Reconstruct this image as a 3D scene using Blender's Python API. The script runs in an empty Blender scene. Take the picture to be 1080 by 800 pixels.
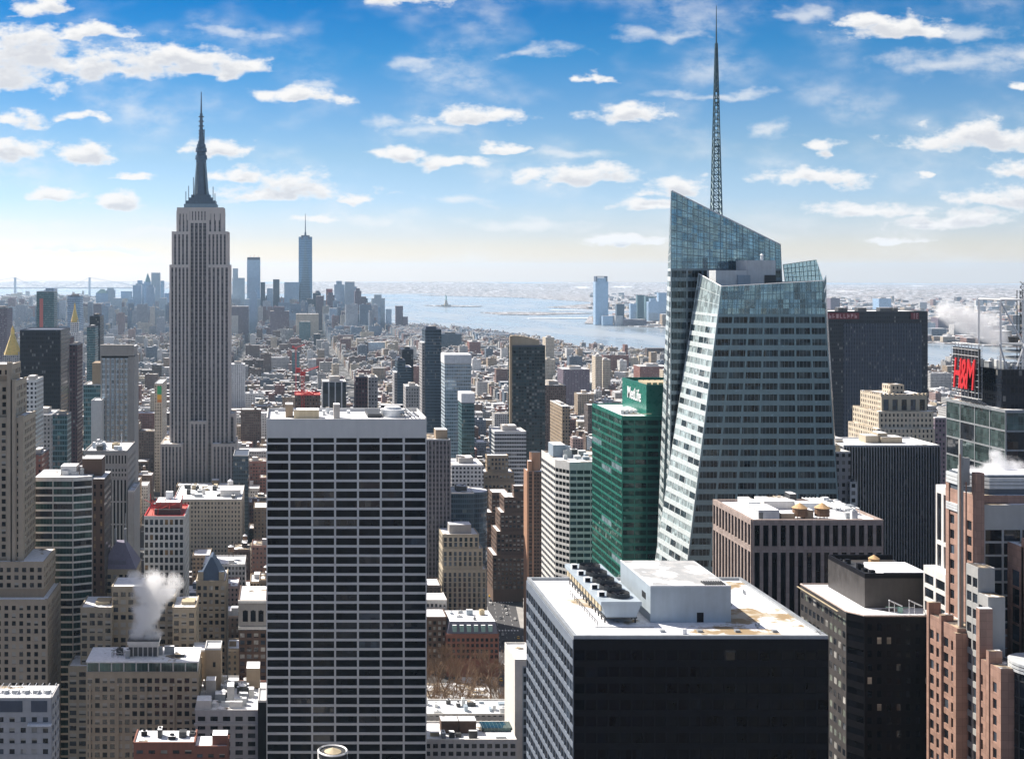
import bpy, math, random
import numpy as np
from mathutils import Vector, Matrix
R = math.radians
F, CX, CY, CAMZ = 1340.0, 300.0, 286.0, 260.0      # pinhole of the photograph: focal length and principal point
HAZE = 2.7e-5                                       # density of the winter air
scene = bpy.context.scene
COL = scene.collection

# ------------------------------------------------------------------ camera
cam = bpy.data.cameras.new('Camera'); camo = bpy.data.objects.new('Camera', cam); COL.objects.link(camo)
camo.location = (0, 0, CAMZ); camo.rotation_euler = (R(90), 0, 0)
cam.sensor_fit = 'HORIZONTAL'; cam.sensor_width = 36; cam.lens = F / 1080 * 36
cam.shift_x = (540 - CX) / 1080; cam.shift_y = -(400 - CY) / 1080
cam.clip_start = 1; cam.clip_end = 90000
scene.camera = camo
scene.view_settings.view_transform = 'Standard'
scene.view_settings.look = 'None'; scene.view_settings.gamma = 1; scene.view_settings.use_curve_mapping = False
scene.view_settings.exposure = 1.05

# ------------------------------------------------------------------ node helpers
class NT:
    def __init__(s, nt): s.t = nt; s.n = nt.nodes; s.l = nt.links
    def node(s, typ, **kw):
        n = s.n.new(typ)
        for k, v in kw.items(): setattr(n, k, v)
        return n
    def put(s, sock, v):
        if hasattr(v, 'is_output') or isinstance(v, bpy.types.NodeSocket): s.l.new(v, sock)
        else:
            try: sock.default_value = v
            except Exception: sock.default_value = tuple(v) + (1,)
    def math(s, op, a, b=0.0, c=None, clamp=False):
        n = s.node('ShaderNodeMath', operation=op, use_clamp=clamp)
        s.put(n.inputs[0], a); s.put(n.inputs[1], b)
        if c is not None: s.put(n.inputs[2], c)
        return n.outputs[0]
    def vec(s, op, a, b=(0, 0, 0)):
        n = s.node('ShaderNodeVectorMath', operation=op); s.put(n.inputs[0], a)
        if op == 'SCALE': s.put(n.inputs[3], b)
        elif op not in ('LENGTH', 'NORMALIZE', 'FLOOR', 'ABSOLUTE'): s.put(n.inputs[1], b)
        return n.outputs[1] if op in ('LENGTH', 'DOT_PRODUCT') else n.outputs[0]
    def mix(s, f, a, b, blend='MIX'):
        n = s.node('ShaderNodeMix', data_type='RGBA', blend_type=blend)
        s.put(n.inputs[0], f); s.put(n.inputs[6], a); s.put(n.inputs[7], b); return n.outputs[2]
    def mixf(s, f, a, b):
        n = s.node('ShaderNodeMix', data_type='FLOAT'); s.put(n.inputs[0], f); s.put(n.inputs[2], a); s.put(n.inputs[3], b); return n.outputs[0]
    def ramp(s, f, a, b, c=0.0, d=1.0, smooth=True):
        n = s.node('ShaderNodeMapRange', interpolation_type='SMOOTHSTEP' if smooth else 'LINEAR')
        for i, v in enumerate((f, a, b, c, d)): s.put(n.inputs[i], v)
        return n.outputs[0]
    def noise(s, v, scale, detail=4, rough=.55):
        n = s.node('ShaderNodeTexNoise'); s.put(n.inputs['Vector'], v); n.inputs['Scale'].default_value = scale
        n.inputs['Detail'].default_value = detail; n.inputs['Roughness'].default_value = rough; return n.outputs[0]
    def sep(s, v):
        n = s.node('ShaderNodeSeparateXYZ'); s.put(n.inputs[0], v); return n.outputs
    def comb(s, x, y, z=0.0):
        n = s.node('ShaderNodeCombineXYZ')
        for i, v in enumerate((x, y, z)): s.put(n.inputs[i], v)
        return n.outputs[0]

# ------------------------------------------------------------------ world: Nishita sky with a cumulus layer
SUN = Vector((-.53, .466, .707)).normalized()
world = bpy.data.worlds.new('World'); scene.world = world; world.use_nodes = True
w = NT(world.node_tree); w.n.clear()
CLOUDS = [(30, 68, 92, 36, 0), (5, 96, 60, 22, 0), (125, 78, 92, 24, 0), (210, 77, 66, 17, 0), (250, 76, 38, 13, 0), (170, 66, 40, 16, 0), (900, 30, 34, 10, 0), (960, 40, 36, 9, 0), (640, 130, 30, 12, 0), (455, 140, 40, 8, 1), (330, 96, 30, 5, 1), (240, 40, 60, 7, 1), (700, 40, 60, 7, 1), (560, 60, 50, 6, 1), (985, 70, 90, 12, 1), (520, 160, 22, 6, 0), (960, 186, 16, 6, 0), (140, 190, 22, 6, 0), (600, 165, 50, 7, 1), (330, 232, 30, 6, 0), (645, 252, 40, 6, 0), (930, 256, 50, 6, 0), (100, 262, 60, 6, 0), (47, 18, 25, 13, 0), (98, 40, 55, 10, 0),
    (320, 108, 42, 12, 0), (425, 7, 48, 14, 0), (492, -2, 40, 7, 0), (655, 127, 50, 15, 0), (620, 90, 17, 9, 0), (925, 36, 58, 16, 0),
    (835, 18, 40, 8, 1), (428, 165, 36, 11, 0), (475, 174, 46, 9, 0), (495, 129, 66, 11, 0), (405, 130, 26, 8, 1), (590, 192, 72, 15, 0),
    (18, 165, 44, 15, 0), (88, 168, 30, 12, 0), (25, 131, 30, 11, 0), (90, 128, 26, 8, 0), (295, 204, 68, 18, 0), (228, 160, 36, 15, 0),
    (255, 188, 32, 12, 0), (60, 206, 42, 9, 0), (120, 215, 32, 9, 0), (750, 103, 84, 5, 1), (1060, 62, 70, 11, 1), (1066, 100, 26, 8, 0),
    (1030, 152, 105, 17, 0), (1062, 186, 50, 17, 0), (1050, 216, 72, 14, 0), (855, 190, 72, 13, 0), (855, 162, 30, 9, 0), (700, 202, 52, 13, 0),
    (810, 140, 15, 11, 1), (690, 219, 40, 9, 0), (890, 224, 74, 12, 0), (1000, 236, 80, 11, 0), (435, 72, 30, 8, 1), (380, 210, 26, 8, 0),
    (390, 232, 50, 9, 1), (560, 236, 66, 9, 1), (30, 240, 66, 10, 1), (180, 246, 60, 9, 1), (760, 250, 70, 8, 1), (480, 212, 32, 7, 1), (1000, 40, 60, 8, 1)]
tc = w.node('ShaderNodeTexCoord'); d = w.sep(tc.outputs['Generated'])
yy = w.math('ADD', w.math('ABSOLUTE', d[1]), .02)
uu = w.math('DIVIDE', d[0], yy); vv = w.math('DIVIDE', d[2], yy)
uv0 = w.comb(w.math('MULTIPLY', uu, 10.0), w.math('MULTIPLY', vv, 10.0))
grp = bpy.data.node_groups.new('cloud_field', 'ShaderNodeTree')
grp.interface.new_socket('V', in_out='INPUT', socket_type='NodeSocketVector')
grp.interface.new_socket('D', in_out='OUTPUT', socket_type='NodeSocketFloat')
grp.interface.new_socket('T', in_out='OUTPUT', socket_type='NodeSocketFloat')
g = NT(grp); gi = g.node('NodeGroupInput'); go = g.node('NodeGroupOutput'); gv = gi.outputs[0]
st = g.vec('MULTIPLY', gv, (1, 1.9, 1))
nA = g.noise(st, 3.6, 9, .62); nB = g.noise(st, 1.1, 3, .5)
nW = g.node('ShaderNodeTexNoise'); g.put(nW.inputs['Vector'], st); nW.inputs['Scale'].default_value = 2.6; nW.inputs['Detail'].default_value = 5
wv = g.vec('ADD', gv, g.vec('MULTIPLY', g.vec('SUBTRACT', nW.outputs['Color'], (.5, .5, .5)), (.8, .25, 0)))
best = {0: None, 1: None}
for (px, py, rx, ry, k) in CLOUDS:
    a = g.vec('SUBTRACT', wv, ((px - CX) / F * 10, (CY - py) / F * 10, 0))
    a = g.vec('MULTIPLY', a, (F / rx / 10, F / ry / 10, 0))
    if k == 0: a = g.vec('SUBTRACT', g.vec('MULTIPLY', a, (1, 1.35, 0)), g.vec('MULTIPLY', g.vec('ABSOLUTE', a), (0, .5, 0)))
    L = g.vec('LENGTH', a)
    best[k] = L if best[k] is None else g.math('MINIMUM', best[k], L)
n2 = g.math('MULTIPLY', g.math('SUBTRACT', nA, .5), 2.5)
cum = g.ramp(g.math('SUBTRACT', g.math('SUBTRACT', 1.0, best[0]), g.math('MULTIPLY', n2, -1.0)), -.12, .62)
wisp = g.ramp(g.math('ADD', g.math('SUBTRACT', 1.0, best[1]), n2), -.35, 1.1, 0, .62)
veil = g.math('MULTIPLY', g.ramp(nB, .42, .75), g.ramp(nA, .25, .75, 0, .62))
g.l.new(g.math('MAXIMUM', g.math('MAXIMUM', cum, wisp), veil), go.inputs[0])
g.l.new(g.math('ADD', g.math('SUBTRACT', 1.0, best[0]), n2), go.inputs[1])
c0 = w.node('ShaderNodeGroup'); c0.node_tree = grp; w.l.new(uv0, c0.inputs[0])
c1 = w.node('ShaderNodeGroup'); c1.node_tree = grp; w.l.new(w.vec('ADD', uv0, (-.03, .075, 0)), c1.inputs[0])
sky = w.node('ShaderNodeTexSky', sky_type='NISHITA'); sky.sun_disc = False
sky.sun_elevation = math.asin(SUN.z); sky.sun_rotation = math.atan2(SUN.x, SUN.y); sky.altitude = 200; sky.air_density = 1.0; sky.dust_density = .6; sky.ozone_density = 2
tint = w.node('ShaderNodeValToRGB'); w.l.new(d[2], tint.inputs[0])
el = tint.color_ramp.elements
STOPS = [(0.0, (.90, .72, .60)), (.012, (.74, .67, .68)), (.028, (.57, .585, .74)), (.055, (.43, .52, .71)), (.09, (.34, .445, .57)), (.13, (.195, .36, .52)), (.165, (.07, .295, .48)), (.21, (.006, .22, .435)), (.32, (.05, .22, .43)), (.5, (1.0, .76, .60)), (1.0, (1.35, .90, .64))]  # topmost stops, above the frame, brightened and warmed to lift ambient in shade
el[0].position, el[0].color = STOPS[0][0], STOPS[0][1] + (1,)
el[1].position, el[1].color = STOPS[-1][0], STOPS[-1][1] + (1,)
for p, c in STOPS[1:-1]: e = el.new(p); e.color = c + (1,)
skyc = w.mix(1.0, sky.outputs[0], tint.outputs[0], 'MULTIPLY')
thick = w.ramp(c1.outputs[1], -.1, .7)
edge = w.ramp(c0.outputs[1], .1, .8)
shade = w.math('MULTIPLY', thick, edge)
cl = w.mix(shade, (4.65, 4.62, 4.6, 1), (3.35, 3.45, 3.7, 1))
up = w.ramp(d[2], -.002, .012)
dens = w.math('MULTIPLY', w.math('MULTIPLY', c0.outputs[0], up), w.ramp(d[2], .3, .6, 1, .0))
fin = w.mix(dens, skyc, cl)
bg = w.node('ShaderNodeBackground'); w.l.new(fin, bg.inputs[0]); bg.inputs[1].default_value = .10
w.l.new(bg.outputs[0], w.node('ShaderNodeOutputWorld').inputs[0])

sun = bpy.data.lights.new('Sun', 'SUN'); sun.energy = 4.3; sun.angle = R(.5); sun.color = (1, .93, .83)
suno = bpy.data.objects.new('Sun', sun); COL.objects.link(suno); suno.location = (-400, 300, 700)
suno.rotation_euler = SUN.to_track_quat('Z', 'Y').to_euler()
scene.cycles.use_denoising = True
scene.cycles.max_bounces = 5; scene.cycles.volume_bounces = 3; scene.cycles.diffuse_bounces = 2; scene.cycles.glossy_bounces = 3
try:
    scene.cycles.volume_step_rate = 3; scene.cycles.volume_max_steps = 128
except Exception: pass

# ------------------------------------------------------------------ materials
MATS = {}
def newmat(name):
    m = bpy.data.materials.new(name); m.use_nodes = True; t = NT(m.node_tree); t.n.clear()
    o = t.node('ShaderNodeOutputMaterial'); b = t.node('ShaderNodeBsdfPrincipled'); t.l.new(b.outputs[0], o.inputs[0])
    MATS[name] = m; return m, t, b
def c4(c): return tuple(c) + (1,)
def plain(name, col, rough=.7, metal=0, var=.15, scale=.4, spec=.5, bump=0, joint=None):
    m, t, b = newmat(name)
    tcn = t.node('ShaderNodeTexCoord'); v = tcn.outputs['Object']
    n = t.noise(v, scale, 6, .62); n2 = t.noise(t.vec('MULTIPLY', v, (1, 1, .12)), scale * 2.5, 4)
    f = t.math('MULTIPLY', t.ramp(n, .25, .75, 1 - var, 1 + var, False), t.ramp(n2, .25, .75, 1 - var * .7, 1 + var * .7, False))
    if joint:      # open joints and slightly different stones between the courses
        u = t.node('ShaderNodeUVMap'); u.uv_map = 'UVMap'; s_ = t.sep(u.outputs[0]); ju, jv = t.math('DIVIDE', s_[0], joint[0]), t.math('DIVIDE', s_[1], joint[1])
        q = t.math('MAXIMUM', t.math('LESS_THAN', t.math('FRACT', ju), .07 / joint[0]), t.math('LESS_THAN', t.math('FRACT', jv), .07 / joint[1]))
        wn = t.node('ShaderNodeTexWhiteNoise', noise_dimensions='2D'); t.l.new(t.comb(t.math('FLOOR', ju), t.math('FLOOR', jv)), wn.inputs['Vector'])
        f = t.math('MULTIPLY', t.math('MULTIPLY', f, t.ramp(wn.outputs['Value'], 0, 1, .88, 1.12, False)), t.math('SUBTRACT', 1.0, t.math('MULTIPLY', q, .4)))
    t.l.new(t.vec('SCALE', c4(col)[:3], f), b.inputs['Base Color'])
    t.l.new(t.ramp(n, .2, .8, max(0, rough - .1), min(1, rough + .1)), b.inputs['Roughness'])
    b.inputs['Metallic'].default_value = metal; b.inputs['Specular IOR Level'].default_value = spec
    if bump:
        bn = t.node('ShaderNodeBump'); bn.inputs['Strength'].default_value = .6; bn.inputs['Distance'].default_value = bump
        t.l.new(n, bn.inputs['Height']); t.l.new(bn.outputs[0], b.inputs['Normal'])
    return m
def winmask(t, pw, ph, fw, fh):
    """mask of a window grid in the metre-scaled UV map, and a random number per window"""
    u = t.node('ShaderNodeUVMap'); u.uv_map = 'UVMap'; s = t.sep(u.outputs[0])
    U = t.math('DIVIDE', s[0], pw); V = t.math('DIVIDE', s[1], ph)
    a = t.math('LESS_THAN', t.math('ABSOLUTE', t.math('SUBTRACT', t.math('FRACT', U), .5)), t.math('MULTIPLY', fw, .5))
    b = t.math('LESS_THAN', t.math('ABSOLUTE', t.math('SUBTRACT', t.math('FRACT', V), .5)), t.math('MULTIPLY', fh, .5))
    wn = t.node('ShaderNodeTexWhiteNoise', noise_dimensions='2D'); t.l.new(t.comb(t.math('FLOOR', U), t.math('FLOOR', V)), wn.inputs['Vector'])
    return t.math('MULTIPLY', a, b), wn.outputs['Value'], U, V, s
def fac(name, wall, glass=(.012, .016, .024), pw=3.0, ph=3.6, fw=.5, fh=.55, rough=.75, gr=.1, blind=.16, metal=0, wn=.14, gmetal=0, mull=0, gvar=.5, wrough=None, lines=0):
    m, t, b = newmat(name); b.inputs['Specular IOR Level'].default_value = .3
    mask, rnd, U, V, s = winmask(t, pw, ph, fw, fh)
    ob = t.node('ShaderNodeTexCoord').outputs['Object']
    n = t.noise(ob, .12, 6, .6); n2 = t.noise(t.vec('MULTIPLY', ob, (1, 1, .1)), .5, 4)
    f = t.math('MULTIPLY', t.ramp(n, .25, .75, 1 - wn, 1 + wn, False), t.ramp(n2, .25, .75, 1 - wn, 1 + wn, False))
    wc = t.vec('SCALE', c4(wall)[:3], f)
    gl = t.vec('SCALE', c4(glass)[:3], t.ramp(rnd, 0, 1, 1 - gvar, 1 + gvar, False))
    isb = t.math('GREATER_THAN', rnd, 1 - blind)
    gl = t.mix(t.math('MULTIPLY', isb, .55), gl, (.34, .33, .31, 1))
    if mull:   # thin mullions across the glass
        q = t.math('GREATER_THAN', t.math('ABSOLUTE', t.math('SUBTRACT', t.math('FRACT', t.math('DIVIDE', s[0], mull)), .5)), .44)
        if lines: q = t.math('MAXIMUM', q, t.math('GREATER_THAN', t.math('ABSOLUTE', t.math('SUBTRACT', t.math('FRACT', t.math('DIVIDE', s[1], lines)), .5)), .44))
        mask = t.math('MULTIPLY', mask, t.math('SUBTRACT', 1, q))
    t.l.new(t.mix(mask, wc, gl), b.inputs['Base Color'])
    t.l.new(t.mixf(mask, rough, gr), b.inputs['Roughness'])
    t.l.new(t.mixf(mask, metal, gmetal), b.inputs['Metallic'])
    return m
def glassm(name, col, rough=.08, metal=0.0, var=.4, spec=.5, px=0, pz=0, line=.05, linecol=(.1, .11, .12)):
    """a window pane: dark glass, a different tone from pane to pane, optional thin glazing bars"""
    m, t, b = newmat(name)
    oi = t.node('ShaderNodeObjectInfo'); ob = t.node('ShaderNodeTexCoord')
    n = t.noise(t.vec('ADD', ob.outputs['Object'], t.comb(t.math('MULTIPLY', oi.outputs['Random'], 50), 0, 0)), .3, 3)
    geo = t.node('ShaderNodeNewGeometry'); wn = t.node('ShaderNodeTexWhiteNoise', noise_dimensions='3D')     # panes differ a little in tone and hang a little out of true
    t.l.new(t.vec('FLOOR', t.vec('MULTIPLY', t.vec('ADD', geo.outputs['Position'], (.37, .41, .29)), (.42, .42, .27))), wn.inputs['Vector'])
    rnd = t.math('FRACT', t.math('ADD', wn.outputs['Value'], oi.outputs['Random']))
    tilt = t.vec('NORMALIZE', t.vec('ADD', geo.outputs['Normal'], t.vec('SCALE', t.vec('SUBTRACT', wn.outputs['Color'], (.5, .5, .5)), .05))); t.l.new(tilt, b.inputs['Normal'])
    f = t.math('MULTIPLY', t.ramp(rnd, 0, 1, 1 - var, 1 + var, False), t.ramp(n, .3, .7, .7, 1.3, False))
    base = t.vec('SCALE', c4(col)[:3], f); rg = rough
    if px:
        u = t.node('ShaderNodeUVMap'); u.uv_map = 'UVMap'; s = t.sep(u.outputs[0])
        q = t.math('LESS_THAN', t.math('FRACT', t.math('DIVIDE', s[0], px)), line / px)
        if pz: q = t.math('MAXIMUM', q, t.math('LESS_THAN', t.math('FRACT', t.math('DIVIDE', s[1], pz)), line / pz))
        base = t.mix(q, base, c4(linecol)); rg = t.mixf(q, rough, .5)
    t.put(b.inputs['Base Color'], base); t.put(b.inputs['Roughness'], rg)
    b.inputs['Metallic'].default_value = metal; b.inputs['Specular IOR Level'].default_value = spec
    return m
def snowroof(name, bare=(.10, .09, .085), amt=.42, sc=.09, dirt=(.42, .34, .24)):
    """roof membrane under wind-blown snow with bare and muddy patches"""
    m, t, b = newmat(name)
    p = t.node('ShaderNodeNewGeometry').outputs['Position']
    n = t.noise(p, sc, 7, .6); n2 = t.noise(p, sc * 3.3, 5, .6); n3 = t.noise(p, .9, 3)
    snow = t.mix(t.ramp(n3, .3, .7), (.84, .85, .88, 1), (.70, .71, .74, 1))
    gr = t.mix(t.ramp(n2, .45, .6), c4(bare), c4(dirt))
    t.l.new(t.mix(t.ramp(n, amt - .025, amt + .03), gr, snow), b.inputs['Base Color']); b.inputs['Roughness'].default_value = .85
    b.inputs['Specular IOR Level'].default_value = .2
    bn = t.node('ShaderNodeBump'); bn.inputs['Strength'].default_value = .5; bn.inputs['Distance'].default_value = .25
    t.l.new(n2, bn.inputs['Height']); t.l.new(bn.outputs[0], b.inputs['Normal'])
    return m
# shared materials
snowroof('snow', amt=.37); snowroof('snow_thin', amt=.52); snowroof('snow_bare', bare=(.30, .25, .18), amt=.33, sc=.05)
snowroof('snow_near', bare=(.30, .22, .13), amt=.415, sc=.06, dirt=(.46, .41, .33))
plain('steel_grey', (.30, .32, .34), .5, .2); plain('steel_white', (.70, .71, .72), .5); plain('steel_dark', (.04, .042, .045), .55)
plain('mech_blue', (.30, .36, .42), .55, .1, .12); plain('mech_light', (.55, .57, .58), .55, .1, .12); plain('mech_tan', (.46, .38, .25), .7)
plain('concrete', (.50, .50, .50), .8, 0, .06, .25); plain('black_metal', (.010, .010, .013), .5, 0, .2, spec=.12); plain('wood_tank', (.17, .10, .06), .85); plain('tank_roof', (.50, .32, .16), .8)
plain('copper_green', (.22, .36, .36), .6); plain('slate', (.14, .14, .19), .6); plain('gold', (.85, .55, .14), .35, .6, .15); plain('red_paint', (.55, .03, .03), .5); plain('red_sign', (.58, .015, .02), .5, 0, .05)
plain('white_paint', (.78, .78, .78), .5, 0, .05); plain('yellow_paint', (.75, .42, .03), .4, 0, .05); plain('limestone', (.42, .36, .27), .85, 0, .12); plain('brick_red', (.21, .085, .06), .9); plain('brick_tan', (.33, .25, .17), .85, 0, .12)
plain('stone_grey', (.33, .31, .29), .85, 0, .12); plain('stone_white', (.62, .60, .57), .8, 0, .1); plain('granite_brown', (.34, .27, .24), .65, 0, .12, joint=(1.5, 1.9)); plain('granite_pink', (.32, .195, .15), .65, 0, .14, joint=(1.6, 1.95)); plain('bark', (.20, .13, .085), .9)
plain('spandrel_bota', (.17, .265, .30), .2, .25, .08); plain('brick_brown', (.12, .075, .055), .9, 0, .15); plain('copper_brick', (.38, .21, .13), .7, 0, .1); plain('asphalt', (.055, .055, .06), .85, 0, .25, .2); plain('pavement', (.30, .29, .28), .9, 0, .2, .2); plain('green_metal', (.015, .16, .12), .35, .2, .1)
plain('torch_green', (.25, .42, .36), .6)
glassm('glass_black', (.005, .006, .009), .1, 0, .5, .12); glassm('glass_dark', (.014, .018, .024), .08, 0, .5, .5); glassm('glass_blind', (.30, .29, .27), .35, 0, .4); glassm('glass_mid', (.05, .065, .085), .1, .1, .5)
glassm('glass_bota', (.022, .04, .05), .05, .4, .7, .5, 1.6, 0, .16, (.16, .2, .22)); glassm('glass_green', (.006, .055, .042), .07, .3, .35, .5, 1.7, 0, .1, (.01, .06, .045)); glassm('glass_teal', (.015, .05, .05), .08, .25, .4, .5, 1.6, 0, .1, (.1, .14, .14))
def sash():
    m, t, b = newmat('sash_half'); u = t.node('ShaderNodeUVMap'); u.uv_map = 'UVMap'; v = t.sep(u.outputs[0])[1]; oi = t.node('ShaderNodeObjectInfo')
    hi = t.math('GREATER_THAN', t.math('FRACT', t.math('DIVIDE', v, 3.6)), t.ramp(oi.outputs['Random'], 0, 1, .12, .42, False)); rail = t.math('LESS_THAN', t.math('ABSOLUTE', t.math('SUBTRACT', t.math('FRACT', t.math('DIVIDE', v, 3.6)), .26)), .018)
    c = t.mix(hi, (.014, .017, .022, 1), (.36, .34, .30, 1)); t.l.new(t.mix(rail, c, (.10, .09, .08, 1)), b.inputs['Base Color']); t.l.new(t.mixf(hi, .08, .5), b.inputs['Roughness'])
sash()
glassm('glass_pale', (.30, .42, .46), .12, .45, .35, .5, 1.6, 1.6, .12, (.12, .18, .2))

# ------------------------------------------------------------------ mesh builder
class MB:
    def __init__(s): s.v = []; s.f = []; s.m = []; s.c = []; s.p = []; s.cur = (1, 1, 1, 1); s.par = (3, 3.5, .5, .5)
    def face(s, pts, mi=0):
        i = len(s.v); s.v += [tuple(p) for p in pts]; s.f.append(tuple(range(i, i + len(pts)))); s.m.append(mi); s.c.append(s.cur); s.p.append(s.par)
    def idx(s, f, mi): s.f.append(f); s.m.append(mi); s.c.append(s.cur); s.p.append(s.par)
    def prism(s, poly, z0, z1, mi=0, top=None, bottom=False, tops=None, poly1=None):
        """poly counter-clockwise seen from above; tops = height per corner; poly1 = other outline at the top"""
        n = len(poly); i = len(s.v); poly1 = poly1 or poly
        s.v += [(x, y, z0) for x, y in poly] + [(x, y, tops[k] if tops else z1) for k, (x, y) in enumerate(poly1)]
        for k in range(n):
            q = (k + 1) % n; s.idx((i + k, i + q, i + n + q, i + n + k), mi)
        s.idx(tuple(range(i + n, i + 2 * n)), mi if top is None else top)
        if bottom: s.idx(tuple(range(i + n - 1, i - 1, -1)), mi)
    def box(s, x0, x1, y0, y1, z0, z1, mi=0, top=None, bottom=False):
        s.prism([(x0, y0), (x1, y0), (x1, y1), (x0, y1)], z0, z1, mi, top, bottom)
    def cyl(s, cx, cy, r0, r1, z0, z1, n=12, mi=0, top=None):
        A = [(cx + r0 * math.cos(2 * math.pi * k / n), cy + r0 * math.sin(2 * math.pi * k / n)) for k in range(n)]
        B = [(cx + r1 * math.cos(2 * math.pi * k / n), cy + r1 * math.sin(2 * math.pi * k / n)) for k in range(n)]
        s.prism(A, z0, z1, mi, top, True, None, B)
    def bar(s, a, b, r, mi=0, r2=None, n=4):
        a = Vector(a); b = Vector(b); d = (b - a)
        if d.length < 1e-6: return
        d.normalize(); u = d.orthogonal().normalized(); v = d.cross(u); i = len(s.v); r2 = r if r2 is None else r2
        for c, rr in ((a, r), (b, r2)):
            for k in range(n):
                an = 2 * math.pi * (k + .5) / n; s.v.append(tuple(c + (u * math.cos(an) + v * math.sin(an)) * rr))
        for k in range(n): q = (k + 1) % n; s.idx((i + k, i + q, i + n + q, i + n + k), mi)
        s.idx(tuple(range(i + n - 1, i - 1, -1)), mi); s.idx(tuple(range(i + n, i + 2 * n)), mi)
    def build(s, name, mats, parent=None, origin=(0, 0, 0), attr=False, smooth=False):
        if not s.f: return None
        me = bpy.data.meshes.new(name); o3 = np.array(origin, float)
        co = np.array(s.v, float) - o3
        me.from_pydata(co.tolist(), [], s.f)
        for m in (mats if isinstance(mats, (list, tuple)) else [mats]): me.materials.append(MATS[m])
        me.polygons.foreach_set('material_index', np.array(s.m, np.int32))
        nl = len(me.loops); li = np.empty(nl, np.int32); me.loops.foreach_get('vertex_index', li)
        nf = len(me.polygons); tot = np.empty(nf, np.int32); me.polygons.foreach_get('loop_total', tot)
        no = np.empty(nf * 3); me.polygons.foreach_get('normal', no); no = no.reshape(-1, 3)
        fi = np.repeat(np.arange(nf), tot); P = co[li]; N = no[fi]
        h = np.stack([-N[:, 1], N[:, 0]], 1); ln = np.linalg.norm(h, axis=1); flat = np.abs(N[:, 2]) > .8
        h = h / np.maximum(ln, 1e-9)[:, None]
        u = np.where(flat, P[:, 0], P[:, 0] * h[:, 0] + P[:, 1] * h[:, 1]); v = np.where(flat, P[:, 1], P[:, 2] + (o3[2]))
        uv = me.uv_layers.new(name='UVMap'); uv.data.foreach_set('uv', np.stack([u, v], 1).ravel().astype(np.float32))
        if attr:
            for nm, dat in (('wcol', s.c), ('wpar', s.p)):
                at = me.attributes.new(nm, 'FLOAT_COLOR', 'FACE'); at.data.foreach_set('color', np.array(dat, np.float32).ravel())
        if smooth: me.polygons.foreach_set('use_smooth', np.ones(nf, bool))
        me.update()
        o = bpy.data.objects.new(name, me); COL.objects.link(o)
        if parent is None: o.location = origin
        else: o.parent = parent; o.location = Vector(origin) - parent.location
        return o

def tag(o, label=None, cat=None, group=None, kind=None):
    if label: o['label'] = label
    if cat: o['category'] = cat
    if group: o['group'] = group
    if kind: o['kind'] = kind
    return o
def W(px, py, Y): return Vector(((px - CX) * Y / F, Y, CAMZ - (py - CY) * Y / F))
def wx(px, Y): return (px - CX) * Y / F
def wz(py, Y): return CAMZ - (py - CY) * Y / F
def proj(p): return (CX + p[0] * F / p[1], CY - (p[2] - CAMZ) * F / p[1])
FOOT = []        # footprints kept clear of filling houses: x0,x1,y0,y1,z
ANCHOR = []      # landmark phrases for labels: phrase, px, py

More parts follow.
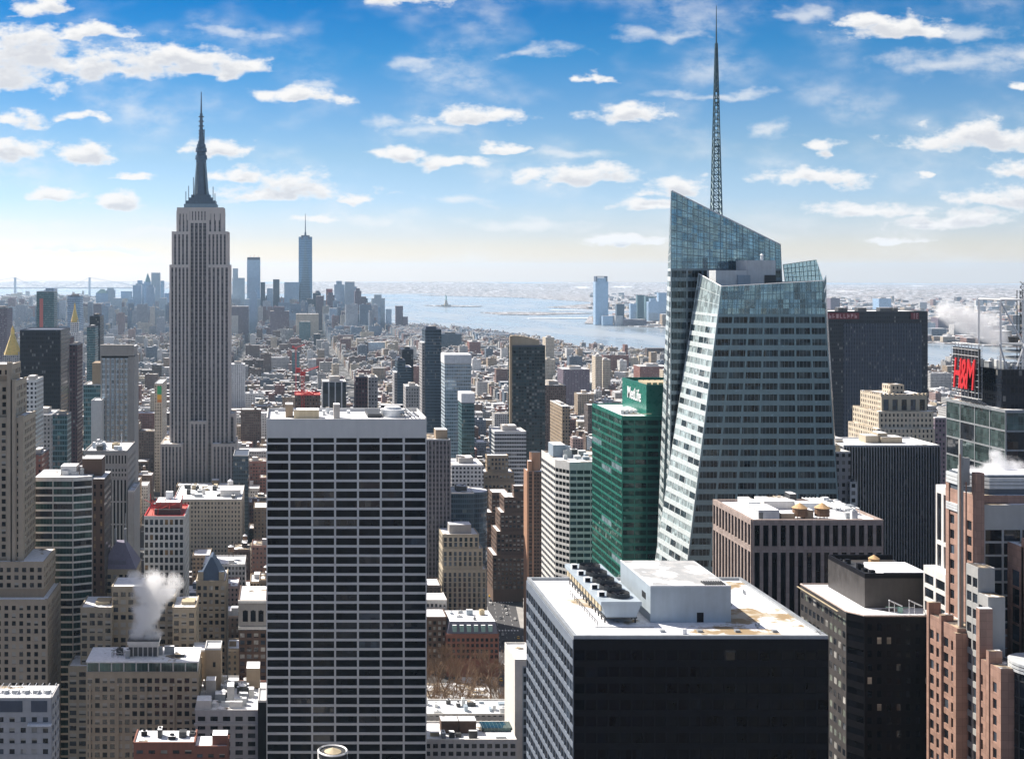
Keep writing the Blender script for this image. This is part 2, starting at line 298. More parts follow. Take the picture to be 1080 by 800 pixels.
class Bld:
    """one building: an Empty at its base that parents its parts"""
    def __init__(s, name, label, cat, loc, group=None, short=None):
        s.o = bpy.data.objects.new(name, None); COL.objects.link(s.o); s.o.location = loc; s.o.empty_display_size = 5
        tag(s.o, label, cat, group); s.win = []; s.frames = {}; s.loc = Vector(loc); s.rng = random.Random(label); s.short = short
    def part(s, mb, name, mats, **k): return mb.build(name, mats, s.o, s.org if hasattr(s, 'org') else tuple(s.loc), **k)
    def foot(s, x0, x1, y0, y1, z):
        FOOT.append((min(x0, x1), max(x0, x1), y0, y1, z))
    def facade(s, c, ncol, nrow, pier, span, d=.35, frame='concrete', wm=(('glass_dark', 1),), top=0, bot=0, mull=0, mullw=.15, fname='facade_frame', cut=0, skip=None, mulld=None, sill=0):
        bl, br, tr, tl = [Vector(q) for q in c]; w_ = (br - bl).length; h_ = (tl - bl).length
        n = (br - bl).cross(tl - bl).normalized(); affine = ((bl + tr) - (br + tl)).length < .02
        def P(a, b, o): return (bl * (1 - a) + br * a) * (1 - b) + (tl * (1 - a) + tr * a) * b + n * o
        mb = s.frames.setdefault((fname, frame), MB())
        def fb(a0, a1, b0, b1, o1, m, o0=0.0):
            q = [P(a0, b0, o0), P(a1, b0, o0), P(a1, b1, o0), P(a0, b1, o0), P(a0, b0, o1), P(a1, b0, o1), P(a1, b1, o1), P(a0, b1, o1)]
            i = len(m.v); m.v += [tuple(x) for x in q]
            for f in ((4, 5, 6, 7), (0, 4, 7, 3), (1, 2, 6, 5), (3, 7, 6, 2), (0, 1, 5, 4)): m.idx(tuple(i + k for k in f), 0)
        t0 = bot / h_; t1 = 1 - top / h_; ps = pier / w_ / 2; ss = span / h_ / 2
        if top: fb(0, 1, t1, 1, d, mb)
        if bot and bot < 20: fb(0, 1, 0, t0, d, mb)
        S = [i / ncol for i in range(ncol + 1)]; T = [t0 + (t1 - t0) * j / nrow for j in range(nrow + 1)]
        for i, a in enumerate(S):
            a0, a1 = max(0, a - ps), min(1, a + ps)
            if pier > 0: fb(a0, a1, t0, t1, d, mb)
        for j in range(nrow + 1):
            b0, b1 = max(t0, T[j] - ss), min(t1, T[j] + ss)
            if span > 0 and b1 > b0:
                if pier > 0:
                    for i in range(ncol): fb(S[i] + ps, S[i + 1] - ps, b0, b1, d * .96, mb)
                else: fb(0, 1, b0, b1, d, mb)
        if sill:
            for j in range(nrow): b0 = T[j] + ss; fb(0, 1, b0 - .28 / h_, b0 - .004 / h_, d + sill, mb, d + .002)
        if mull:
            md = d * .7 if mulld is None else mulld
            k = int(round(w_ / mull)); mb2 = s.frames.setdefault(('mullion_grille', mullw if isinstance(mullw, str) else frame), MB())
            for i in range(1, k):
                a = i / k
                if pier > 0 and min(abs(a - q) for q in S) < ps + .05 / w_: continue
                for j in range(nrow):
                    b0, b1 = T[j] + ss, T[j + 1] - ss; e = .06 / w_
                    fb(a - e, a + e, b0, b1, md, mb2)
        for j in range(nrow):
            for i in range(ncol):
                if skip and skip(i, j): continue
                a0, a1 = S[i] + ps, S[i + 1] - ps; b0, b1 = T[j] + ss, T[j + 1] - ss
                q = [P(a0, b0, .012), P(a1, b0, .012), P(a1, b1, .012), P(a0, b1, .012)]; q2 = [x + n * .06 for x in q]
                r = s.rng.random(); acc = 0
                for m_, wt in wm:
                    acc += wt
                    if r <= acc: break
                key = (id(c), m_, round(w_, 2)) if affine else None
                s.win.append((q, q2, m_, key))
    def finish(s, maxparts=100):
        for (nm, mt), mb in s.frames.items(): s.part(mb, nm, mt)
        def area(q):
            a = [proj(x) for x in q]; cx_ = sum(p[0] for p in a) / 4; cy_ = sum(p[1] for p in a) / 4
            A = abs((a[2][0] - a[0][0]) * (a[3][1] - a[1][1]) - (a[3][0] - a[1][0]) * (a[2][1] - a[0][1])) / 2
            if not (0 < cx_ < 1080 and 0 < cy_ < 800): A *= .01
            return A * (1 - .0004 * cy_)
        ws = sorted(s.win, key=lambda t: -area(t[0])); cache = {}
        def wbox(mb, q, q2, mi=0):
            i = len(mb.v); mb.v += [tuple(x) for x in q + q2]
            for f in ((4, 5, 6, 7), (0, 4, 7, 3), (1, 2, 6, 5), (3, 7, 6, 2), (0, 1, 5, 4)): mb.idx(tuple(i + k for k in f), mi)
        for q, q2, m_, key in ws[:maxparts]:
            if key and key in cache:
                o = bpy.data.objects.new('window', cache[key]); COL.objects.link(o)
            else:
                mb = MB(); z = [x - q[0] for x in q]; wbox(mb, z, [x - q[0] for x in q2]); o = mb.build('window', m_)
                if key: cache[key] = o.data
            o.parent = s.o; o.location = q[0] - s.loc
        rest = ws[maxparts:]
        if rest:
            ms = sorted({r[2] for r in rest}); mb = MB()
            for q, q2, m_, key in rest: wbox(mb, q, q2, ms.index(m_))
            o = s.part(mb, 'windows', ms); tag(o, kind='stuff')
        return s
def front(x0, x1, y, z0, z1): return [(x0, y, z0), (x1, y, z0), (x1, y, z1), (x0, y, z1)]
def leftf(x, y0, y1, z0, z1): return [(x, y1, z0), (x, y0, z0), (x, y0, z1), (x, y1, z1)]
def rightf(x, y0, y1, z0, z1): return [(x, y0, z0), (x, y1, z0), (x, y1, z1), (x, y0, z1)]

def parapet_roof(B, x0, x1, y0, y1, z, mat='snow', rim='concrete', hgt=.9, t=.45):
    """snowy deck inside a parapet, standing on the wall top z"""
    mb = MB(); mb.box(x0 + t, x1 - t, y0 + t, y1 - t, z, z + .12); B.part(mb, 'roof', mat)
    mb = MB()
    mb.box(x0, x1, y0, y0 + t, z, z + hgt); mb.box(x0, x1, y1 - t, y1, z, z + hgt); mb.box(x0, x0 + t, y0 + t, y1 - t, z, z + hgt); mb.box(x1 - t, x1, y0 + t, y1 - t, z, z + hgt)
    B.part(mb, 'parapet', rim)
def water_tank(B, x, y, z, r=2.2, h=4.0, roof='tank_roof', body='wood_tank'):
    mb = MB()
    for a in range(4): mb.bar((x + r * .7 * math.cos(a * 1.571 + .78), y + r * .7 * math.sin(a * 1.571 + .78), z), (x + r * .7 * math.cos(a * 1.571 + .78), y + r * .7 * math.sin(a * 1.571 + .78), z + 2.5), .15)
    mb.cyl(x, y, r, r * .95, z + 2.5, z + 2.5 + h, 14); o = B.part(mb, 'water_tank', body)
    mb = MB(); mb.cyl(x, y, r * 1.08, .08, z + 2.5 + h, z + 2.5 + h + r * .7, 14)
    q = mb.build('tank_roof', roof, o, tuple(B.loc)); q.location = (0, 0, 0)
def roof_units(B, x0, x1, y0, y1, z, n, seed, mats=('mech_light', 'mech_blue', 'steel_grey', 'mech_tan', 'steel_dark'), big=1.0):
    """plant boxes, each a part of its own, with snow lying on it"""
    rg = random.Random(seed); done = []
    for k in range(n * 6):
        if len(done) >= n: break
        a = rg.uniform(1.2, 4.5) * big; b_ = rg.uniform(1.2, 5) * big; h = rg.uniform(1, 3.6) * (big ** .5)
        x = rg.uniform(x0, max(x0 + .1, x1 - a)); y = rg.uniform(y0, max(y0 + .1, y1 - b_))
        if any(x < q[1] + .3 and x + a > q[0] - .3 and y < q[3] + .3 and y + b_ > q[2] - .3 for q in done): continue
        done.append((x, x + a, y, y + b_)); mb = MB(); mb.box(x, x + a, y, y + b_, z, z + h, 0, 1 if rg.random() < .75 else 0)
        if rg.random() < .4: mb.cyl(x + a / 2, y + b_ / 2, min(a, b_) * .33, min(a, b_) * .3, z + h + .02, z + h + .5, 10, 0)
        B.part(mb, 'roof_unit', [rg.choice(mats), 'snow'])
def pipe_rail(B, pts, z, h=1.1, step=2.0, mat='steel_dark'):
    mb = MB()
    for (x0, y0), (x1, y1) in zip(pts[:-1], pts[1:]):
        L = math.hypot(x1 - x0, y1 - y0); k = max(1, int(L / step))
        for i in range(k + 1): f = i / k; mb.bar((x0 + (x1 - x0) * f, y0 + (y1 - y0) * f, z), (x0 + (x1 - x0) * f, y0 + (y1 - y0) * f, z + h), .07)
        mb.bar((x0, y0, z + h), (x1, y1, z + h), .08); mb.bar((x0, y0, z + h * .5), (x1, y1, z + h * .5), .05)
    B.part(mb, 'railing', mat)
def tower(name, label, cat, x0, x1, yt, Y, depth, mat, roof='snow', group=None, short=None, z0=0, rim=None, par=True):
    """plain shaft from pixel columns x0..x1, top row yt, front wall at distance Y; returns the building with its box"""
    X0, X1, z = wx(x0, Y), wx(x1, Y), wz(yt, Y)
    B = Bld(name, label, cat, (X0, Y, z0), group, short); B.b = (X0, X1, Y, Y + depth, z)
    zz = z - (.9 if par else 0)
    mb = MB(); mb.box(X0, X1, Y, Y + depth, z0, zz); B.part(mb, 'wall', mat)
    if par: parapet_roof(B, X0, X1, Y, Y + depth, zz, roof, rim or 'concrete')
    else: mb = MB(); mb.box(X0, X1, Y, Y + depth, zz + .005, zz + .12); B.part(mb, 'roof', roof)
    B.foot(X0, X1, Y, Y + depth, z)
    if short: ANCHOR.append((short, (x0 + x1) / 2, yt + 20, x0, x1))
    return B
def addbox(B, name, mat, x0, x1, y0, y1, z0, z1, top=None):
    mb = MB(); mb.box(x0, x1, y0, y1, z0, z1, 0, 1 if top else 0); return B.part(mb, name, [mat, top] if top else mat)
# ------------------------------------------------------------------ ground, water, far land
def ground_mats():
    m, t, b = newmat('water'); p = t.node('ShaderNodeNewGeometry').outputs['Position']
    n = t.noise(t.vec('MULTIPLY', p, (1, .25, 1)), .004, 6, .6); n2 = t.noise(t.vec('MULTIPLY', p, (1, .4, 1)), .03, 3)
    t.l.new(t.mix(t.ramp(n, .35, .65), (.25, .29, .32, 1), (.34, .37, .39, 1)), b.inputs['Base Color'])
    t.l.new(t.ramp(n, .3, .7, .16, .4), b.inputs['Roughness'])
    bn = t.node('ShaderNodeBump'); bn.inputs['Strength'].default_value = .35; bn.inputs['Distance'].default_value = 2; t.l.new(n2, bn.inputs['Height']); t.l.new(bn.outputs[0], b.inputs['Normal'])
    m, t, b = newmat('city_ground'); p = t.node('ShaderNodeNewGeometry').outputs['Position']
    n = t.noise(p, .05, 6, .6); n2 = t.noise(p, .6, 4)
    t.l.new(t.mix(t.ramp(n, .57, .63), t.mix(n2, (.035, .036, .04, 1), (.085, .083, .08, 1)), (.62, .63, .66, 1)), b.inputs['Base Color']); b.inputs['Roughness'].default_value = .9
    m, t, b = newmat('far_land'); p = t.node('ShaderNodeNewGeometry').outputs['Position']
    n = t.noise(p, .02, 5, .7); n2 = t.noise(t.vec('MULTIPLY', p, (1, .35, 1)), .0016, 5, .6); n3 = t.noise(p, .007, 4, .65)
    c = t.mix(t.ramp(n3, .35, .65), (.07, .06, .055, 1), (.22, .18, .16, 1)); c = t.mix(t.ramp(n, .5, .6), c, (.66, .67, .70, 1)); c = t.mix(t.ramp(n2, .61, .70), c, (.72, .73, .76, 1))
    t.l.new(c, b.inputs['Base Color']); b.inputs['Roughness'].default_value = 1
ground_mats()
def sheet(name, poly, z, mat, thick=0):
    mb = MB()
    if thick: mb.prism(poly, z - thick, z)
    else: mb.face([(x, y, z) for x, y in poly])
    o = mb.build(name, mat); o['kind'] = 'structure'; return o
n_ = 96; sheet('water', [(31500 * math.cos(2 * math.pi * k / n_), 31500 * math.sin(2 * math.pi * k / n_)) for k in range(n_)], -2.0, 'water')
MAN = [(-9000, -3500), (3000, -3500), (2700, 400), (2250, 1900), (1690, 3250), (1110, 3700), (735, 5440), (575, 5900), (470, 6600), (180, 7050), (-350, 6900), (-900, 6450), (-1450, 6150), (-2300, 5600), (-4000, 5200), (-9000, 5000)]
sheet('ground', MAN, 0, 'city_ground', 1.8)
sheet('brooklyn_land', [(-11000, 7300), (-3000, 7400), (-1650, 7900), (-1250, 9300), (-1500, 11000), (-2050, 13300), (-5000, 13800), (-11000, 14000)], 1.5, 'far_land', 3)
sheet('harbour_island', [(-350, 8900), (0, 8600), (260, 8900), (230, 9500), (-150, 9700)], 1.5, 'far_land', 3)
sheet('jersey_land', [(1500, 6350), (1680, 5980), (2050, 5500), (2300, 4700), (2700, 4050), (3300, 3200), (3400, 400), (20000, -3000), (24000, 14000), (14000, 26000), (2500, 24000), (2650, 16500), (1450, 13800), (2350, 12500), (2650, 10500), (1900, 9200), (2300, 8200), (1750, 7300)], 1.5, 'far_land', 3)
sheet('harbour_pier_land', [(1240, 8050), (1300, 7650), (1500, 7560), (1900, 7850), (1850, 8000), (1450, 8080)], 1.2, 'far_land', 2.5)
sheet('statue_island', [(1060, 9700), (1110, 9480), (1230, 9330), (1420, 9320), (1480, 9480), (1250, 9720)], 2.0, 'far_land', 3)
sheet('snowy_breakwater', [(1750, 8450), (2250, 8300), (2280, 8400), (1800, 8540)], .8, 'snow', 2)
sheet('snowy_breakwater', [(1900, 7150), (1350, 7060), (1350, 7010), (1900, 7040)], .8, 'snow', 2)
def hills(name, prof, y0, y1, seed):
    """long low ridge: profile of crest heights over x, between distances y0 and y1"""
    rg = random.Random(seed); mb = MB(); nx, ny = 90, 10; xs = np.linspace(prof[0][0], prof[-1][0], nx); hs = np.interp(xs, [p[0] for p in prof], [p[1] for p in prof])
    ph = [rg.uniform(0, 6) for _ in range(6)]
    for j in range(ny):
        t = j / (ny - 1); k = math.sin(math.pi * min(1, t * 1.1) * .5) if t < .9 else max(0, (1 - t) / .1)
        for i in range(nx):
            wob = .8 + .12 * math.sin(xs[i] / 900 + ph[0]) + .08 * math.sin(xs[i] / 370 + ph[1] + j)
            mb.v.append((xs[i], y0 + (y1 - y0) * t + 300 * math.sin(xs[i] / 2100 + ph[2]), -3 + hs[i] * k * wob))
    for j in range(ny - 1):
        for i in range(nx - 1): a = j * nx + i; mb.idx((a, a + 1, a + nx + 1, a + nx), 0)
    o = mb.build(name, 'far_land', smooth=True); o['kind'] = 'structure'
hills('hills', [(-1500, 0), (-500, 70), (600, 100), (2500, 120), (5000, 105), (8000, 70), (11000, 55), (15000, 45)], 15000, 21000, 1)
hills('distant_hills', [(-14000, 60), (-7000, 85), (-3000, 95), (-900, 60), (0, 0)], 19000, 24000, 2)
hills('jersey_hills', [(4000, 0), (6000, 75), (10000, 120), (17000, 130)], 11500, 14500, 3)

# avenue and streets near the park
AVX = lambda y: 142 + (y - 776) * .127             # the avenue runs slightly askew
sheet('avenue_road', [(AVX(300) - 11, 300), (AVX(300) + 11, 300), (AVX(1500) + 11, 1500), (AVX(1500) - 11, 1500)], .004, 'asphalt')
for sd in (-1, 1):
    mb = MB(); y = 610
    while y < 1450: a, b_ = sorted((sd * 11, sd * 16)); mb.prism([(AVX(y) + a, y), (AVX(y) + b_, y), (AVX(y + 60) + b_, y + 60), (AVX(y + 60) + a, y + 60)], 0, .14); y += 79
    o = mb.build('pavement', 'pavement'); o['kind'] = 'structure'
mb = MB()
for dx in (-5.5, 0, 5.5):
    y = 560
    while y < 1400: x = AVX(y) + dx; mb.face([(x - .09, y, .008), (x + .09, y, .008), (x + .53, y + 3.5, .008), (x + .35, y + 3.5, .008)]); y += 11
for y in range(603, 1400, 79):
    for k in range(9): x = AVX(y) - 9.5 + k * 2.2; mb.face([(x, y, .008), (x + 1.1, y, .008), (x + 1.5, y + 3.2, .008), (x + .4, y + 3.2, .008)])
o = mb.build('road_markings', 'white_paint'); o['kind'] = 'structure'
sheet('park_ground', [(50, 690), (118, 690), (129, 803), (50, 803)], .006, 'snow_thin')

# ================================================================== NEAR BUILDINGS
C3 = lambda *a: Vector(a)
# --- black office block with the white roof
def black_block():
    Y0, Y1 = 300.0, 357.5; X0, X1 = wx(605, Y0), wx(873.6, Y0); z = wz(670, Y0)
    B = Bld('office_block', 'black glass office block with a broad white snowy roof carrying fans and a grey penthouse', 'building', (X0, Y0, 0), short='the black block with white roof'); B.foot(X0, X1, Y0, Y1, z)
    ANCHOR.append((B.short, 740, 720, 560, 873))
    mb = MB(); mb.box(X0, X1, Y0, Y1, 0, z - .8); B.part(mb, 'wall', 'black_metal')
    parapet_roof(B, X0, X1, Y0, Y1, z - .8, 'snow_near', 'steel_grey', .8, .9)
    nb = 40; zb = 60; rows = int((z - 2.6 - zb) / 3.9)
    B.facade(front(X0, X1, Y0, z - 2.6 - rows * 3.9, z - .9), 22, rows, .35, 1.5, .22, 'bronze', (('glass_black', .96), ('glass_dark', .04)), top=1.7)
    B.facade(leftf(X0, Y0, Y1, z - 2.6 - rows * 3.9, z - .9), 18, rows, .22, 1.35, .22, 'side_band_lit', (('glass_dark', .8), ('glass_mid', .2)), top=1.7, fname='spandrel_bands')
    B.finish()
    rz = z - .66
    # penthouse: px 686..771 front, base y 653
    Yp = 300 * 384 / 367; xa, xb = wx(686, Yp), wx(771, Yp); zt = rz + (653 - 615.5) * Yp / F; yb = Yp + 28
    mb = MB(); mb.box(xa, xb, Yp, yb, rz, zt); o = B.part(mb, 'penthouse', 'mech_panel')
    def sub(mb, nm, mt, par=o):
        q = mb.build(nm, mt, par, tuple(B.loc)); q.location = (0, 0, 0); return q
    mb = MB(); mb.box(xa + .3, xb - .3, Yp + .3, yb - .3, zt + .003, zt + .15); sub(mb, 'roof', 'snow_grey')
    mb = MB(); mb.box(xa, xb, Yp - .05, Yp + .25, zt + .003, zt + .3); mb.box(xa - .05, xa + .25, Yp + .25, yb, zt + .003, zt + .3); sub(mb, 'coping', 'steel_white')
    mb = MB(); mb.box(wx(735, Yp), wx(742, Yp), Yp - .06, Yp, rz, rz + 2.4); sub(mb, 'door', 'black_metal')
    mb = MB()
    for k in range(4): mb.box(xa - .06, xa, Yp + 4 + k * .9, Yp + 4.7 + k * .9, rz + 4.6, rz + 6.2)
    sub(mb, 'vent', 'steel_dark')
    mb = MB()
    for k in range(9): mb.box(xb - 6.2 + k * .6, xb - 5.9 + k * .6, Yp + .6, Yp + 4, zt + .16, zt + .5)
    sub(mb, 'hatch_grating', 'steel_dark')
    # cooling tower with five fan pairs, px 634..676
    Yc = 300 * 384 / 368.5; a, b_ = wx(637, Yc), wx(673, Yc); zc = rz + 1.6; zh = rz + (652 - 631) * Yc / F + .6; ye = Yc + 40
    mb = MB()
    mb.prism([(a + .5, Yc), (b_ - .5, Yc), (b_ - .5, ye), (a + .5, ye)], zc, zh - 1, 0, None, True, None, [(a - .6, Yc - .2), (b_ + .6, Yc - .2), (b_ + .6, ye), (a - .6, ye)])
    mb.box(a - .8, b_ + .8, Yc - .4, ye + .2, zh - .998, zh)
    ct = B.part(mb, 'cooling_tower', 'mech_panel')
    mb = MB()
    for yq in np.arange(Yc + .8, ye, 3.2): mb.box(a + .3, a + .6, yq, yq + .4, rz, zc - .003); mb.box(b_ - .6, b_ - .3, yq, yq + .4, rz, zc - .003)
    mb.box(a + .2, b_ - .2, Yc + .1, ye, zc - .35, zc - .01); sub(mb, 'support_frame', 'steel_dark', ct)
    for q in range(12):
        mb = MB(); yq = Yc + 1 + q * 3.2; mb.prism([(a - .62, yq), (a - .3, yq), (a - .3, yq + 1.9), (a - .62, yq + 1.9)], zc + 1.2, zh - 1.3); sub(mb, 'louver', 'mech_tan', ct)
    for k in range(5):
        yc = Yc + 5 + k * 7.4; fx = (a + b_) / 2 + .6
        mb = MB(); n = 18; r = 2.9
        for q in range(n):
            t0, t1 = 2 * math.pi * q / n, 2 * math.pi * (q + 1) / n
            mb.face([(fx + r * math.cos(t0), yc + r * math.sin(t0), zh + .01), (fx + r * math.cos(t1), yc + r * math.sin(t1), zh + .01), (fx + r * .96 * math.cos(t1), yc + r * .96 * math.sin(t1), zh + 1.1), (fx + r * .96 * math.cos(t0), yc + r * .96 * math.sin(t0), zh + 1.1)])
            mb.face([(fx + r * .9 * math.cos(t1), yc + r * .9 * math.sin(t1), zh + .02), (fx + r * .9 * math.cos(t0), yc + r * .9 * math.sin(t0), zh + .02), (fx + r * .96 * math.cos(t0), yc + r * .96 * math.sin(t0), zh + 1.1), (fx + r * .96 * math.cos(t1), yc + r * .96 * math.sin(t1), zh + 1.1)])
        sub(mb, 'fan_housing', 'steel_dark', ct)
        mb = MB(); mb.cyl(fx, yc, .5, .4, zh + .2, zh + .8, 10)
        for q in range(6):
            t0 = q * math.pi / 3 + k; ca, sa = math.cos(t0), math.sin(t0)
            mb.face([(fx + .4 * ca, yc + .4 * sa, zh + .5), (fx + 2.5 * ca - .5 * sa, yc + 2.5 * sa + .5 * ca, zh + .35), (fx + 2.5 * ca + .5 * sa, yc + 2.5 * sa - .5 * ca, zh + .65)])
        sub(mb, 'fan', 'black_metal', ct)
        mb = MB(); mb.box(a - .2, a + 1.3, yc - .7, yc + .7, zh + .004, zh + 1.2); mb.box(a + .1, a + 1.0, yc - .76, yc - .7, zh + .2, zh + 1.0); sub(mb, 'motor_box', 'steel_white', ct)
        mb = MB(); mb.box(a - .05, a + 1.15, yc - .83, yc - .77, zh + .15, zh + 1.1); sub(mb, 'grating', 'black_metal', ct)
    pipe_rail(B, [(a - 2.2, Yc - 2.5), (a - 2.2, Yc + 30)], rz, 1.3, 2.6)
    mb = MB(); mb.box(a - 3, b_ + 3, Yc - 3.4, Yc - 3.1, rz, rz + .12); B.part(mb, 'walkway', 'steel_grey')
    mb = MB(); mb.box(wx(720, 303.5), wx(724.5, 303.5), 303.5, 304.3, rz, rz + 1.2); B.part(mb, 'vent_box', 'steel_white')
    for a_, b2, c_, d2 in ((X0 + 5, Y0 + 6, X0 + 5, Y0 + 24), (X0 + 5.4, Y0 + 33, X0 + 5.4, Y0 + 50), (X1 - 6, Y0 + 9, X1 - 6, Y0 + 30), (X1 - 9, Y0 + 34, X1 - 9, Y0 + 52), (X0 + 14, Y0 + 1.6, X1 - 20, Y0 + 1.6)):
        mb = MB(); mb.bar((a_, b2, rz + .06), (c_, d2, rz + .06), .09); B.part(mb, 'roof_conduit', 'steel_grey')
    for k in range(4): mb = MB(); mb.box(X0 + 22 + k * 9, X0 + 23.2 + k * 9, Y0 + 5, Y0 + 6.2, rz, rz + .5); B.part(mb, 'roof_drain_box', 'steel_grey')
    rg = random.Random(4)
    for k in range(6):
        mb = MB(); x = rg.uniform(xb + 3, X1 - 4); y = rg.uniform(Y0 + 6, Y1 - 8); mb.cyl(x, y, .25, .25, rz, rz + rg.uniform(.5, 1.1), 8); B.part(mb, 'vent_pipe', 'steel_grey')
    mb = MB(); mb.bar((wx(868, 302), 302, rz), (wx(862, 302), 302.5, rz + 1.2), .08); mb.bar((wx(858, 302), 302, rz + .9), (wx(868, 302), 302.3, rz + 1.0), .06); B.part(mb, 'davit', 'steel_dark')
plain('bronze', (.011, .0105, .013), .5, .0, .2, spec=.12); plain('side_band_lit', (.26, .30, .36), .42, .35, .1); glassm('glass_dim', (.055, .05, .05), .2, 0, .5)  # side bands paler than the same front spandrels: sunlight put into the colour
plain('mech_panel', (.36, .42, .47), .55, .15, .10, .3); snowroof('snow_grey', bare=(.33, .34, .35), amt=.5, sc=.12, dirt=(.42, .42, .42))
black_block()

# --- grid-fronted white slab
def white_slab():
    Y0, Y1 = 520.0, 556.0; X0, X1 = wx(281, Y0), wx(450, Y0); z = wz(441.5, Y0)
    B = Bld('slab_tower', 'tall pale concrete slab with a regular grid of black window strips', 'building', (X0, Y0, 0), short='the pale gridded slab'); B.foot(X0, X1, Y0, Y1, z)
    ANCHOR.append((B.short, 366, 600, 281, 450))
    mb = MB(); mb.box(X0 + .5, X1 - .5, Y0 + .6, Y1 - .6, 0, z - 1); B.part(mb, 'wall', 'concrete')
    ph = 9.87 * Y0 / F; zt0 = wz(462.6, Y0); zt1 = wz(467.2, Y0); nr = 42
    B.facade([(X0, Y0 + .55, zt1 - nr * ph), (X1, Y0 + .55, zt1 - nr * ph), (X1, Y0 + .55, zt1), (X0, Y0 + .55, zt1)], 7, nr, .78, .98, .55, 'travertine', (('glass_black', .90), ('glass_dark', .08), ('glass_mid', .02)), fname='concrete_frame')
    B.facade([(X0, Y0 + .55, zt1), (X1, Y0 + .55, zt1), (X1, Y0 + .55, zt0 + .6), (X0, Y0 + .55, zt0 + .6)], 7, 1, .95, .5, .55, 'travertine', (('glass_black', 1),), fname='concrete_frame')
    mb = MB()
    for k in range(7):
        a = X0 + (X1 - X0) * k / 7; b_ = X0 + (X1 - X0) * (k + 1) / 7; mb.box(a + .06, b_ - .06, Y0 - .02, Y0 + .6, zt0 + .62, z)
    mb.box(X0 + .1, X1 - .1, Y0 + .1, Y0 + .5, zt0 + .6, z - .1)
    B.part(mb, 'fascia_panel', 'travertine')
    for side, x, f in ((0, X0, leftf), (1, X1, rightf)):
        xx = x + .45 if side == 0 else x - .45
        B.facade(f(xx, Y0 + .6, Y1, zt1 - nr * ph, zt1), 4, nr, .95, 1.12, .45, 'travertine', (('glass_black', 1),), fname='concrete_frame')
        mb = MB(); mb.box(min(x, xx), max(x, xx), Y0 + .61, Y1, zt1 + .57, z); B.part(mb, 'fascia_panel', 'travertine')
    B.finish()
    rz = z - .85; mb = MB(); mb.box(X0 + .8, X1 - .8, Y0 + .8, Y1 - .6, z - 1, rz); B.part(mb, 'roof', 'snow_bare')
    mb = MB(); mb.box(X0, X1, Y1 - .5, Y1, z - 1, z + .6); mb.box(X0, X0 + .5, Y0 + .62, Y1 - .5, z, z + .5); mb.box(X1 - .5, X1, Y0 + .62, Y1 - .5, z, z + .5); B.part(mb, 'parapet', 'concrete')
    def bx(nm, mt, pa, pb, ya, yb, h, top='snow'): return addbox(B, nm, mt, wx(pa, ya), wx(pb, ya), ya, yb, rz, rz + h, top)
    bx('bulkhead', 'mech_tan', 310, 336.5, 528, 536, 3.6); bx('bulkhead', 'brick_tan', 301, 309, 532, 540, 5.5)
    bx('bulkhead', 'stone_grey', 352, 358.5, 527, 533, 6); bx('sunken_well', 'steel_dark', 388, 402, 531, 551, 1.6, None); bx('screen_wall', 'steel_dark', 402, 425, 550, 553, 3.4)
    for k, pxx in enumerate((425, 428, 432, 436, 440)): mb = MB(); mb.bar((wx(pxx, 530), 524, rz + 1.5), (wx(pxx, 530) - 1, 552, rz + 1.5), .35); B.part(mb, 'roof_beam', 'steel_grey' if k % 2 else 'steel_dark')
    mb = MB(); cx_, cy_ = wx(414, 536), 536; mb.cyl(cx_, cy_, 4.7, 5.2, rz, rz + 3.2, 24, 0, 1); mb.cyl(cx_, cy_, 3.6, 3.4, rz + 3.21, rz + 4.2, 24, 0, 1); B.part(mb, 'cooling_tower', ['mech_light', 'snow'])
    for pa, yy, h in ((340, 540, 2), (344, 545, 2.8), (348, 541, 1.6), (366, 546, 1.3), (290, 545, 1.2), (325, 548, 1.8)): bx('roof_unit', 'mech_light', pa, pa + 3.4, yy, yy + 3, h)
plain('travertine', (.70, .68, .645), .7, 0, .06, .2)
white_slab()

